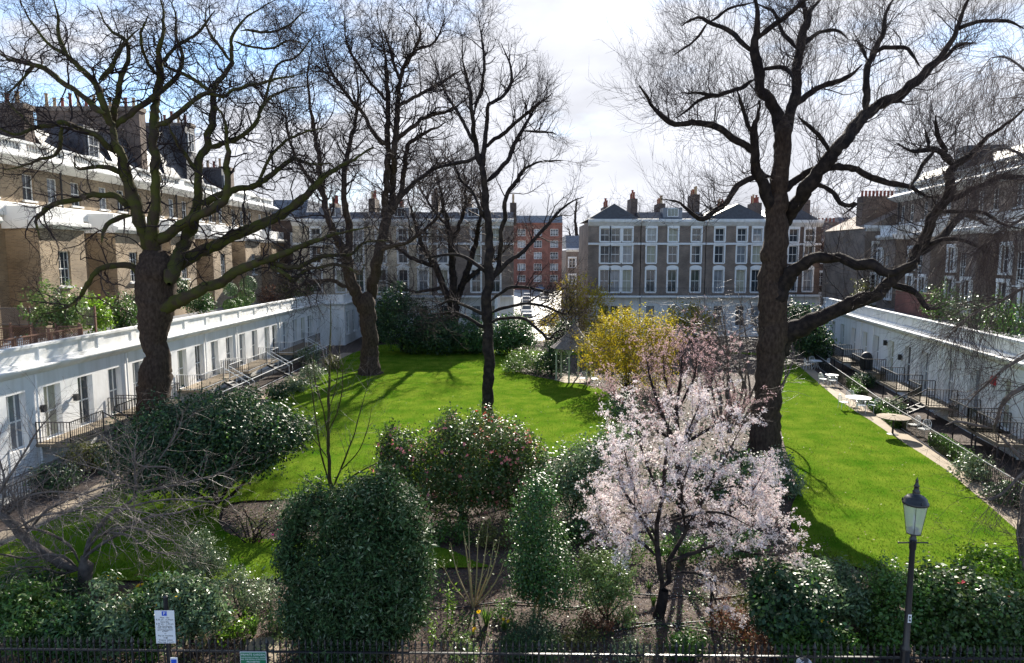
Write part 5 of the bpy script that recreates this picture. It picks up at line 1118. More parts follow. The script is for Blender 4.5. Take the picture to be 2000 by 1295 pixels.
# ---- yellow forsythias, the gazebo corner and the twiggy thicket
bush(1225, 762, 'forsythia', 'big yellow forsythia bush to the right of the gazebo', [(1225, 672, 84, 60, 2.0, 0), (1215, 632, 40, 26, 1.4, 0), (1290, 640, 30, 30, 1.2, .3), (1190, 700, 50, 44, 1.6, -.3), (1275, 690, 48, 50, 1.6, .2), (1220, 650, 58, 30, 1.5, .3), (1160, 680, 36, 36, 1.2, .2), (1250, 735, 60, 30, 1.4, -.3), (1300, 670, 30, 36, 1.2, .5)], 13000, 'petal_yellow', .12, seed=50, clump=.34, shell=.3, stems=34, rag=.2, sprays=420, extra=('leaf_olive', 5200, .10))
bush(1130, 668, 'forsythia', 'tall yellowish forsythia behind the gazebo roof, leaning over the street', [(1135, 580, 46, 40, 1.8, 0), (1110, 620, 40, 44, 1.6, 0), (1170, 620, 36, 46, 1.5, 0), (1070, 640, 30, 30, 1.2, 0), (1150, 650, 40, 30, 1.4, 0)], 7000, 'petal_yellow', .17, seed=51, clump=.36, shell=.3, sprays=260, stems=22, rag=.2, extra=('leaf_russet', 4200, .13))
bush(1350, 668, 'forsythia', 'smaller yellow forsythia farther back, right of the vase-shaped tree', [(1350, 620, 38, 28, 1.5, 0), (1335, 640, 36, 26, 1.4, 0), (1375, 640, 30, 24, 1.2, 0)], 5200, 'petal_yellow', .16, seed=52, clump=.3, shell=.4, stems=8, extra=('leaf_olive', 2600, .1))
bush(1075, 735, 'laurel_shrub', 'dark ivy-clad shrub just left of the gazebo', [(1085, 690, 24, 46, 1.2, .8), (1070, 710, 26, 24, 1.0, .4), (1100, 650, 22, 26, 1.0, 1.2)], 5200, 'leaf_dark', .12, seed=53)
bush(1040, 728, 'low_shrub', 'pale green low shrubs on the lawn edge left of the gazebo', [(1030, 705, 38, 22, 1.2, .2), (1060, 712, 28, 20, 1.0, 0), (1005, 715, 24, 14, .9, .2)], 4200, 'leaf_light', .12, seed=54, clump=.25)
t = Tree(33.0, 91)
t.limb([(1425, 845, 9), (1425, 800, 8), (1422, 740, 6), (1418, 660, 4)])
for k in range(22):
    a = 1380 + 7 * k + t.r.uniform(-10, 10); t.limb([(1400 + 3 * k, 835, 5), (a, 760, 4), (a + t.r.uniform(-35, 35), 690, 3), (a + t.r.uniform(-70, 70), t.r.uniform(575, 660), 2)], t.r.uniform(-2, 3))
r = t.r; A0 = t.arr(t.L, 18)
k2 = children(r, A0, 520, (.6, 2.0), (25, 70), up=.03, wander=.2, n=8, rr=.5, rmin=.008, rmax=.014, trange=(.15, 1)); k3 = children(r, k2, 1500, (.3, 1.0), (25, 70), up=0, wander=.2, n=5, rr=.6, rmin=.005, rmax=.008)
plant_tree(t, 'bare_shrub', 'grey twiggy thicket of bare stems left of the huge right trunk', 'shrub', 'bark_grey', 'twig_grey', [(k2, 4), (k3, 3)], sides=5)

# ---- blossom
def blossom_tree(t, name, label, k, fl, fsize, nfl, m, m2, bark='bark_dark', twm='twig_brown'):
    o = plant_tree(t, name, label, 'tree', bark, twm, [(a, b) for a, b in k], sides=7)
    A = k[-1][0]; B = k[-2][0]; r = t.r; out = []
    per = 7; nfl //= per
    for X, q in ((A, int(nfl * .75)), (B, int(nfl * .25))):
        i = r.randint(0, len(X), q); f = r.uniform(.15, 1, q) * (X.shape[1] - 1); j = np.minimum(f.astype(int), X.shape[1] - 2); u = (f - j)[:, None]
        out.append(np.repeat(X[i, j, :3] * (1 - u) + X[i, j + 1, :3] * u, per, 0) + r.randn(q * per, 3) * .032)
    P = np.vstack(out); d = r.randn(len(P), 3); h = r.rand(len(P)) < .8
    part('blossom', flowers(P[h], d[h], fsize, r, 3), m, o, kind='stuff'); part('blossom', flowers(P[~h], d[~h], fsize * .8, r, 3), m2, o, kind='stuff')
    return o
t = Tree(16.4, 95)
t.limb([(1284, 1252, 26), (1286, 1200, 22), (1290, 1150, 20)], rough=.03)
for p_, dy in (([(1290, 1155, 14), (1285, 1110, 12), (1282, 1060, 11), (1290, 980, 9), (1300, 900, 7), (1306, 840, 5), (1310, 790, 3)], .3), ([(1291, 1150, 14), (1308, 1130, 12), (1305, 1100, 10), (1340, 1040, 8), (1380, 960, 7), (1420, 890, 5), (1450, 830, 3)], -.8), ([(1284, 1070, 9), (1250, 1010, 8), (1220, 960, 6), (1195, 900, 4)], -.8), ([(1300, 1100, 9), (1380, 1070, 7), (1440, 1035, 6), (1490, 1010, 4), (1510, 995, 2)], .4), ([(1285, 1090, 8), (1240, 1050, 7), (1190, 1030, 5), (1160, 1010, 3)], .3), ([(1292, 980, 7), (1260, 900, 5), (1245, 850, 4), (1235, 805, 2)], .8), ([(1345, 1035, 7), (1430, 1000, 5), (1475, 950, 4), (1495, 910, 2)], -1), ([(1300, 920, 6), (1340, 850, 5), (1362, 800, 3), (1372, 770, 2)], .5), ([(1310, 1120, 6), (1360, 1120, 5), (1400, 1140, 4), (1395, 1180, 2)], -.8), ([(1400, 1065, 5), (1460, 1080, 4), (1520, 1085, 3), (1545, 1090, 2)], -.5), ([(1285, 1060, 6), (1240, 960, 5), (1215, 860, 3)], -1.2), ([(1340, 1045, 6), (1330, 960, 5), (1350, 900, 3)], -1.4), ([(1290, 1020, 6), (1400, 1000, 5), (1470, 1030, 3)], -1.2), ([(1288, 1040, 6), (1250, 1040, 5), (1200, 1070, 3)], -1.2), ([(1380, 960, 5), (1440, 950, 4), (1500, 960, 2)], .9), ([(1285, 1000, 5), (1210, 1000, 4), (1165, 970, 2)], .8)): t.limb(p_, dy)
r = t.r; A0 = t.arr(t.L[1:], 20)
k2 = children(r, A0, 420, (.3, .95), (25, 70), up=.05, wander=.14, n=8, rr=.4, rmin=.005, rmax=.012, trange=(.25, 1)); k3 = children(r, k2, 2300, (.15, .5), (25, 65), up=.04, wander=.14, n=5, rr=.6, rmin=.003, rmax=.006)
blossom_tree(t, 'blossom_tree', 'white and pink flowering plum tree in front, its trunk on bare soil', [(k2, 4), (k3, 3)], None, .052, 38000, 'petal_white', 'petal_pink')
t = Tree(22.5, 96)
t.limb([(1330, 1010, 18), (1330, 940, 16), (1325, 880, 14)])
for p_, dy in (([(1325, 885, 10), (1322, 800, 8), (1330, 730, 5), (1335, 668, 3)], .4), ([(1326, 890, 9), (1290, 800, 7), (1270, 740, 5), (1262, 690, 3)], -.6), ([(1326, 890, 9), (1370, 800, 7), (1390, 740, 5), (1400, 690, 3)], .6), ([(1324, 870, 8), (1260, 820, 6), (1210, 780, 3), (1188, 760, 2)], .5), ([(1326, 870, 8), (1400, 830, 6), (1450, 790, 3)], -.5), ([(1324, 800, 6), (1300, 740, 4), (1295, 690, 2)], .2), ([(1324, 800, 6), (1355, 740, 4), (1362, 690, 2)], -.3)): t.limb(p_, dy)
r = t.r; A0 = t.arr(t.L[1:], 20)
k2 = children(r, A0, 240, (.5, 1.5), (25, 60), up=.10, wander=.13, n=8, rr=.4, rmin=.006, rmax=.014, trange=(.25, 1)); k3 = children(r, k2, 1300, (.25, .8), (25, 60), up=.08, wander=.13, n=6, rr=.6, rmin=.004, rmax=.007)
blossom_tree(t, 'blossom_tree', 'brownish pink budding plum tree behind the white blossom', [(k2, 4), (k3, 3)], None, .048, 11000, 'petal_pink', 'leaf_russet')

# ---- evergreens closing the far side of the lawn, plants of the left bed and the terraces
for i, (a, b, L, n, m, lab) in enumerate([
    (790, 690, [(790, 630, 50, 50, 2.6, 0), (770, 600, 34, 36, 2.0, .5), (815, 660, 40, 28, 2.0, -.3)], 8200, 'leaf_dark', 'tall dark evergreen right of the forked plane trunk'),
    (862, 692, [(860, 655, 46, 36, 2.4, 0), (845, 640, 34, 30, 2, .4)], 6200, 'leaf_dark', 'dark evergreen below the multi-stemmed bare tree'),
    (925, 690, [(918, 655, 42, 34, 2.2, 0), (935, 670, 30, 22, 1.8, -.3)], 5200, 'leaf_laurel', 'dark laurel left of the slim dark trunk at the far lawn edge'),
    (1000, 692, [(1000, 650, 36, 36, 2.2, 0), (980, 665, 28, 26, 1.8, -.2), (1020, 660, 26, 28, 1.8, 0)], 6200, 'leaf_laurel', 'glossy laurel right of the slim dark trunk at the far lawn edge'),
    (740, 668, [(745, 620, 26, 40, 2.0, 0), (750, 650, 24, 20, 1.6, 0)], 3600, 'leaf_dark', 'dark bush against the pavilion flank'),
    (1575, 712, [(1575, 650, 36, 46, 2.0, 0), (1595, 672, 26, 28, 1.6, 0), (1555, 625, 24, 30, 1.5, .4)], 6500, 'leaf_dark', 'dark holly at the far end of the right lawn'),
    (1530, 640, [(1500, 590, 40, 44, 2.5, 0), (1470, 600, 34, 40, 2.4, 0)], 4600, 'leaf_dark', 'dark ivy-green evergreen behind the big right trunk'),
    (1270, 650, [(1230, 625, 46, 24, 2.2, 0), (1300, 620, 40, 28, 2.2, 0), (1400, 625, 44, 26, 2.2, 0)], 5600, 'leaf_dark', 'low evergreen hedge in front of the dark brick terrace')]):
    bush(a, b, 'evergreen_shrub', lab, L, n, m, .19, seed=60 + i, clump=.4, stems=3, group='evergreens at the far lawn edge')
pl = at(785, 690, 66); o = thing('cabbage_palm', 'spiky dark palm above the evergreens beside the forked plane', 'palm', (pl[0], 66, 0))
tp = at(785, 558, 66); part('trunk', MB().tube([(pl[0], 66, 0), (pl[0], 66, tp[2])], [.16, .12], 7), 'bark_dark', o)
rr_ = np.random.RandomState(3); fm = MB()
for k in range(60):
    d = rr_.randn(3); d /= np.linalg.norm(d); d[2] = abs(d[2]) * .7 - .1; L_ = rr_.uniform(.9, 1.5); q = np.array((pl[0], 66, tp[2])); s = np.cross(d, (0, 0, 1)); s = s / np.linalg.norm(s) * .05
    m_ = q + d * L_ * .6; e = q + d * L_ - np.array((0, 0, .35)); fm.add([q - s * .5, q + s * .5, m_ + s, m_ - s, e], [(0, 1, 2, 3), (3, 2, 4)])
part('fronds', fm, 'leaf_dark', o, kind='stuff')
for i, (a, b, hw, hh, m, lab) in enumerate([(650, 722, 16, 14, 'leaf_olive', 'olive shrub beside the stone path near the pavilion'), (612, 742, 24, 16, 'leaf_grey', 'grey-green clipped shrub on the left path edge'), (585, 765, 30, 15, 'leaf_grey', 'greyish low bush left of the path below the white stairs'), (548, 780, 26, 16, 'leaf_dark', 'dark shrub by the foot of the white stairs'), (605, 715, 26, 18, 'leaf_silver', 'pale leaved shrub in front of the far white stair'), (480, 800, 34, 22, 'leaf_laurel', 'laurel below the left range balcony'), (180, 920, 50, 30, 'leaf_olive', 'yellow-green shrub below the nearest left balcony'), (110, 960, 40, 26, 'leaf_dark', 'ivy mound under the nearest left balcony')]):
    bush(a, b, 'bed_shrub', lab, [(a, b - hh, hw, hh, .8, 0), (a - hw * .5, b - hh * .8, hw * .6, hh * .8, .6, .2)], 1700, m, .11, seed=80 + i, clump=.2, stems=3, group='shrubs along the left path')

def hedge(F, s0, s1, d0, d1, h, label, seed, m='leaf_mid', n=9000):
    r = np.random.RandomState(seed); p0 = F.p(s0, 0, d0); o = thing('box_hedge', label, 'hedge', p0, 'clipped box hedges by the right path')
    s = r.uniform(s0, s1, n); d = r.uniform(min(d0, d1), max(d0, d1), n); z = r.uniform(.05, h, n); f = r.randint(0, 5, n)
    z = np.where(f < 2, h, z); d = np.where(f == 2, d0, np.where(f == 3, d1, d)); s = np.where(f == 4, np.where(r.rand(n) < .5, s0, s1), s)
    P = np.array([F.p(a, c, b) for a, b, c in zip(s, d, z)]) + r.randn(n, 3) * .035; N = np.zeros((n, 3)); N[:, 2] = .6
    part('branches', MB().fbox(F, s0 + .1, s1 - .1, 0, h - .08, d0 + .08 * np.sign(d1 - d0), d1 - .08 * np.sign(d1 - d0)), 'leaf_dark', o); part('foliage', leaves(P, N, .085, .65, r, 1.0), m, o, kind='stuff')
for i, (pa, pb, lab) in enumerate([((1650, 752), (1668, 782), 'low box hedge between the second and third white tables'), ((1690, 795), (1740, 838), 'long low box hedge between the white table set and the parasol'), ((1808, 870), (1880, 925), 'box hedge beyond the parasol, under hanging twigs'), ((1950, 970), (2010, 1012), 'nearest box hedge at the right picture edge')]):
    A_, B_ = gr(*pa), gr(*pb); uu = (A_ - B_)[:2]; F_ = Fr(B_[:2], uu, False); hedge(F_, 0, float(np.linalg.norm(uu)), 0.12, .75, .6, lab, 120 + i)
for i, (a, b, hw, hh, lab) in enumerate([(1690, 757, 22, 13, 'dark clipped shrub behind the long box hedge'), (1745, 815, 26, 18, 'rounded dark shrub beside the parasol'), (1618, 700, 20, 16, 'dark shrub behind the farthest white table'), (1900, 940, 40, 24, 'grey lavender shrub behind the parasol hedge'), (1965, 985, 36, 20, 'dark low shrub in the nearest terrace bed')]):
    bush(a, b, 'bed_shrub', lab, [(a, b - hh, hw, hh, .7, 0)], 1500, 'leaf_dark' if i % 2 == 0 else 'leaf_grey', .09, seed=130 + i, stems=3, clump=.16, group='shrubs by the right railing')
# roof terrace plants on the left range (its deck lies at 4.45 m)
for i, (a, b, hw, hh, m, n, lab) in enumerate([(105, 640, 55, 50, 'leaf_light', 2600, 'yellow-green bamboo rising behind the brown trellis'), (175, 640, 40, 36, 'leaf_lime', 1900, 'sunlit lime shrub behind the right end of the trellis'), (232, 650, 40, 40, 'leaf_mid', 3200, 'leafy green shrub on the roof terrace left of the plane trunk'), (262, 625, 22, 30, 'leaf_laurel', 1400, 'dark shrub on the roof terrace touching the plane trunk'), (385, 607, 34, 22, 'leaf_laurel', 2400, 'dark green roof terrace shrub below the mossy limb'), (352, 580, 20, 20, 'leaf_dark', 1200, 'dark roof terrace shrub right of the plane fork'), (565, 585, 26, 20, 'leaf_olive', 1800, 'yellowish roof terrace shrub near the pavilion'), (600, 580, 20, 24, 'leaf_mid', 1700, 'bushy evergreen on the roof terrace next to the pavilion'), (525, 590, 22, 18, 'leaf_russet', 900, 'russet winter shrub on the roof terrace beside the topiary')]):
    Yb = (24.5 if i < 4 else 23.5) / (1000 - a) * FPX
    bush(a, b, 'terrace_shrub', lab, [(a, b - hh * .8, hw, hh, .9, 0), (a + hw * .4, b - hh * .5, hw * .6, hh * .6, .7, .1)], n, m, .12 if i > 1 else .15, Y=Yb, z=4.46, seed=140 + i, stems=4, clump=.25, shell=.35, group='plants on the left roof terrace')
for i, (a, b, rr0, lab) in enumerate([(448, 597, 13, 'clipped topiary ball at the left end of the row'), (462, 594, 13, 'second clipped topiary ball in the row along the parapet'), (475, 591, 13, 'third clipped topiary ball in the row along the parapet'), (481, 580, 17, 'larger topiary ball behind the row'), (485, 556, 17, 'clipped topiary ball on a tall stem above the row'), (450, 566, 14, 'dark topiary ball above the left end of the row')]):
    Yb = 23.0 / (1000 - a) * FPX; q = at(a, b, Yb); k = Yb / FPX; r = np.random.RandomState(160 + i)
    o = thing('topiary_ball', lab, 'topiary', (q[0], q[1], 4.45), 'topiary balls on the left roof terrace'); d = r.randn(2200, 3); d /= np.linalg.norm(d, axis=1, keepdims=True); R_ = rr0 * k
    part('stem', MB().tube([(q[0], q[1], 4.45), (q[0], q[1], q[2])], [.04, .03], 6), 'bark_dark', o); part('pot', MB().lathe((q[0], q[1], 4.45), [(.2, 0), (.27, .35), (.29, .38)], 10), 'terracotta', o)
    part('foliage', leaves(q[None] + d * R_ * r.uniform(.85, 1.02, 2200)[:, None], d, .07, .6, r, .5), 'leaf_mid' if i < 4 else 'leaf_laurel', o, kind='stuff')
# shrubs on the right range's roof terrace
for i, (a, b, hw, hh, m, lab) in enumerate([(1690, 600, 26, 34, 'leaf_olive', 'yellowish shrub on the right roof terrace left of the brick wall'), (1840, 620, 36, 40, 'leaf_mid', 'green shrub on the right roof terrace beside the brick wall'), (1900, 640, 46, 36, 'leaf_grey', 'grey-green shrub along the right parapet'), (1965, 650, 40, 40, 'leaf_mid', 'leafy shrub on the right parapet at the picture edge')]):
    s = FRr.s_at(a, 5, -3.5); Yb = FRr.p(s, 0, -3.5)[1]
    bush(a, b, 'terrace_shrub', lab, [(a, b - hh * .7, hw, hh, 1.0, 0)], 1700, m, .12, Y=Yb, z=4.46, seed=170 + i, stems=5, clump=.25, shell=.2, group='plants on the right roof terrace')

# ---- litter and ground cover on the soil
rs = np.random.RandomState(77)
def on_soil(n, x0, x1, y0, y1):
    x = rs.uniform(x0, x1, n); y = y0 + (y1 - y0) * rs.rand(n) ** 1.3; k = ~(inside(x, y, L_out) & ~inside(x, y, L_bed)); return x[k], y[k]
x, y = on_soil(16000, -15, 18, 13.8, 28); P = np.stack([x, y, np.full(len(x), .02) + rs.rand(len(x)) * .03], 1); U_ = np.zeros_like(P); U_[:, 2] = 1
stuff('leaf_litter', leaves(P, U_, .055, .6, rs, .5), 'leaf_russet', 'dry brown leaf litter strewn over the bare soil bed', 'litter')
x, y = on_soil(5200, -15, 18, 13.8, 28); P = np.stack([x, y, np.full(len(x), .025) + rs.rand(len(x)) * .03], 1); U_ = np.zeros_like(P); U_[:, 2] = 1
stuff('leaf_litter', leaves(P, U_, .045, .5, rs, .5), 'wood_pale', 'pale wood chips and dry bits strewn over the soil', 'litter')
cxs = rs.uniform(-14, 17, 230); cys = rs.uniform(13.9, 18.5, 230); x = np.repeat(cxs, 40) + rs.randn(9200) * .16; y = np.repeat(cys, 40) + rs.randn(9200) * .14; k = ~(inside(x, y, L_out) & ~inside(x, y, L_bed)) & (y > 13.75)
x, y = x[k], y[k]; P = np.stack([x, y, .03 + rs.rand(len(x)) * .14], 1); U_ = np.zeros_like(P); U_[:, 2] = 1
stuff('undergrowth', leaves(P, U_, .065, .5, rs, .7), 'leaf_mid', 'low green ground cover dotted over the soil behind the railing', 'ground cover')
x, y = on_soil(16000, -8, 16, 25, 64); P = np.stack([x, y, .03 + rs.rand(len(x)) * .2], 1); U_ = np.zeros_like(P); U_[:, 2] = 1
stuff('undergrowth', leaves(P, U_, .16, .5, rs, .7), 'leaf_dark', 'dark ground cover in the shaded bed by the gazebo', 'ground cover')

# more life in the front beds: ivy, seedlings, dry stalks and fallen twigs
for m_, n_, z_, sz_, lab, sd_ in (('leaf_laurel', 9000, .10, .075, 'dark ivy creeping over the front soil bed', 301), ('leaf_light', 4200, .22, .06, 'pale green seedlings and weeds on the front soil', 302), ('leaf_olive', 3600, .30, .05, 'yellowish low growth scattered through the beds', 303)):
    rq = np.random.RandomState(sd_); k_ = n_ // 45; px_ = rq.uniform(-13, 16, k_); py_ = 13.6 + 11.5 * rq.rand(k_) ** 1.5; x = np.repeat(px_, 45) + rq.randn(k_ * 45) * .24; y = np.repeat(py_, 45) + rq.randn(k_ * 45) * .2
    k = ~(inside(x, y, L_out) & ~inside(x, y, L_bed)) & (y > 13.5); x, y = x[k], y[k]; P = np.stack([x, y, .02 + rq.rand(len(x)) ** 1.5 * z_], 1); U_ = np.zeros_like(P); U_[:, 2] = 1
    stuff('undergrowth', leaves(P, U_, sz_, .5, rq, .8), m_, lab, 'ground cover')
rq = np.random.RandomState(305); x, y = on_soil(2600, -13, 16, 13.6, 27); n_ = len(x); a = rq.rand(n_) * 2 * PI; l_ = rq.uniform(.15, .7, n_); up_ = np.where(rq.rand(n_) < .45, rq.uniform(.2, .6, n_), .02) 
P = np.stack([np.stack([x + np.cos(a) * l_ * t_ + .05 * math.sin(3 * t_), y + np.sin(a) * l_ * t_, .03 + up_ * t_ + .02 * math.sin(PI * t_)], 1) for t_ in (0, .35, .7, 1)], 1)
stuff('fallen_twigs', sweep(P, np.tile((.008, .007, .005, .003), (n_, 1)), 3), 'twig_brown', 'dry twigs and dead stalks lying on the soil beds', 'twigs')
rq = np.random.RandomState(306); x = rq.normal(4.2, 1.6, 1500); y = rq.normal(16.6, 1.3, 1500); k = (y > 13.6); P = np.stack([x[k], y[k], np.where(inside(x[k], y[k], L_out) & ~inside(x[k], y[k], L_bed), .1, .035)], 1); U_ = np.zeros_like(P); U_[:, 2] = 1
stuff('fallen_petals', leaves(P, U_, .03, .7, rq, .3), 'petal_white', 'white petals fallen on the soil round the blossom trunk', 'petals')
rq = np.random.RandomState(307); n_ = 2600; y = 17.5 + 45 * rq.rand(n_) ** 1.4; x = rq.uniform(-16, 24, n_); k = inside(x, y, L_out) & ~inside(x, y, L_bed); P = np.stack([x[k], y[k], hgt(x[k], y[k]) + .04], 1); U_ = np.zeros_like(P); U_[:, 2] = 1
stuff('fallen_leaves', leaves(P, U_, .07, .6, rq, .4), 'leaf_russet', 'old brown leaves scattered on the lawn', 'leaves')

# looser plants that fill the beds between the big shrubs
for i, (a, b, hw, hh, m, n, sz, lab) in enumerate([
    (1130, 1262, 34, 20, 'leaf_olive', 520, .06, 'thin yellowish plant on the soil between the low conifer and the blossom trunk'),
    (1165, 1232, 30, 18, 'leaf_russet', 420, .06, 'russet dry plant in front of the loose light green shrub'),
    (1215, 1216, 24, 18, 'leaf_light', 520, .06, 'pale green plant just left of the blossom trunk'),
    (1425, 1235, 36, 30, 'leaf_russet', 700, .06, 'reddish brown twiggy shrub right of the stake'),
    (1465, 1205, 30, 28, 'leaf_olive', 640, .07, 'olive-brown plant left of the dark bush with yellow leaves'),
    (1482, 1275, 40, 22, 'leaf_russet', 620, .06, 'russet stalks behind the railing left of the cyclist'),
    (905, 1284, 26, 16, 'leaf_light', 420, .07, 'pale low plant at the railing below the budding stems'),
    (985, 1212, 20, 18, 'leaf_mid', 420, .06, 'small green plant under the upright holly shrub'),
    (540, 1236, 22, 26, 'leaf_light', 620, .06, 'variegated pale plant beside the stone gate path'),
    (455, 1250, 34, 24, 'leaf_lime', 620, .075, 'yellow-green leafy plant right of the timber post'),
    (520, 1175, 24, 24, 'leaf_grey', 560, .06, 'grey-green plant at the left foot of the yew'),
    (1700, 1230, 30, 30, 'leaf_lime', 800, .075, 'yellow-green plant on bare soil left of the lamp column'),
    (1690, 1276, 34, 22, 'leaf_mid', 700, .09, 'leafy green plant at the railing left of the lamp base'),
    (880, 1062, 46, 26, 'leaf_mid', 1200, .08, 'loose green shrub in front of the middle camellia'),
    (965, 1072, 40, 30, 'leaf_olive', 1100, .07, 'olive shrub between the camellias and the holly'),
    (1120, 1062, 44, 34, 'leaf_laurel', 1500, .08, 'dark green shrub right of the holly under the blossom edge'),
    (1235, 1096, 46, 30, 'leaf_light', 1200, .07, 'pale green shrub under the left side of the blossom crown'),
    (1330, 1100, 50, 30, 'leaf_mid', 1300, .08, 'green shrub behind the blossom trunk'),
    (1440, 1096, 50, 32, 'leaf_laurel', 1500, .08, 'dark shrub under the right side of the blossom crown, near the stake'),
    (700, 985, 60, 26, 'leaf_olive', 900, .07, 'olive growth on the bed just behind the yew'),
    (560, 1010, 40, 26, 'leaf_grey', 700, .07, 'thin grey shrub where the bed meets the left lawn')]):
    bush(a, b, 'bed_plant', lab, [(a, b - hh, hw, hh, .5, 0), (a - hw * .6, b - hh * .7, hw * .55, hh * .7, .35, .1), (a + hw * .55, b - hh * .8, hw * .5, hh * .9, .35, 0)], n, m, sz, cat='plant', seed=400 + i, stems=9, stemr=.009, stem_m='twig_brown', clump=.14, shell=.2, rag=.25, group='plants filling the front beds')
# ================================================================== OBJECTS
# ---- front railing: 150 spear-headed bars, stouter posts, one top rail
YR0, YR1 = 13.40, 13.00                       # it runs a little nearer on the right
XL, XR = -12.0, 12.2
def ry(x): return YR0 + (YR1 - YR0) * (x - XL) / (XR - XL)
fence = thing('iron_railing', 'black iron railing with spear heads along the front of the garden', 'railing', (0, ry(0), 0.1))
ZT = 0.97
part('rail', MB().hexa([(XL, ry(XL) - .022, ZT - .016), (XR, ry(XR) - .022, ZT - .016), (XR, ry(XR) + .022, ZT - .016), (XL, ry(XL) + .022, ZT - .016), (XL, ry(XL) - .022, ZT + .016), (XR, ry(XR) - .022, ZT + .016), (XR, ry(XR) + .022, ZT + .016), (XL, ry(XL) + .022, ZT + .016)]), 'iron', fence)
part('kerb', MB().hexa([(XL, ry(XL) - .12, 0.0), (XR, ry(XR) - .12, 0.0), (XR, ry(XR) + .12, 0.0), (XL, ry(XL) + .12, 0.0), (XL, ry(XL) - .12, .22), (XR, ry(XR) - .12, .22), (XR, ry(XR) + .12, .22), (XL, ry(XL) + .12, .22)]), 'stone', fence)
def bar_mesh(r, h, head):
    b = MB(); b.box(-r, r, -r, r, .315, h)
    b.lathe((0, 0, h), [(r * 1.2, 0), (r * 1.9, .015), (r * 1.1, .035), (head, .075), (head * .95, .10), (head * .5, .15), (.003, .20)], 6)
    me = bpy.data.meshes.new('bar'); me.from_pydata(b.v, [], b.f); me.materials.append(MAT['iron']); return me
bm_, pm_ = bar_mesh(.0105, 1.06, .030), bar_mesh(.021, 1.08, .046)
sp_ = 0.136; n_ = int((XR - XL) / sp_); off_ = 8
for i in range(n_):
    x = XL + .05 + sp_ * i; o = bpy.data.objects.new('post' if i % 21 == off_ else 'bar', pm_ if i % 21 == off_ else bm_); C.objects.link(o); o.parent = fence; o.location = (x, ry(x) - ry(0), -0.1)

# ---- lettering: flat print on its plate
def text(s, size, loc, m, par, rot=(PI / 2, 0, 0), name='lettering'):
    c = bpy.data.curves.new(name, 'FONT'); c.body = s; c.size = size; c.align_x = 'CENTER'; c.align_y = 'CENTER'; c.resolution_u = 2; c.extrude = .0006
    t_ = bpy.data.objects.new(name, c); C.objects.link(t_); dg = bpy.context.evaluated_depsgraph_get(); me = bpy.data.meshes.new_from_object(t_.evaluated_get(dg)); bpy.data.objects.remove(t_)
    me.materials.clear(); me.materials.append(MAT[m]); o = bpy.data.objects.new(name, me); C.objects.link(o); o.parent = par; o.location = Vector(loc) - wloc(par); o.rotation_euler = rot; return o
mat('sign_white', (0.78, 0.79, 0.80), 0.45); mat('sign_blue', (0.01, 0.08, 0.55), 0.4); mat('sign_green', (0.006, 0.16, 0.07), 0.4); mat('ink', (0.06, 0.06, 0.06), 0.6)

# ---- parking sign
q = at(323, 1224, 12.85); sx, sy, sz = q
sg = thing('parking_sign', 'white parking sign with blue P on a black pole by the railing', 'sign', (sx, sy, .1))
part('pole', MB().lathe((sx + .01, sy + .05, .1), [(.045, 0), (.045, sz + .50), (.047, sz + .51), (.03, sz + .53)], 10), 'iron', sg, smooth=True)
pl_ = part('plate', MB().box(sx - .198, sx + .198, sy - .012, sy, sz - .35, sz + .35), 'sign_white', sg)
part('rim', MB().box(sx - .2, sx + .2, sy - .004, sy + .004, sz - .354, sz + .354), 'iron_dull', pl_)
part('symbol_square', MB().box(sx - .05, sx + .05, sy - .016, sy - .0125, sz + .24, sz + .335), 'sign_blue', pl_)
text('P', .10, (sx, sy - .0185, sz + .288), 'sign_white', pl_, name='symbol')
for s_, dz, k in (('Mon - Fri', .20, .050), ('8.30 am - 6.30 pm', .155, .048), ('Saturday', .11, .050), ('8.30 am - 1.30 pm', .066, .048), ('Pay by phone', .02, .050), ('020 7023 9078', -.018, .050), ('quoting location', -.058, .048), ('67847', -.094, .050), ('or', -.14, .045), ('Pay at machine', -.186, .050), ('Display ticket', -.278, .050), ('Max stay 4 hours', -.322, .048)):
    text(s_, k, (sx, sy - .0135, sz + dz), 'ink', pl_)
part('arrow', MB().box(sx - .045, sx + .02, sy - .015, sy - .0125, sz - .238, sz - .228).add([(sx + .015, sy - .0152, sz - .253), (sx + .05, sy - .0152, sz - .233), (sx + .015, sy - .0152, sz - .213)], [(0, 1, 2)]), 'ink', pl_)
q2 = at(338, 1291, 12.8); part('notice', MB().box(q2[0] - .07, q2[0] + .07, sy - .02, sy - .004, q2[2] - .12, q2[2] + .05), 'sign_white', sg, label='small blue and white notice low on the pole'); part('notice_band', MB().box(q2[0] - .055, q2[0] + .055, sy - .024, sy - .0205, q2[2] - .08, q2[2] + .015), 'sign_blue', sg)

# ---- green notice on the railing
q = at(494, 1277, ry(-5.0) - .05); gx, gy, gz = q; gz -= .14
gs = thing('garden_notice', 'green private garden notice with white lettering fixed to the railing', 'sign', (gx, gy, gz))
gp = part('plate', MB().box(gx - .265, gx + .265, gy, gy + .014, gz - .17, gz + .17), 'sign_green', gs); part('border', MB().box(gx - .275, gx + .275, gy + .004, gy + .016, gz - .18, gz + .18), 'sign_white', gp)
for s_, dz, k in (('PRIVATE GARDEN', .12, .062), ('THE PLAYING OF BALL GAMES', .06, .0385), ('AND THE RIDING OF BICYCLES', .015, .0385), ('PROHIBITED', -.04, .05)): text(s_, k, (gx, gy - .0015, gz + dz), 'sign_white', gp)

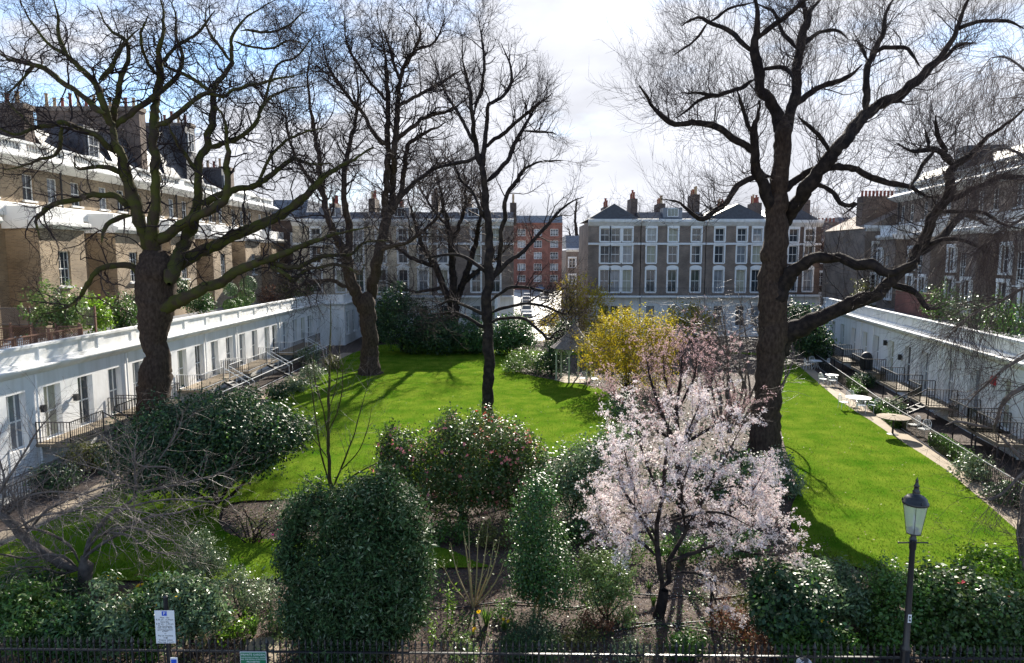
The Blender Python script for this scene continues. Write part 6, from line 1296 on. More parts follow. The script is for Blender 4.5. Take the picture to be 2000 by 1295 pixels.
# ---- street lamp
lp = at(1783, 1060, 12.6); lx, ly_, lz = lp
la = thing('street_lamp', 'black street lamp with tapered glass lantern and ladder bar', 'street lamp', (lx, ly_, .1))
cl = part('column', MB().lathe((lx, ly_, .1), [(.12, 0), (.12, .12), (.085, .2), (.08, 1.3), (.098, 1.32), (.098, 1.38), (.062, 1.44), (.055, 2.6), (.050, lz - .25), (.065, lz - .22), (.062, lz - .05), (.075, lz - .04), (.075, lz + .06 - .1), (.06, lz - .02), (.048, lz + .05), (.045, lz + .14), (.085, lz + .17), (.10, lz + .19)], 14), 'iron', la, smooth=True)
part('ladder_bar', MB().tube([(lx - .29, ly_, lz), (lx - .26, ly_, lz), (lx - .1, ly_, lz), (lx, ly_, lz + .01), (lx + .1, ly_, lz), (lx + .26, ly_, lz), (lx + .29, ly_, lz)], [.022, .015, .014, .03, .014, .015, .022], 8), 'iron', la, smooth=True)
gm = bpy.data.materials.new('lantern_glass'); gm.use_nodes = True; g_ = gm.node_tree; pb = g_.nodes['Principled BSDF']; pb.inputs['Base Color'].default_value = (.62, .66, .60, 1); pb.inputs['Roughness'].default_value = .12
tb = g_.nodes.new('ShaderNodeBsdfTransparent'); tb.inputs[0].default_value = (.85, .9, .85, 1); ms_ = g_.nodes.new('ShaderNodeMixShader'); ms_.inputs[0].default_value = .55
g_.links.new(pb.outputs[0], ms_.inputs[1]); g_.links.new(tb.outputs[0], ms_.inputs[2]); g_.links.new(ms_.outputs[0], g_.nodes['Material Output'].inputs[0])
z0, z1 = lz + .19, lz + .78; ln = 8
gv = []; 
for r_, z in ((.122, z0), (.205, z1)): gv += [(lx + r_ * math.cos(2 * PI * i / 24), ly_ + r_ * math.sin(2 * PI * i / 24), z) for i in range(24)]
gb = MB(); gb.add(gv, [(i, (i + 1) % 24, 24 + (i + 1) % 24, 24 + i) for i in range(24)]); lan = part('lantern', gb, gm, la, smooth=True)
part('lantern_base', MB().lathe((lx, ly_, z0 - .01), [(.10, 0), (.13, .01), (.13, .03), (.11, .035)], 16), 'iron', la)
fb = MB()
for i in range(4):
    a = PI / 4 + i * PI / 2 + .3; fb.tube([(lx + .124 * math.cos(a), ly_ + .124 * math.sin(a), z0), (lx + .208 * math.cos(a), ly_ + .208 * math.sin(a), z1)], [.006, .006], 4)
part('lantern_bars', fb, 'iron', lan, kind='stuff')
part('bulb', MB().lathe((lx, ly_, z0 + .02), [(.03, 0), (.035, .05), (.02, .12), (.028, .2), (.02, .34), (.005, .36)], 8), 'sign_white', lan)
part('lantern_roof', MB().lathe((lx, ly_, z1 - .005), [(.215, 0), (.232, .01), (.232, .05), (.215, .06), (.20, .12), (.15, .17), (.075, .20), (.06, .24), (.07, .26), (.05, .29), (.042, .36), (.055, .375), (.035, .40), (.022, .47), (.03, .485), (.012, .51), (.004, .55)], 20), 'iron', la, smooth=True)
for i in range(3): a = 2 * PI * i / 3 + .5; part('finial', MB().lathe((lx + .222 * math.cos(a), ly_ + .222 * math.sin(a), z1 + .045), [(.012, 0), (.02, .02), (.008, .05), (.002, .06)], 6), 'iron', la)
st_z = at(1772, 1205, ly_)[2]
sk_ = part('sticker', MB().box(lx - .035, lx + .035, ly_ - .066, ly_ - .062, st_z - .085, st_z + .085), 'sign_white', la, label='small white sticker with a black mark on the column')
part('print', MB().box(lx - .02, lx - .005, ly_ - .0685, ly_ - .0663, st_z - .05, st_z + .06).box(lx - .005, lx + .02, ly_ - .0685, ly_ - .0663, st_z + .02, st_z + .05).box(lx - .004, lx + .022, ly_ - .0685, ly_ - .0663, st_z - .06, st_z - .02), 'ink', sk_)

# ---- cyclist leaning over the bars, only helmet and back rise into view
mat('jersey', (0.012, 0.022, 0.09), 0.7, var=.2, vscale=8); mat('skin', (0.52, 0.30, 0.22), 0.55); mat('helmet_grey', (0.42, 0.42, 0.44), 0.4); mat('trouser', (0.02, 0.02, 0.025), 0.8); mat('hair_brown', (0.06, 0.035, 0.02), 0.7); mat('bike_red', (0.25, 0.02, 0.02), 0.3); mat('rubber', (0.02, 0.02, 0.02), 0.8); mat('steel', (0.5, 0.5, 0.52), 0.3, metal=1)
hx, hy = at(1569, 1286, 11.7)[:2]
def P_(x, y, z): return (hx + x, hy + y, z)
def skin_body(name, verts, edges, rad, m, par, lv=2):
    me = bpy.data.meshes.new(name); me.from_pydata([P_(*v) for v in verts], edges, []); o = bpy.data.objects.new(name, me); C.objects.link(o)
    o.modifiers.new('s', 'SKIN'); sv = me.skin_vertices[0].data
    for i, r_ in enumerate(rad): sv[i].radius = (r_, r_) if not isinstance(r_, tuple) else r_
    sv[0].use_root = True
    d = o.modifiers.new('u', 'SUBSURF'); d.levels = d.render_levels = lv
    dg = bpy.context.evaluated_depsgraph_get(); e = o.evaluated_get(dg); m2 = bpy.data.meshes.new_from_object(e); bpy.data.objects.remove(o)
    m2.materials.clear(); m2.materials.append(MAT[m]); off = wloc(par)
    for v in m2.vertices: v.co -= off
    m2.polygons.foreach_set('use_smooth', [True] * len(m2.polygons)); b = bpy.data.objects.new(name, m2); C.objects.link(b); b.parent = par; return b
pe = thing('person', 'cyclist in a pale vented helmet and navy top riding past the railing', 'person', P_(-.2, 0, 0))
V = [(-.50, 0, 1.02), (-.42, 0, 1.14), (-.30, 0, 1.33), (-.17, 0, 1.47), (-.08, 0, 1.54), (-.02, 0, 1.62),
     (-.15, .19, 1.46), (.08, .24, 1.22), (.32, .22, 1.10), (-.15, -.19, 1.46), (.08, -.24, 1.22), (.32, -.22, 1.10),
     (-.45, .11, .98), (-.10, .13, .72), (-.25, .12, .34), (-.14, .12, .28), (-.45, -.11, .98), (-.02, -.13, .86), (-.18, -.12, .50), (-.06, -.12, .44)]
E = [(0, 1), (1, 2), (2, 3), (3, 4), (4, 5), (3, 6), (6, 7), (7, 8), (3, 9), (9, 10), (10, 11), (0, 12), (12, 13), (13, 14), (14, 15), (0, 16), (16, 17), (17, 18), (18, 19)]
R_ = [.15, .15, .16, .15, .075, .065, .075, .05, .036, .075, .05, .036, .10, .075, .05, .045, .10, .075, .05, .045]
body = skin_body('body', V, E, R_, 'jersey', pe)
hd = MB(); hc = P_(.03, 0, 1.66)
hd.lathe((hc[0], hc[1], hc[2] - .13), [(.03, 0), (.06, .02), (.078, .07), (.088, .13), (.085, .19), (.06, .235), (.02, .25)], 14); head = part('head', hd, 'skin', body, smooth=True)
part('nose', MB().add([(hc[0] + .08, hc[1] - .016, hc[2] - .04), (hc[0] + .08, hc[1] + .016, hc[2] - .04), (hc[0] + .118, hc[1], hc[2] - .035), (hc[0] + .085, hc[1], hc[2] + .02)], [(0, 1, 2), (0, 2, 3), (1, 3, 2)]), 'skin', body)
for s in (-1, 1):
    part('eye', MB().lathe((hc[0] + .078, hc[1] + s * .032, hc[2] + .005), [(.004, -.01), (.012, 0), (.004, .01)], 6), 'ink', body); part('ear', MB().lathe((hc[0], hc[1] + s * .088, hc[2] - .03), [(.005, 0), (.018, .02), (.02, .04), (.006, .06)], 6), 'skin', body)
part('hair', MB().lathe((hc[0] - .012, hc[1], hc[2] - .04), [(.086, 0), (.095, .05), (.09, .12), (.05, .165)], 12), 'hair_brown', body, smooth=True)
for s in (-1, 1):
    hb = MB(); w_ = P_(.32, s * .22, 1.10)
    hb.tube([w_, (w_[0] + .05, w_[1], w_[2] - .01), (w_[0] + .09, w_[1], w_[2] - .02)], [.03, .04, .032], 7)
    for k in range(4): a0 = (w_[0] + .085, w_[1] - .03 + .02 * k, w_[2] - .01); hb.tube([a0, (a0[0] + .04, a0[1], a0[2] - .005), (a0[0] + .05, a0[1], a0[2] - .035), (a0[0] + .025, a0[1], a0[2] - .055)], [.011, .010, .0095, .008], 5)
    hb.tube([(w_[0] + .03, w_[1] - s * .03, w_[2]), (w_[0] + .07, w_[1] - s * .055, w_[2] - .02), (w_[0] + .10, w_[1] - s * .05, w_[2] - .045)], [.013, .011, .009], 5)
    part('hand', hb, 'skin', body, smooth=True)
he = MB(); nr = 6
shell = MB(); shell.lathe((hc[0] - .01, hc[1], hc[2] + .045), [(.098, 0), (.104, .03), (.096, .07), (.07, .10), (.03, .12)], 16); hm = part('helmet', shell, 'iron_dull', pe, smooth=True)
for k in range(-3, 4):                                   # ribs of the helmet shell with vents between them
    yy = k * .031; h_ = math.sqrt(max(.0, 1 - (yy / .118) ** 2)); pts = [(hc[0] - .01 + .135 * h_ * math.cos(a), hc[1] + yy, hc[2] + .05 + .098 * h_ * math.sin(a)) for a in np.linspace(-.05, PI + .05, 9)]
    he.tube(pts, [.011] * 9, 6)
for a_ in (-.8, 0, .8): he.tube([(hc[0] - .01 + .11 * math.sin(a_), hc[1] + .105 * math.cos(b_) , hc[2] + .055 + .10 * math.sin(b_) * math.cos(a_)) for b_ in np.linspace(.1, PI - .1, 8)], [.009] * 8, 5)
part('helmet_ribs', he, 'helmet_grey', hm, smooth=True, kind='stuff')
bi = thing('bicycle', 'dark red bicycle under the cyclist below the railing', 'bicycle', P_(-.1, 0, 0))
for x in (-.62, .48):
    w = part('wheel', MB().tube([P_(x + .33 * math.cos(a), 0, .345 + .33 * math.sin(a)) for a in np.linspace(0, 2 * PI, 25)], [.018] * 25, 6), 'rubber', bi, smooth=True); sb_ = MB()
    for k in range(12): sb_.tube([P_(x, 0, .345), P_(x + .32 * math.cos(k * PI / 6), 0, .345 + .32 * math.sin(k * PI / 6))], [.003, .003], 3)
    part('spokes', sb_, 'steel', w, kind='stuff')
part('frame', MB().tube([P_(-.62, 0, .345), P_(-.12, 0, .30), P_(.32, 0, .72), P_(-.32, 0, .80), P_(-.62, 0, .345)], [.015] * 5, 7).tube([P_(-.12, 0, .30), P_(-.38, 0, .92)], [.016, .014], 7).tube([P_(.48, 0, .345), P_(.30, 0, .98)], [.014, .017], 7), 'bike_red', bi)
part('saddle', MB().tube([P_(-.54, 0, .945), P_(-.42, 0, .95), P_(-.28, 0, .94)], [.08, .05, .02], 8), 'rubber', bi, smooth=True)
part('handlebar', MB().tube([P_(.36, -.27, 1.06), P_(.34, -.1, 1.07), P_(.30, 0, 1.0), P_(.34, .1, 1.07), P_(.36, .27, 1.06)], [.016] * 5, 6), 'iron', bi)
for s in (-1, 1): part('pedal', MB().tube([P_(-.12, s * .05, .30), P_(-.13 + .1 * s, s * .07, .30 + .06 * s), P_(-.13 + .1 * s, s * .16, .30 + .06 * s)], [.01, .01, .02], 5), 'iron', bi)

# ---- gazebo
q = gr(1108, 748); GX, GY = q[0] + .55, q[1] + .9
ga = thing('gazebo', 'small sage green gazebo with arched sides and pointed shingle roof', 'gazebo', (GX, GY, 0))
NG, RG, HG = 6, 1.35, 2.65
cor = [(GX + RG * math.cos(2 * PI * i / NG - PI / 2 - .35), GY + RG * math.sin(2 * PI * i / NG - PI / 2 - .35)) for i in range(NG)]
part('floor', MB().lathe((GX, GY, 0), [(RG + .15, 0), (RG + .15, .10)], 6), 'stone', ga)
for c in cor: part('post', MB().box(c[0] - .06, c[0] + .06, c[1] - .06, c[1] + .06, .1, HG), 'sage_paint', ga)
for i in range(NG):
    a, b = np.array(cor[i]), np.array(cor[(i + 1) % NG]); L_ = np.linalg.norm(b - a); F_ = Fr(a, b - a); m = MB(); k = 10
    for j in range(k):
        s0_, s1_ = .06 + (L_ - .12) * j / k, .06 + (L_ - .12) * (j + 1) / k
        za = [HG - .12 - .62 * (1 - math.sqrt(max(0, 1 - ((s - L_ / 2) / (L_ / 2 - .05)) ** 2))) for s in (max(s0_, .07), min(s1_, L_ - .07))]
        m.hexa([F_.p(s0_, za[0], -.03), F_.p(s1_, za[1], -.03), F_.p(s1_, za[1], .03), F_.p(s0_, za[0], .03), F_.p(s0_, HG, -.03), F_.p(s1_, HG, -.03), F_.p(s1_, HG, .03), F_.p(s0_, HG, .03)])
    part('arch', m, 'sage_paint', ga)
rm = MB(); prof = [(1.78, 2.55), (1.45, 2.78), (1.05, 3.1), (.6, 3.6), (.05, 4.35)]
for (r0, z0_), (r1, z1_) in zip(prof[:-1], prof[1:]):
    steps = 4
    for j in range(steps):
        fa, fb2 = j / steps, (j + 1) / steps; rm.lathe((GX, GY, 0), [(r0 + (r1 - r0) * fa, z0_ + (z1_ - z0_) * fa), (r0 + (r1 - r0) * fa + .012, z0_ + (z1_ - z0_) * fa + .03), (r0 + (r1 - r0) * fb2, z0_ + (z1_ - z0_) * fb2 + .012)], 12)
rf_ = part('roof', rm, 'wood_grey', ga, kind='stuff'); part('finial', MB().lathe((GX, GY, 4.32), [(.06, 0), (.09, .1), (.03, .22), (.01, .35)], 8), 'sage_paint', rf_)

# ---- garden tables and chairs
def chair(loc, rz, label, m='white_paint', group='white garden chairs'):
    t = thing('garden_chair', label, 'chair', (0, 0, 0), group)
    part('seat', MB().box(-.22, .22, -.22, .22, .42, .45), m, t)
    bk = MB()
    for k in range(6): bk.tube([(-.2 + .08 * k, .21, .45), (-.2 + .08 * k, .25, .80 + .08 * math.sin(PI * k / 5))], [.010, .010], 5)
    bk.tube([(-.22, .21, .45), (-.22, .25, .8), (-.1, .26, .9), (.1, .26, .9), (.22, .25, .8), (.22, .21, .45)], [.014] * 6, 5)
    part('backrest', bk, m, t)
    for sx_ in (-1, 1):
        part('armrest', MB().tube([(sx_ * .23, .22, .66), (sx_ * .24, -.12, .66), (sx_ * .23, -.2, .44)], [.013] * 3, 5), m, t)
        for sy_ in (-1, 1): part('leg', MB().tube([(sx_ * .2, sy_ * .2, .43), (sx_ * .23, sy_ * .24, 0)], [.016, .013], 5), m, t)
    t.location = loc; t.rotation_euler = (0, 0, rz); return t
chair_proto = None
def put_chair(loc, rz, label, group):
    global chair_proto
    if chair_proto is None: chair_proto = chair(loc, rz, label, group=group); return chair_proto
    c = copy_tree(chair_proto); c.location = loc; c.rotation_euler = (0, 0, rz); c['label'] = label; c['group'] = group; return c
def table(x, y, r, label, m='white_paint', z=.05):
    t = thing('garden_table', label, 'table', (x, y, z), 'round garden tables'); part('tabletop', MB().lathe((x, y, z + .68), [(r - .02, 0), (r, .01), (r, .03), (r - .02, .035)], 20), m, t)
    for k in range(4):
        a = PI / 4 + k * PI / 2; part('leg', MB().tube([(x + .1 * math.cos(a), y + .1 * math.sin(a), z + .68), (x + .14 * math.cos(a), y + .14 * math.sin(a), z + .35), (x + r * .62 * math.cos(a), y + r * .62 * math.sin(a), z)], [.016] * 3, 5), m, t)
    return t
part_ = [((1594, 722), .55, [(-.75, -.1, PI / 2), (.8, .1, -PI / 2), (.1, .85, 0)], 'white round table farthest along the right path', 'farthest white table'),
         ((1624, 752), .45, [(-.7, -.2, PI / 2 + .3), (-.3, -.75, PI)], 'small white round table second along the right path', 'second white table'),
         ((1676, 800), .72, [(-.95, -.1, PI / 2), (-.35, -.95, PI - .3), (.45, -.9, PI + .3), (.1, 1.0, 0)], 'large white round table with four chairs between the hedges', 'large white table')]
pos_ = ('left of', 'right of', 'behind', 'in front of')
for (p_, r_, ch, lab, w_) in part_:
    b = gr(*p_); table(b[0], b[1], r_, lab)
    for i, (dx, dy_, rz) in enumerate(ch):
        side = ('left of' if dx < -.6 else 'right of' if dx > .6 else 'behind' if dy_ > 0 else 'front left of' if dx < 0 else 'front right of')
        put_chair((b[0] + dx, b[1] + dy_, .05), rz, 'white metal garden chair ' + side + ' the ' + w_, 'white garden chairs by the right path')
b = gr(1743, 850); um = thing('garden_table', 'pale round slatted parasol-like table above the long hedge, near the path', 'table', (b[0], b[1], .03), 'round garden tables')
tp_ = MB(); z_ = .95
for k in range(16):
    a0, a1 = 2 * PI * k / 16 + .02, 2 * PI * (k + 1) / 16 - .02; tp_.hexa([(b[0] + .1 * math.cos(a0), b[1] + .1 * math.sin(a0), z_ + .06), (b[0] + .8 * math.cos(a0), b[1] + .8 * math.sin(a0), z_), (b[0] + .8 * math.cos(a1), b[1] + .8 * math.sin(a1), z_), (b[0] + .1 * math.cos(a1), b[1] + .1 * math.sin(a1), z_ + .06)] + [(b[0] + r_ * math.cos(a), b[1] + r_ * math.sin(a), z_ + dz) for r_, a, dz in ((.1, a0, .10), (.8, a0, .03), (.8, a1, .03), (.1, a1, .10))])
part('tabletop', tp_, 'stone', um); part('stand', MB().lathe((b[0], b[1], .0), [(.28, 0), (.28, .06), (.05, .1), (.05, .9), (.1, .95)], 12), 'iron_dull', um)
for i in range(2): put_chair((b[0] + 1.3, b[1] + .4 - .9 * i, .03), -PI / 2 + .4 * i, 'white garden chair ' + ('behind' if i == 0 else 'beside') + ' the pale round slatted table', 'white garden chairs by the right path')
q = gr(1152, 752)
for i, (dx, dy_) in enumerate(((-.5, .1), (.35, .0))): c = put_chair((q[0] + dx, q[1] + dy_, .03), .4 * i - .3, 'pale chair ' + ('inside the gazebo opening' if i == 0 else 'just right of the gazebo posts'), 'chairs at the gazebo')
# white chairs on the left roof terrace
for i, (px, py) in enumerate(((10, 672), (22, 668))):
    Yb = 24.5 / (1000 - px) * FPX; put_chair((-24.5, Yb, 4.46), -1.3, ('nearer' if i == 0 else 'farther') + ' white chair on the left roof terrace by the trellis', 'white chairs on the left roof terrace')
# covered barbecue on a right balcony
s = FRr.s_at(1700, 1.5, .8); b = FRr.p(s + .6, 1.0, .9)
bb = thing('barbecue', 'barbecue under a black cover standing on a right-hand balcony', 'barbecue', b)
part('cover', MB().lathe(b, [(.38, 0), (.40, .2), (.42, .85), (.36, 1.1), (.2, 1.28), (.05, 1.32)], 9), 'black_cover', bb, smooth=True); part('hem', MB().lathe(b, [(.41, .0), (.43, .05), (.40, .08)], 9), 'iron_dull', bb)

# ---- rails between the beds and the areas on both sides, trellis on the roof terrace
def area_rail(p0, p1, label, top): 
    a, b = np.array((*p0, 0.0)), np.array((*p1, 0.0)); t = thing('area_railing', label, 'railing', tuple(a)); railing(t, [a, b], hgt_=1.0, gap=.14, top=top); return t
area_rail(gr(1590, 712)[:2], FRr.p(20, 0, 3.3)[:2], 'iron railing with pale handrail along the far part of the right beds', 'rail_grey'); area_rail(FRr.p(19.9, 0, 3.3)[:2], FRr.p(2, 0, 3.3)[:2], 'iron railing along the near part of the right beds, behind twigs', 'rail_grey')
area_rail(FL.p(2, 0, 3.0)[:2], FL.p(22, 0, 3.0)[:2], 'iron railing along the left beds below the nearest balconies', 'iron'); area_rail(FL.p(22.1, 0, 3.0)[:2], FL.p(46, 0, 3.0)[:2], 'iron railing along the left beds beside the white stairs', 'white_paint')
def trellis(par, F, s0, s1, z0, z1, m, gap=.16, diag=False):
    fr_ = MB(); fr_.fbox(F, s0, s1, z0, z0 + .06, -.03, .03); fr_.fbox(F, s0, s1, z1 - .06, z1, -.03, .03); fr_.fbox(F, s0, s0 + .06, z0 + .06, z1 - .06, -.03, .03); fr_.fbox(F, s1 - .06, s1, z0 + .06, z1 - .06, -.03, .03)
    f = part('panel_frame', fr_, m, par); la_ = MB()
    if diag:
        for c in np.arange(s0 - (z1 - z0), s1, gap):
            for sg_ in (1, -1):
                P = []
                for t_ in np.linspace(0, 1, 2):
                    s_ = c + t_ * (z1 - z0); z_ = z0 + t_ * (z1 - z0) if sg_ > 0 else z1 - t_ * (z1 - z0); P.append((s_, z_))
                (a, za), (b, zb) = P
                if a < s0: za += (zb - za) * (s0 - a) / (b - a); a = s0
                if b > s1: zb = za + (zb - za) * (s1 - a) / (b - a); b = s1
                if b - a > .02: la_.tube([F.p(a, za, .01 * sg_), F.p(b, zb, .01 * sg_)], [.012, .012], 4)
    else:
        for c in np.arange(s0 + gap, s1 - .05, gap): la_.fbox(F, c - .012, c + .012, z0 + .06, z1 - .06, .002, .014)
        for z in np.arange(z0 + gap, z1 - .05, gap): la_.fbox(F, s0 + .06, s1 - .06, z - .012, z + .012, -.014, -.002)
    part('lattice', la_, m, f, kind='stuff')
tr_y = 22.6 / (1000 - 188) * FPX
FT = Fr((-30.0, tr_y), (1, 0)); tg = thing('trellis_fence', 'grey-brown trellis screen across the left roof terrace', 'fence', (-26, tr_y, 4.45), 'trellis screens on the left roof terrace')
for i in range(4): trellis(tg, FT, .1 + 1.8 * i, 1.85 + 1.8 * i, 5.55, 6.5, 'wood_grey', .11, True)
for i in range(5): part('post', MB().fbox(FT, .02 + 1.8 * i, .10 + 1.8 * i, 4.45, 6.6, -.05, .05), 'wood_brown', tg)
FT2 = Fr((-30.0, tr_y - 1.4), (1, 0)); tg = thing('trellis_fence', 'red-brown lattice screen standing in front of the grey trellis', 'fence', (-26, tr_y - 1.4, 4.45), 'trellis screens on the left roof terrace')
for i in range(6): trellis(tg, FT2, .1 + 1.2 * i, 1.25 + 1.2 * i, 4.5, 5.55 + .1 * (i % 2), 'wood_brown', .13, i % 2 == 1)
for i in range(7): part('post', MB().fbox(FT2, .0 + 1.2 * i, .08 + 1.2 * i, 4.45, 5.8, -.05, .05), 'wood_brown', tg)
FT3 = Fr((FL.p(2, 0, -.6)[0], FL.p(2, 0, -.6)[1]), FL.u); s_e = FL.s_at(185, 5.4) - 2; tg = thing('trellis_fence', 'low pale wooden trellis rail on top of the left parapet', 'fence', FT3.p(0, 4.45, 0), 'trellis screens on the left roof terrace')
k_ = int(s_e / 2.2)
for i in range(k_): trellis(tg, FT3, s_e * i / k_, s_e * (i + 1) / k_ - .02, 5.1, 5.75, 'wood_brown', .12, i % 3 == 2)
for i in range(k_ + 1): part('post', MB().fbox(FT3, s_e * i / k_ - .05, s_e * i / k_ + .03, 4.45, 5.9, -.14, -.05), 'wood_brown', tg)
for i, (px, z) in enumerate(((395, 4.46), (412, 4.46), (700 - 290, 4.46))): 
    if i > 1: break
    Yb = 23.2 / (1000 - px) * FPX; o = thing('plant_pot', ('orange' if i else 'red') + ' terracotta pot on the roof terrace under the mossy limb, ' + ('right' if i else 'left') + ' one', 'pot', (-23.2, Yb, 4.46)); part('pot', MB().lathe((-23.2, Yb, 4.46), [(.2, 0), (.28, .45), (.32, .48), (.32, .55), (.27, .55)], 12), 'terracotta', o); part('soil', MB().lathe((-23.2, Yb, 4.98), [(.26, 0), (.25, .02)], 12), 'soil', o)

# ---- parked cars down the far street
def car(x, y, rz, label, m, group='cars along the far street'):
    t = thing('parked_car', label, 'car', (0, 0, 0), group)
    F_ = Fr((-.86, 0), (1, 0)); body_ = [(-2.1, .45), (-2.1, .75), (-1.95, .85), (-1.0, .95), (1.5, .95), (2.05, .88), (2.1, .5), (1.95, .3), (-1.95, .3)]
    part('body', MB().fprism(F_, body_, 0, 1.72), m, t); part('cabin', MB().add([(-.76, -1.0, .95), (.76, -1.0, .95), (.76, 1.7, .95), (-.76, 1.7, .95), (-.62, -.3, 1.48), (.62, -.3, 1.48), (.62, 1.2, 1.48), (-.62, 1.2, 1.48)], [(0, 1, 5, 4), (1, 2, 6, 5), (2, 3, 7, 6), (3, 0, 4, 7)]), 'glass', t); part('roof', MB().box(-.63, .63, -.32, 1.22, 1.481, 1.53), m, t)
    for sx_ in (-1, 1):
        for y_ in (-1.3, 1.3): part('wheel', MB().tube([(sx_ * .70, y_, .32), (sx_ * .88, y_, .32)], [.32, .32], 12), 'rubber', t)
        part('headlight', MB().box(sx_ * .6 - .16, sx_ * .6 + .16, -2.125, -2.09, .6, .74), 'glass_pale', t)
    t.location = (x, y, .02); t.rotation_euler = (0, 0, rz); return t
mat('car_white', (.7, .7, .7), .25, spec=.6); mat('car_silver', (.42, .44, .46), .25, metal=.4); mat('car_dark', (.02, .022, .03), .2, spec=.6); mat('car_blue', (.08, .12, .22), .2, spec=.6)
for i, (px, py, rz, m, lab) in enumerate([(1030, 634, 0, 'car_white', 'white car nearest in the kerbside row of the far street'), (1028, 615, 0, 'car_silver', 'silver car second in the kerbside row of the far street'), (1027.5, 603, 0, 'car_dark', 'dark car third in the kerbside row of the far street'), (1027, 594, 0, 'car_silver', 'grey car fourth in the kerbside row of the far street'), (1029, 587, 0, 'car_white', 'white car farthest in the kerbside row of the far street'), (1062, 586, 0.1, 'car_silver', 'silver car driving alone down the middle of the far street'), (1055, 567, 0.2, 'car_blue', 'blue-grey car at the far street corner before the red block'), (1066, 563, PI / 2, 'car_silver', 'pale estate car crossing in front of the red mansion block'), (1108, 590, 0, 'car_white', 'white car on the right kerb of the far street'), (1118, 612, 0, 'car_silver', 'silver car on the right kerb seen through the forsythia')]):
    g = gr(px, py); car(g[0], g[1], rz, lab, m)

# ---- small plants on the bare soil
def stick_shrub(px, py, name, label, stems, seed, leafm_='leaf_light', nl=160, ls=.06, bark='wood_pale'):
    t = Tree(gr(px, py)[1], seed)
    t.limb([(px, py + 3, 5), (px + stems[0][0] * .4, py - 60, 4), (px + stems[0][0], py - stems[0][1], 1.5)], rough=.02)
    for a, h in stems[1:]: t.limb([(px + a * .05, py - 2, 4), (px + a * .62, py - h * .45, 3), (px + a * .9, py - h * .8, 2), (px + a, py - h, 1.2)])
    r = t.r; A0 = t.arr(t.L, 14); k2 = children(r, A0, 26, (.15, .45), (20, 50), up=.1, wander=.1, n=5, rr=.5, rmin=.004, rmax=.008, trange=(.35, 1))
    o = plant_tree(t, name, label, 'shrub', bark, bark, [(k2, 4)], sides=6, limbname='stem')
    X = np.concatenate([A0[:, 5:, :3].reshape(-1, 3), k2[:, :, :3].reshape(-1, 3)]); i = r.randint(0, len(X), nl); P = X[i] + r.randn(nl, 3) * .02
    part('foliage', leaves(P, np.tile((0, -.3, .8), (nl, 1)), ls, .5, r, .6), leafm_, o, kind='stuff'); return o
stick_shrub(925, 1188, 'budding_shrub', 'fan of tall bare orange stems with small new leaves on the soil bed', [(-20, 150), (-45, 130), (-10, 165), (10, 150), (28, 165), (40, 130), (52, 140), (-62, 95), (60, 95)], 201)
for i, (px, py, h, lab) in enumerate(((872, 1250, 110, 'taller lime-green leafy spurge on the soil right of the yew'), (842, 1275, 65, 'shorter lime-green spurge at the railing right of the yew'), (880, 1225, 60, 'slender lime spurge behind the taller one'))):
    Yb = gr(px, py)[1]; b = gr(px, py); tp_ = at(px + (4 if i != 2 else 6), py - h, Yb); r = np.random.RandomState(210 + i); o = thing('spurge', lab, 'plant', tuple(b), 'spurges on the soil bed')
    part('stem', MB().tube([b, tp_], [.012, .008], 5), 'leaf_lime', o); t_ = r.rand(110) ** .7; P = b[None] * (1 - t_[:, None]) + tp_[None] * t_[:, None] + r.randn(110, 3) * (.05 + .06 * (t_[:, None] > .8))
    part('foliage', leaves(P, np.tile((0, -.2, 1.0), (110, 1)), .085, .4, r, .6), 'leaf_lime', o, kind='stuff')
def tuft(px, py, h, label, n=46, fl=0, seed=0, name='daffodil_clump', m='leaf_mid'):
    b = gr(px, py); r = np.random.RandomState(seed); o = thing(name, label, 'plant', tuple(b), 'daffodil clumps on the soil bed'); k = h * b[1] / FPX; m_ = MB(); tips = []
    for i in range(n):
        a = r.rand() * 2 * PI; l = r.uniform(.1, .5); s = b + np.array((math.cos(a), math.sin(a), 0)) * .05 * r.rand(); e = s + np.array((math.cos(a) * l * k, math.sin(a) * l * k, k * r.uniform(.7, 1.1))); w = np.array((-math.sin(a), math.cos(a), 0)) * .012; md = (s + e) / 2 + np.array((0, 0, .1 * k)); m_.add([s - w, s + w, md + w, md - w, e], [(0, 1, 2, 3), (3, 2, 4)]); tips.append(e)
    part('foliage', m_, m, o, kind='stuff')
    if fl:
        P = np.array(tips[:fl]) + (0, 0, .03)
        for q_ in P:
            fo = part('flower', flowers(q_[None], np.array([(0, -.7, .5)]), .12, r, 6), 'petal_daff', o)
            part('trumpet', MB().tube([q_, q_ + np.array((0, -.04, .03))], [.018, .026], 7), 'petal_daff', fo)
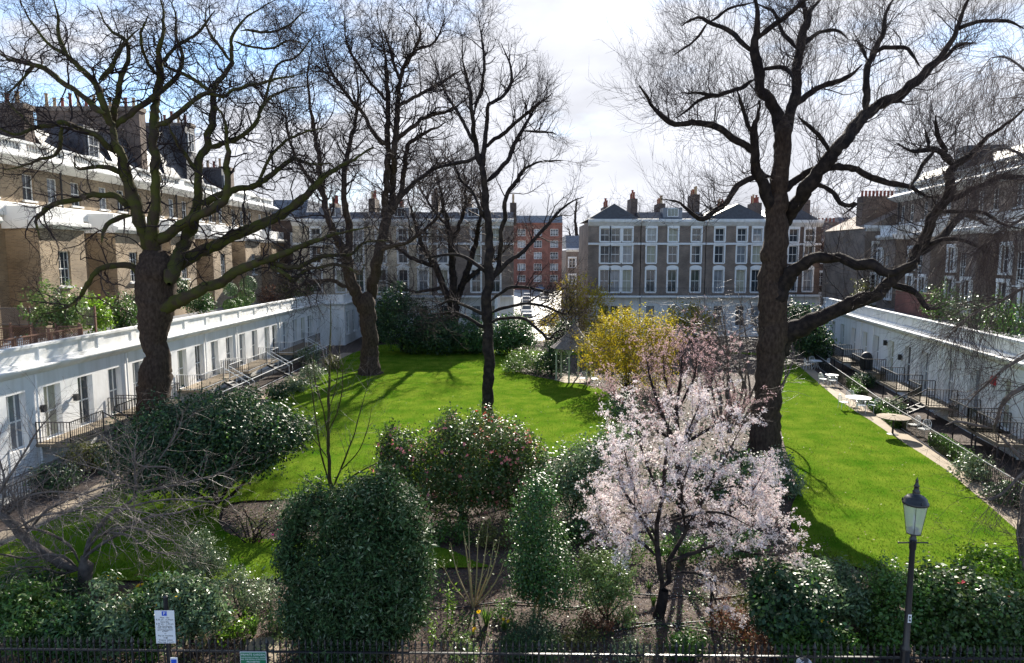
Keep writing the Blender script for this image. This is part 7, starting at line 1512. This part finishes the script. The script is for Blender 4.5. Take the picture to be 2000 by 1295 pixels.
for i, (px, py, h, fl, lab) in enumerate(((950, 1222, 46, 1, 'daffodil leaves in a tall tuft left of the yellow flowers'), (925, 1238, 10, 2, 'pair of yellow daffodils below the leaf tuft'), (985, 1232, 20, 3, 'yellow daffodils right of the leaf tuft'), (1276, 1182, 22, 0, 'short bulb leaves left of the blossom trunk'), (1268, 1150, 18, 0, 'bulb leaves behind the blossom trunk'), (470, 1180, 40, 0, 'tuft of upright green bulb leaves on soil left of the yew'), (496, 1240, 46, 0, 'grassy green tuft at the railing beside the stone path'), (268, 1165, 20, 2, 'yellow daffodils among the rhododendrons left of the sign'), (560, 1200, 20, 0, 'small bulb tuft beside the yew'))):
    tuft(px, py, h, lab, 40 if h > 15 else 14, fl, 230 + i)
for i, (px, py, h, lab) in enumerate(((395, 1262, 95, 'pale timber post among silvery rhododendrons'),)):
    b = gr(px, py); k = h * b[1] / FPX; o = thing('timber_post', lab, 'post', tuple(b)); part('shaft', MB().box(b[0] - .07, b[0] + .07, b[1] - .07, b[1] + .07, -.02, k), 'wood_pale', o); part('cap', MB().box(b[0] - .075, b[0] + .075, b[1] - .075, b[1] + .075, k + .001, k + .03), 'wood_pale', o)
b = gr(1388, 1215); o = thing('tree_stake', 'dark stake propping a low blossom branch, right of the trunk', 'stake', tuple(b)); part('stake', MB().tube([b, b + np.array((.02, .1, 1.15))], [.03, .03], 6), 'bark_dark', o); part('brace', MB().tube([b + np.array((.3, -.1, 0)), b + np.array((.02, .08, .8))], [.022, .022], 6), 'bark_dark', o)
def hose(pts, label): 
    P = spline([gr(*p) + (0, 0, .03) for p in pts], 8); solo('garden_hose', MB().tube(P, [.019] * len(P), 6), 'iron_dull', label, 'hose', tuple(P[0]), group='drip hoses on the soil')
hose([(1000, 1178), (1060, 1182), (1130, 1188), (1200, 1160), (1250, 1163), (1320, 1166), (1400, 1170), (1470, 1160)], 'dark drip hose behind the blossom trunk'); hose([(1200, 1235), (1270, 1222), (1340, 1226), (1420, 1240), (1480, 1256)], 'dark drip hose curling round the blossom trunk foot'); hose([(1230, 1218), (1300, 1221), (1380, 1216), (1450, 1222), (1560, 1226)], 'dark drip hose straight across in front of blossom trunk'); hose([(840, 1190), (900, 1188), (960, 1180), (1010, 1176)], 'dark drip hose behind the budding orange stems')
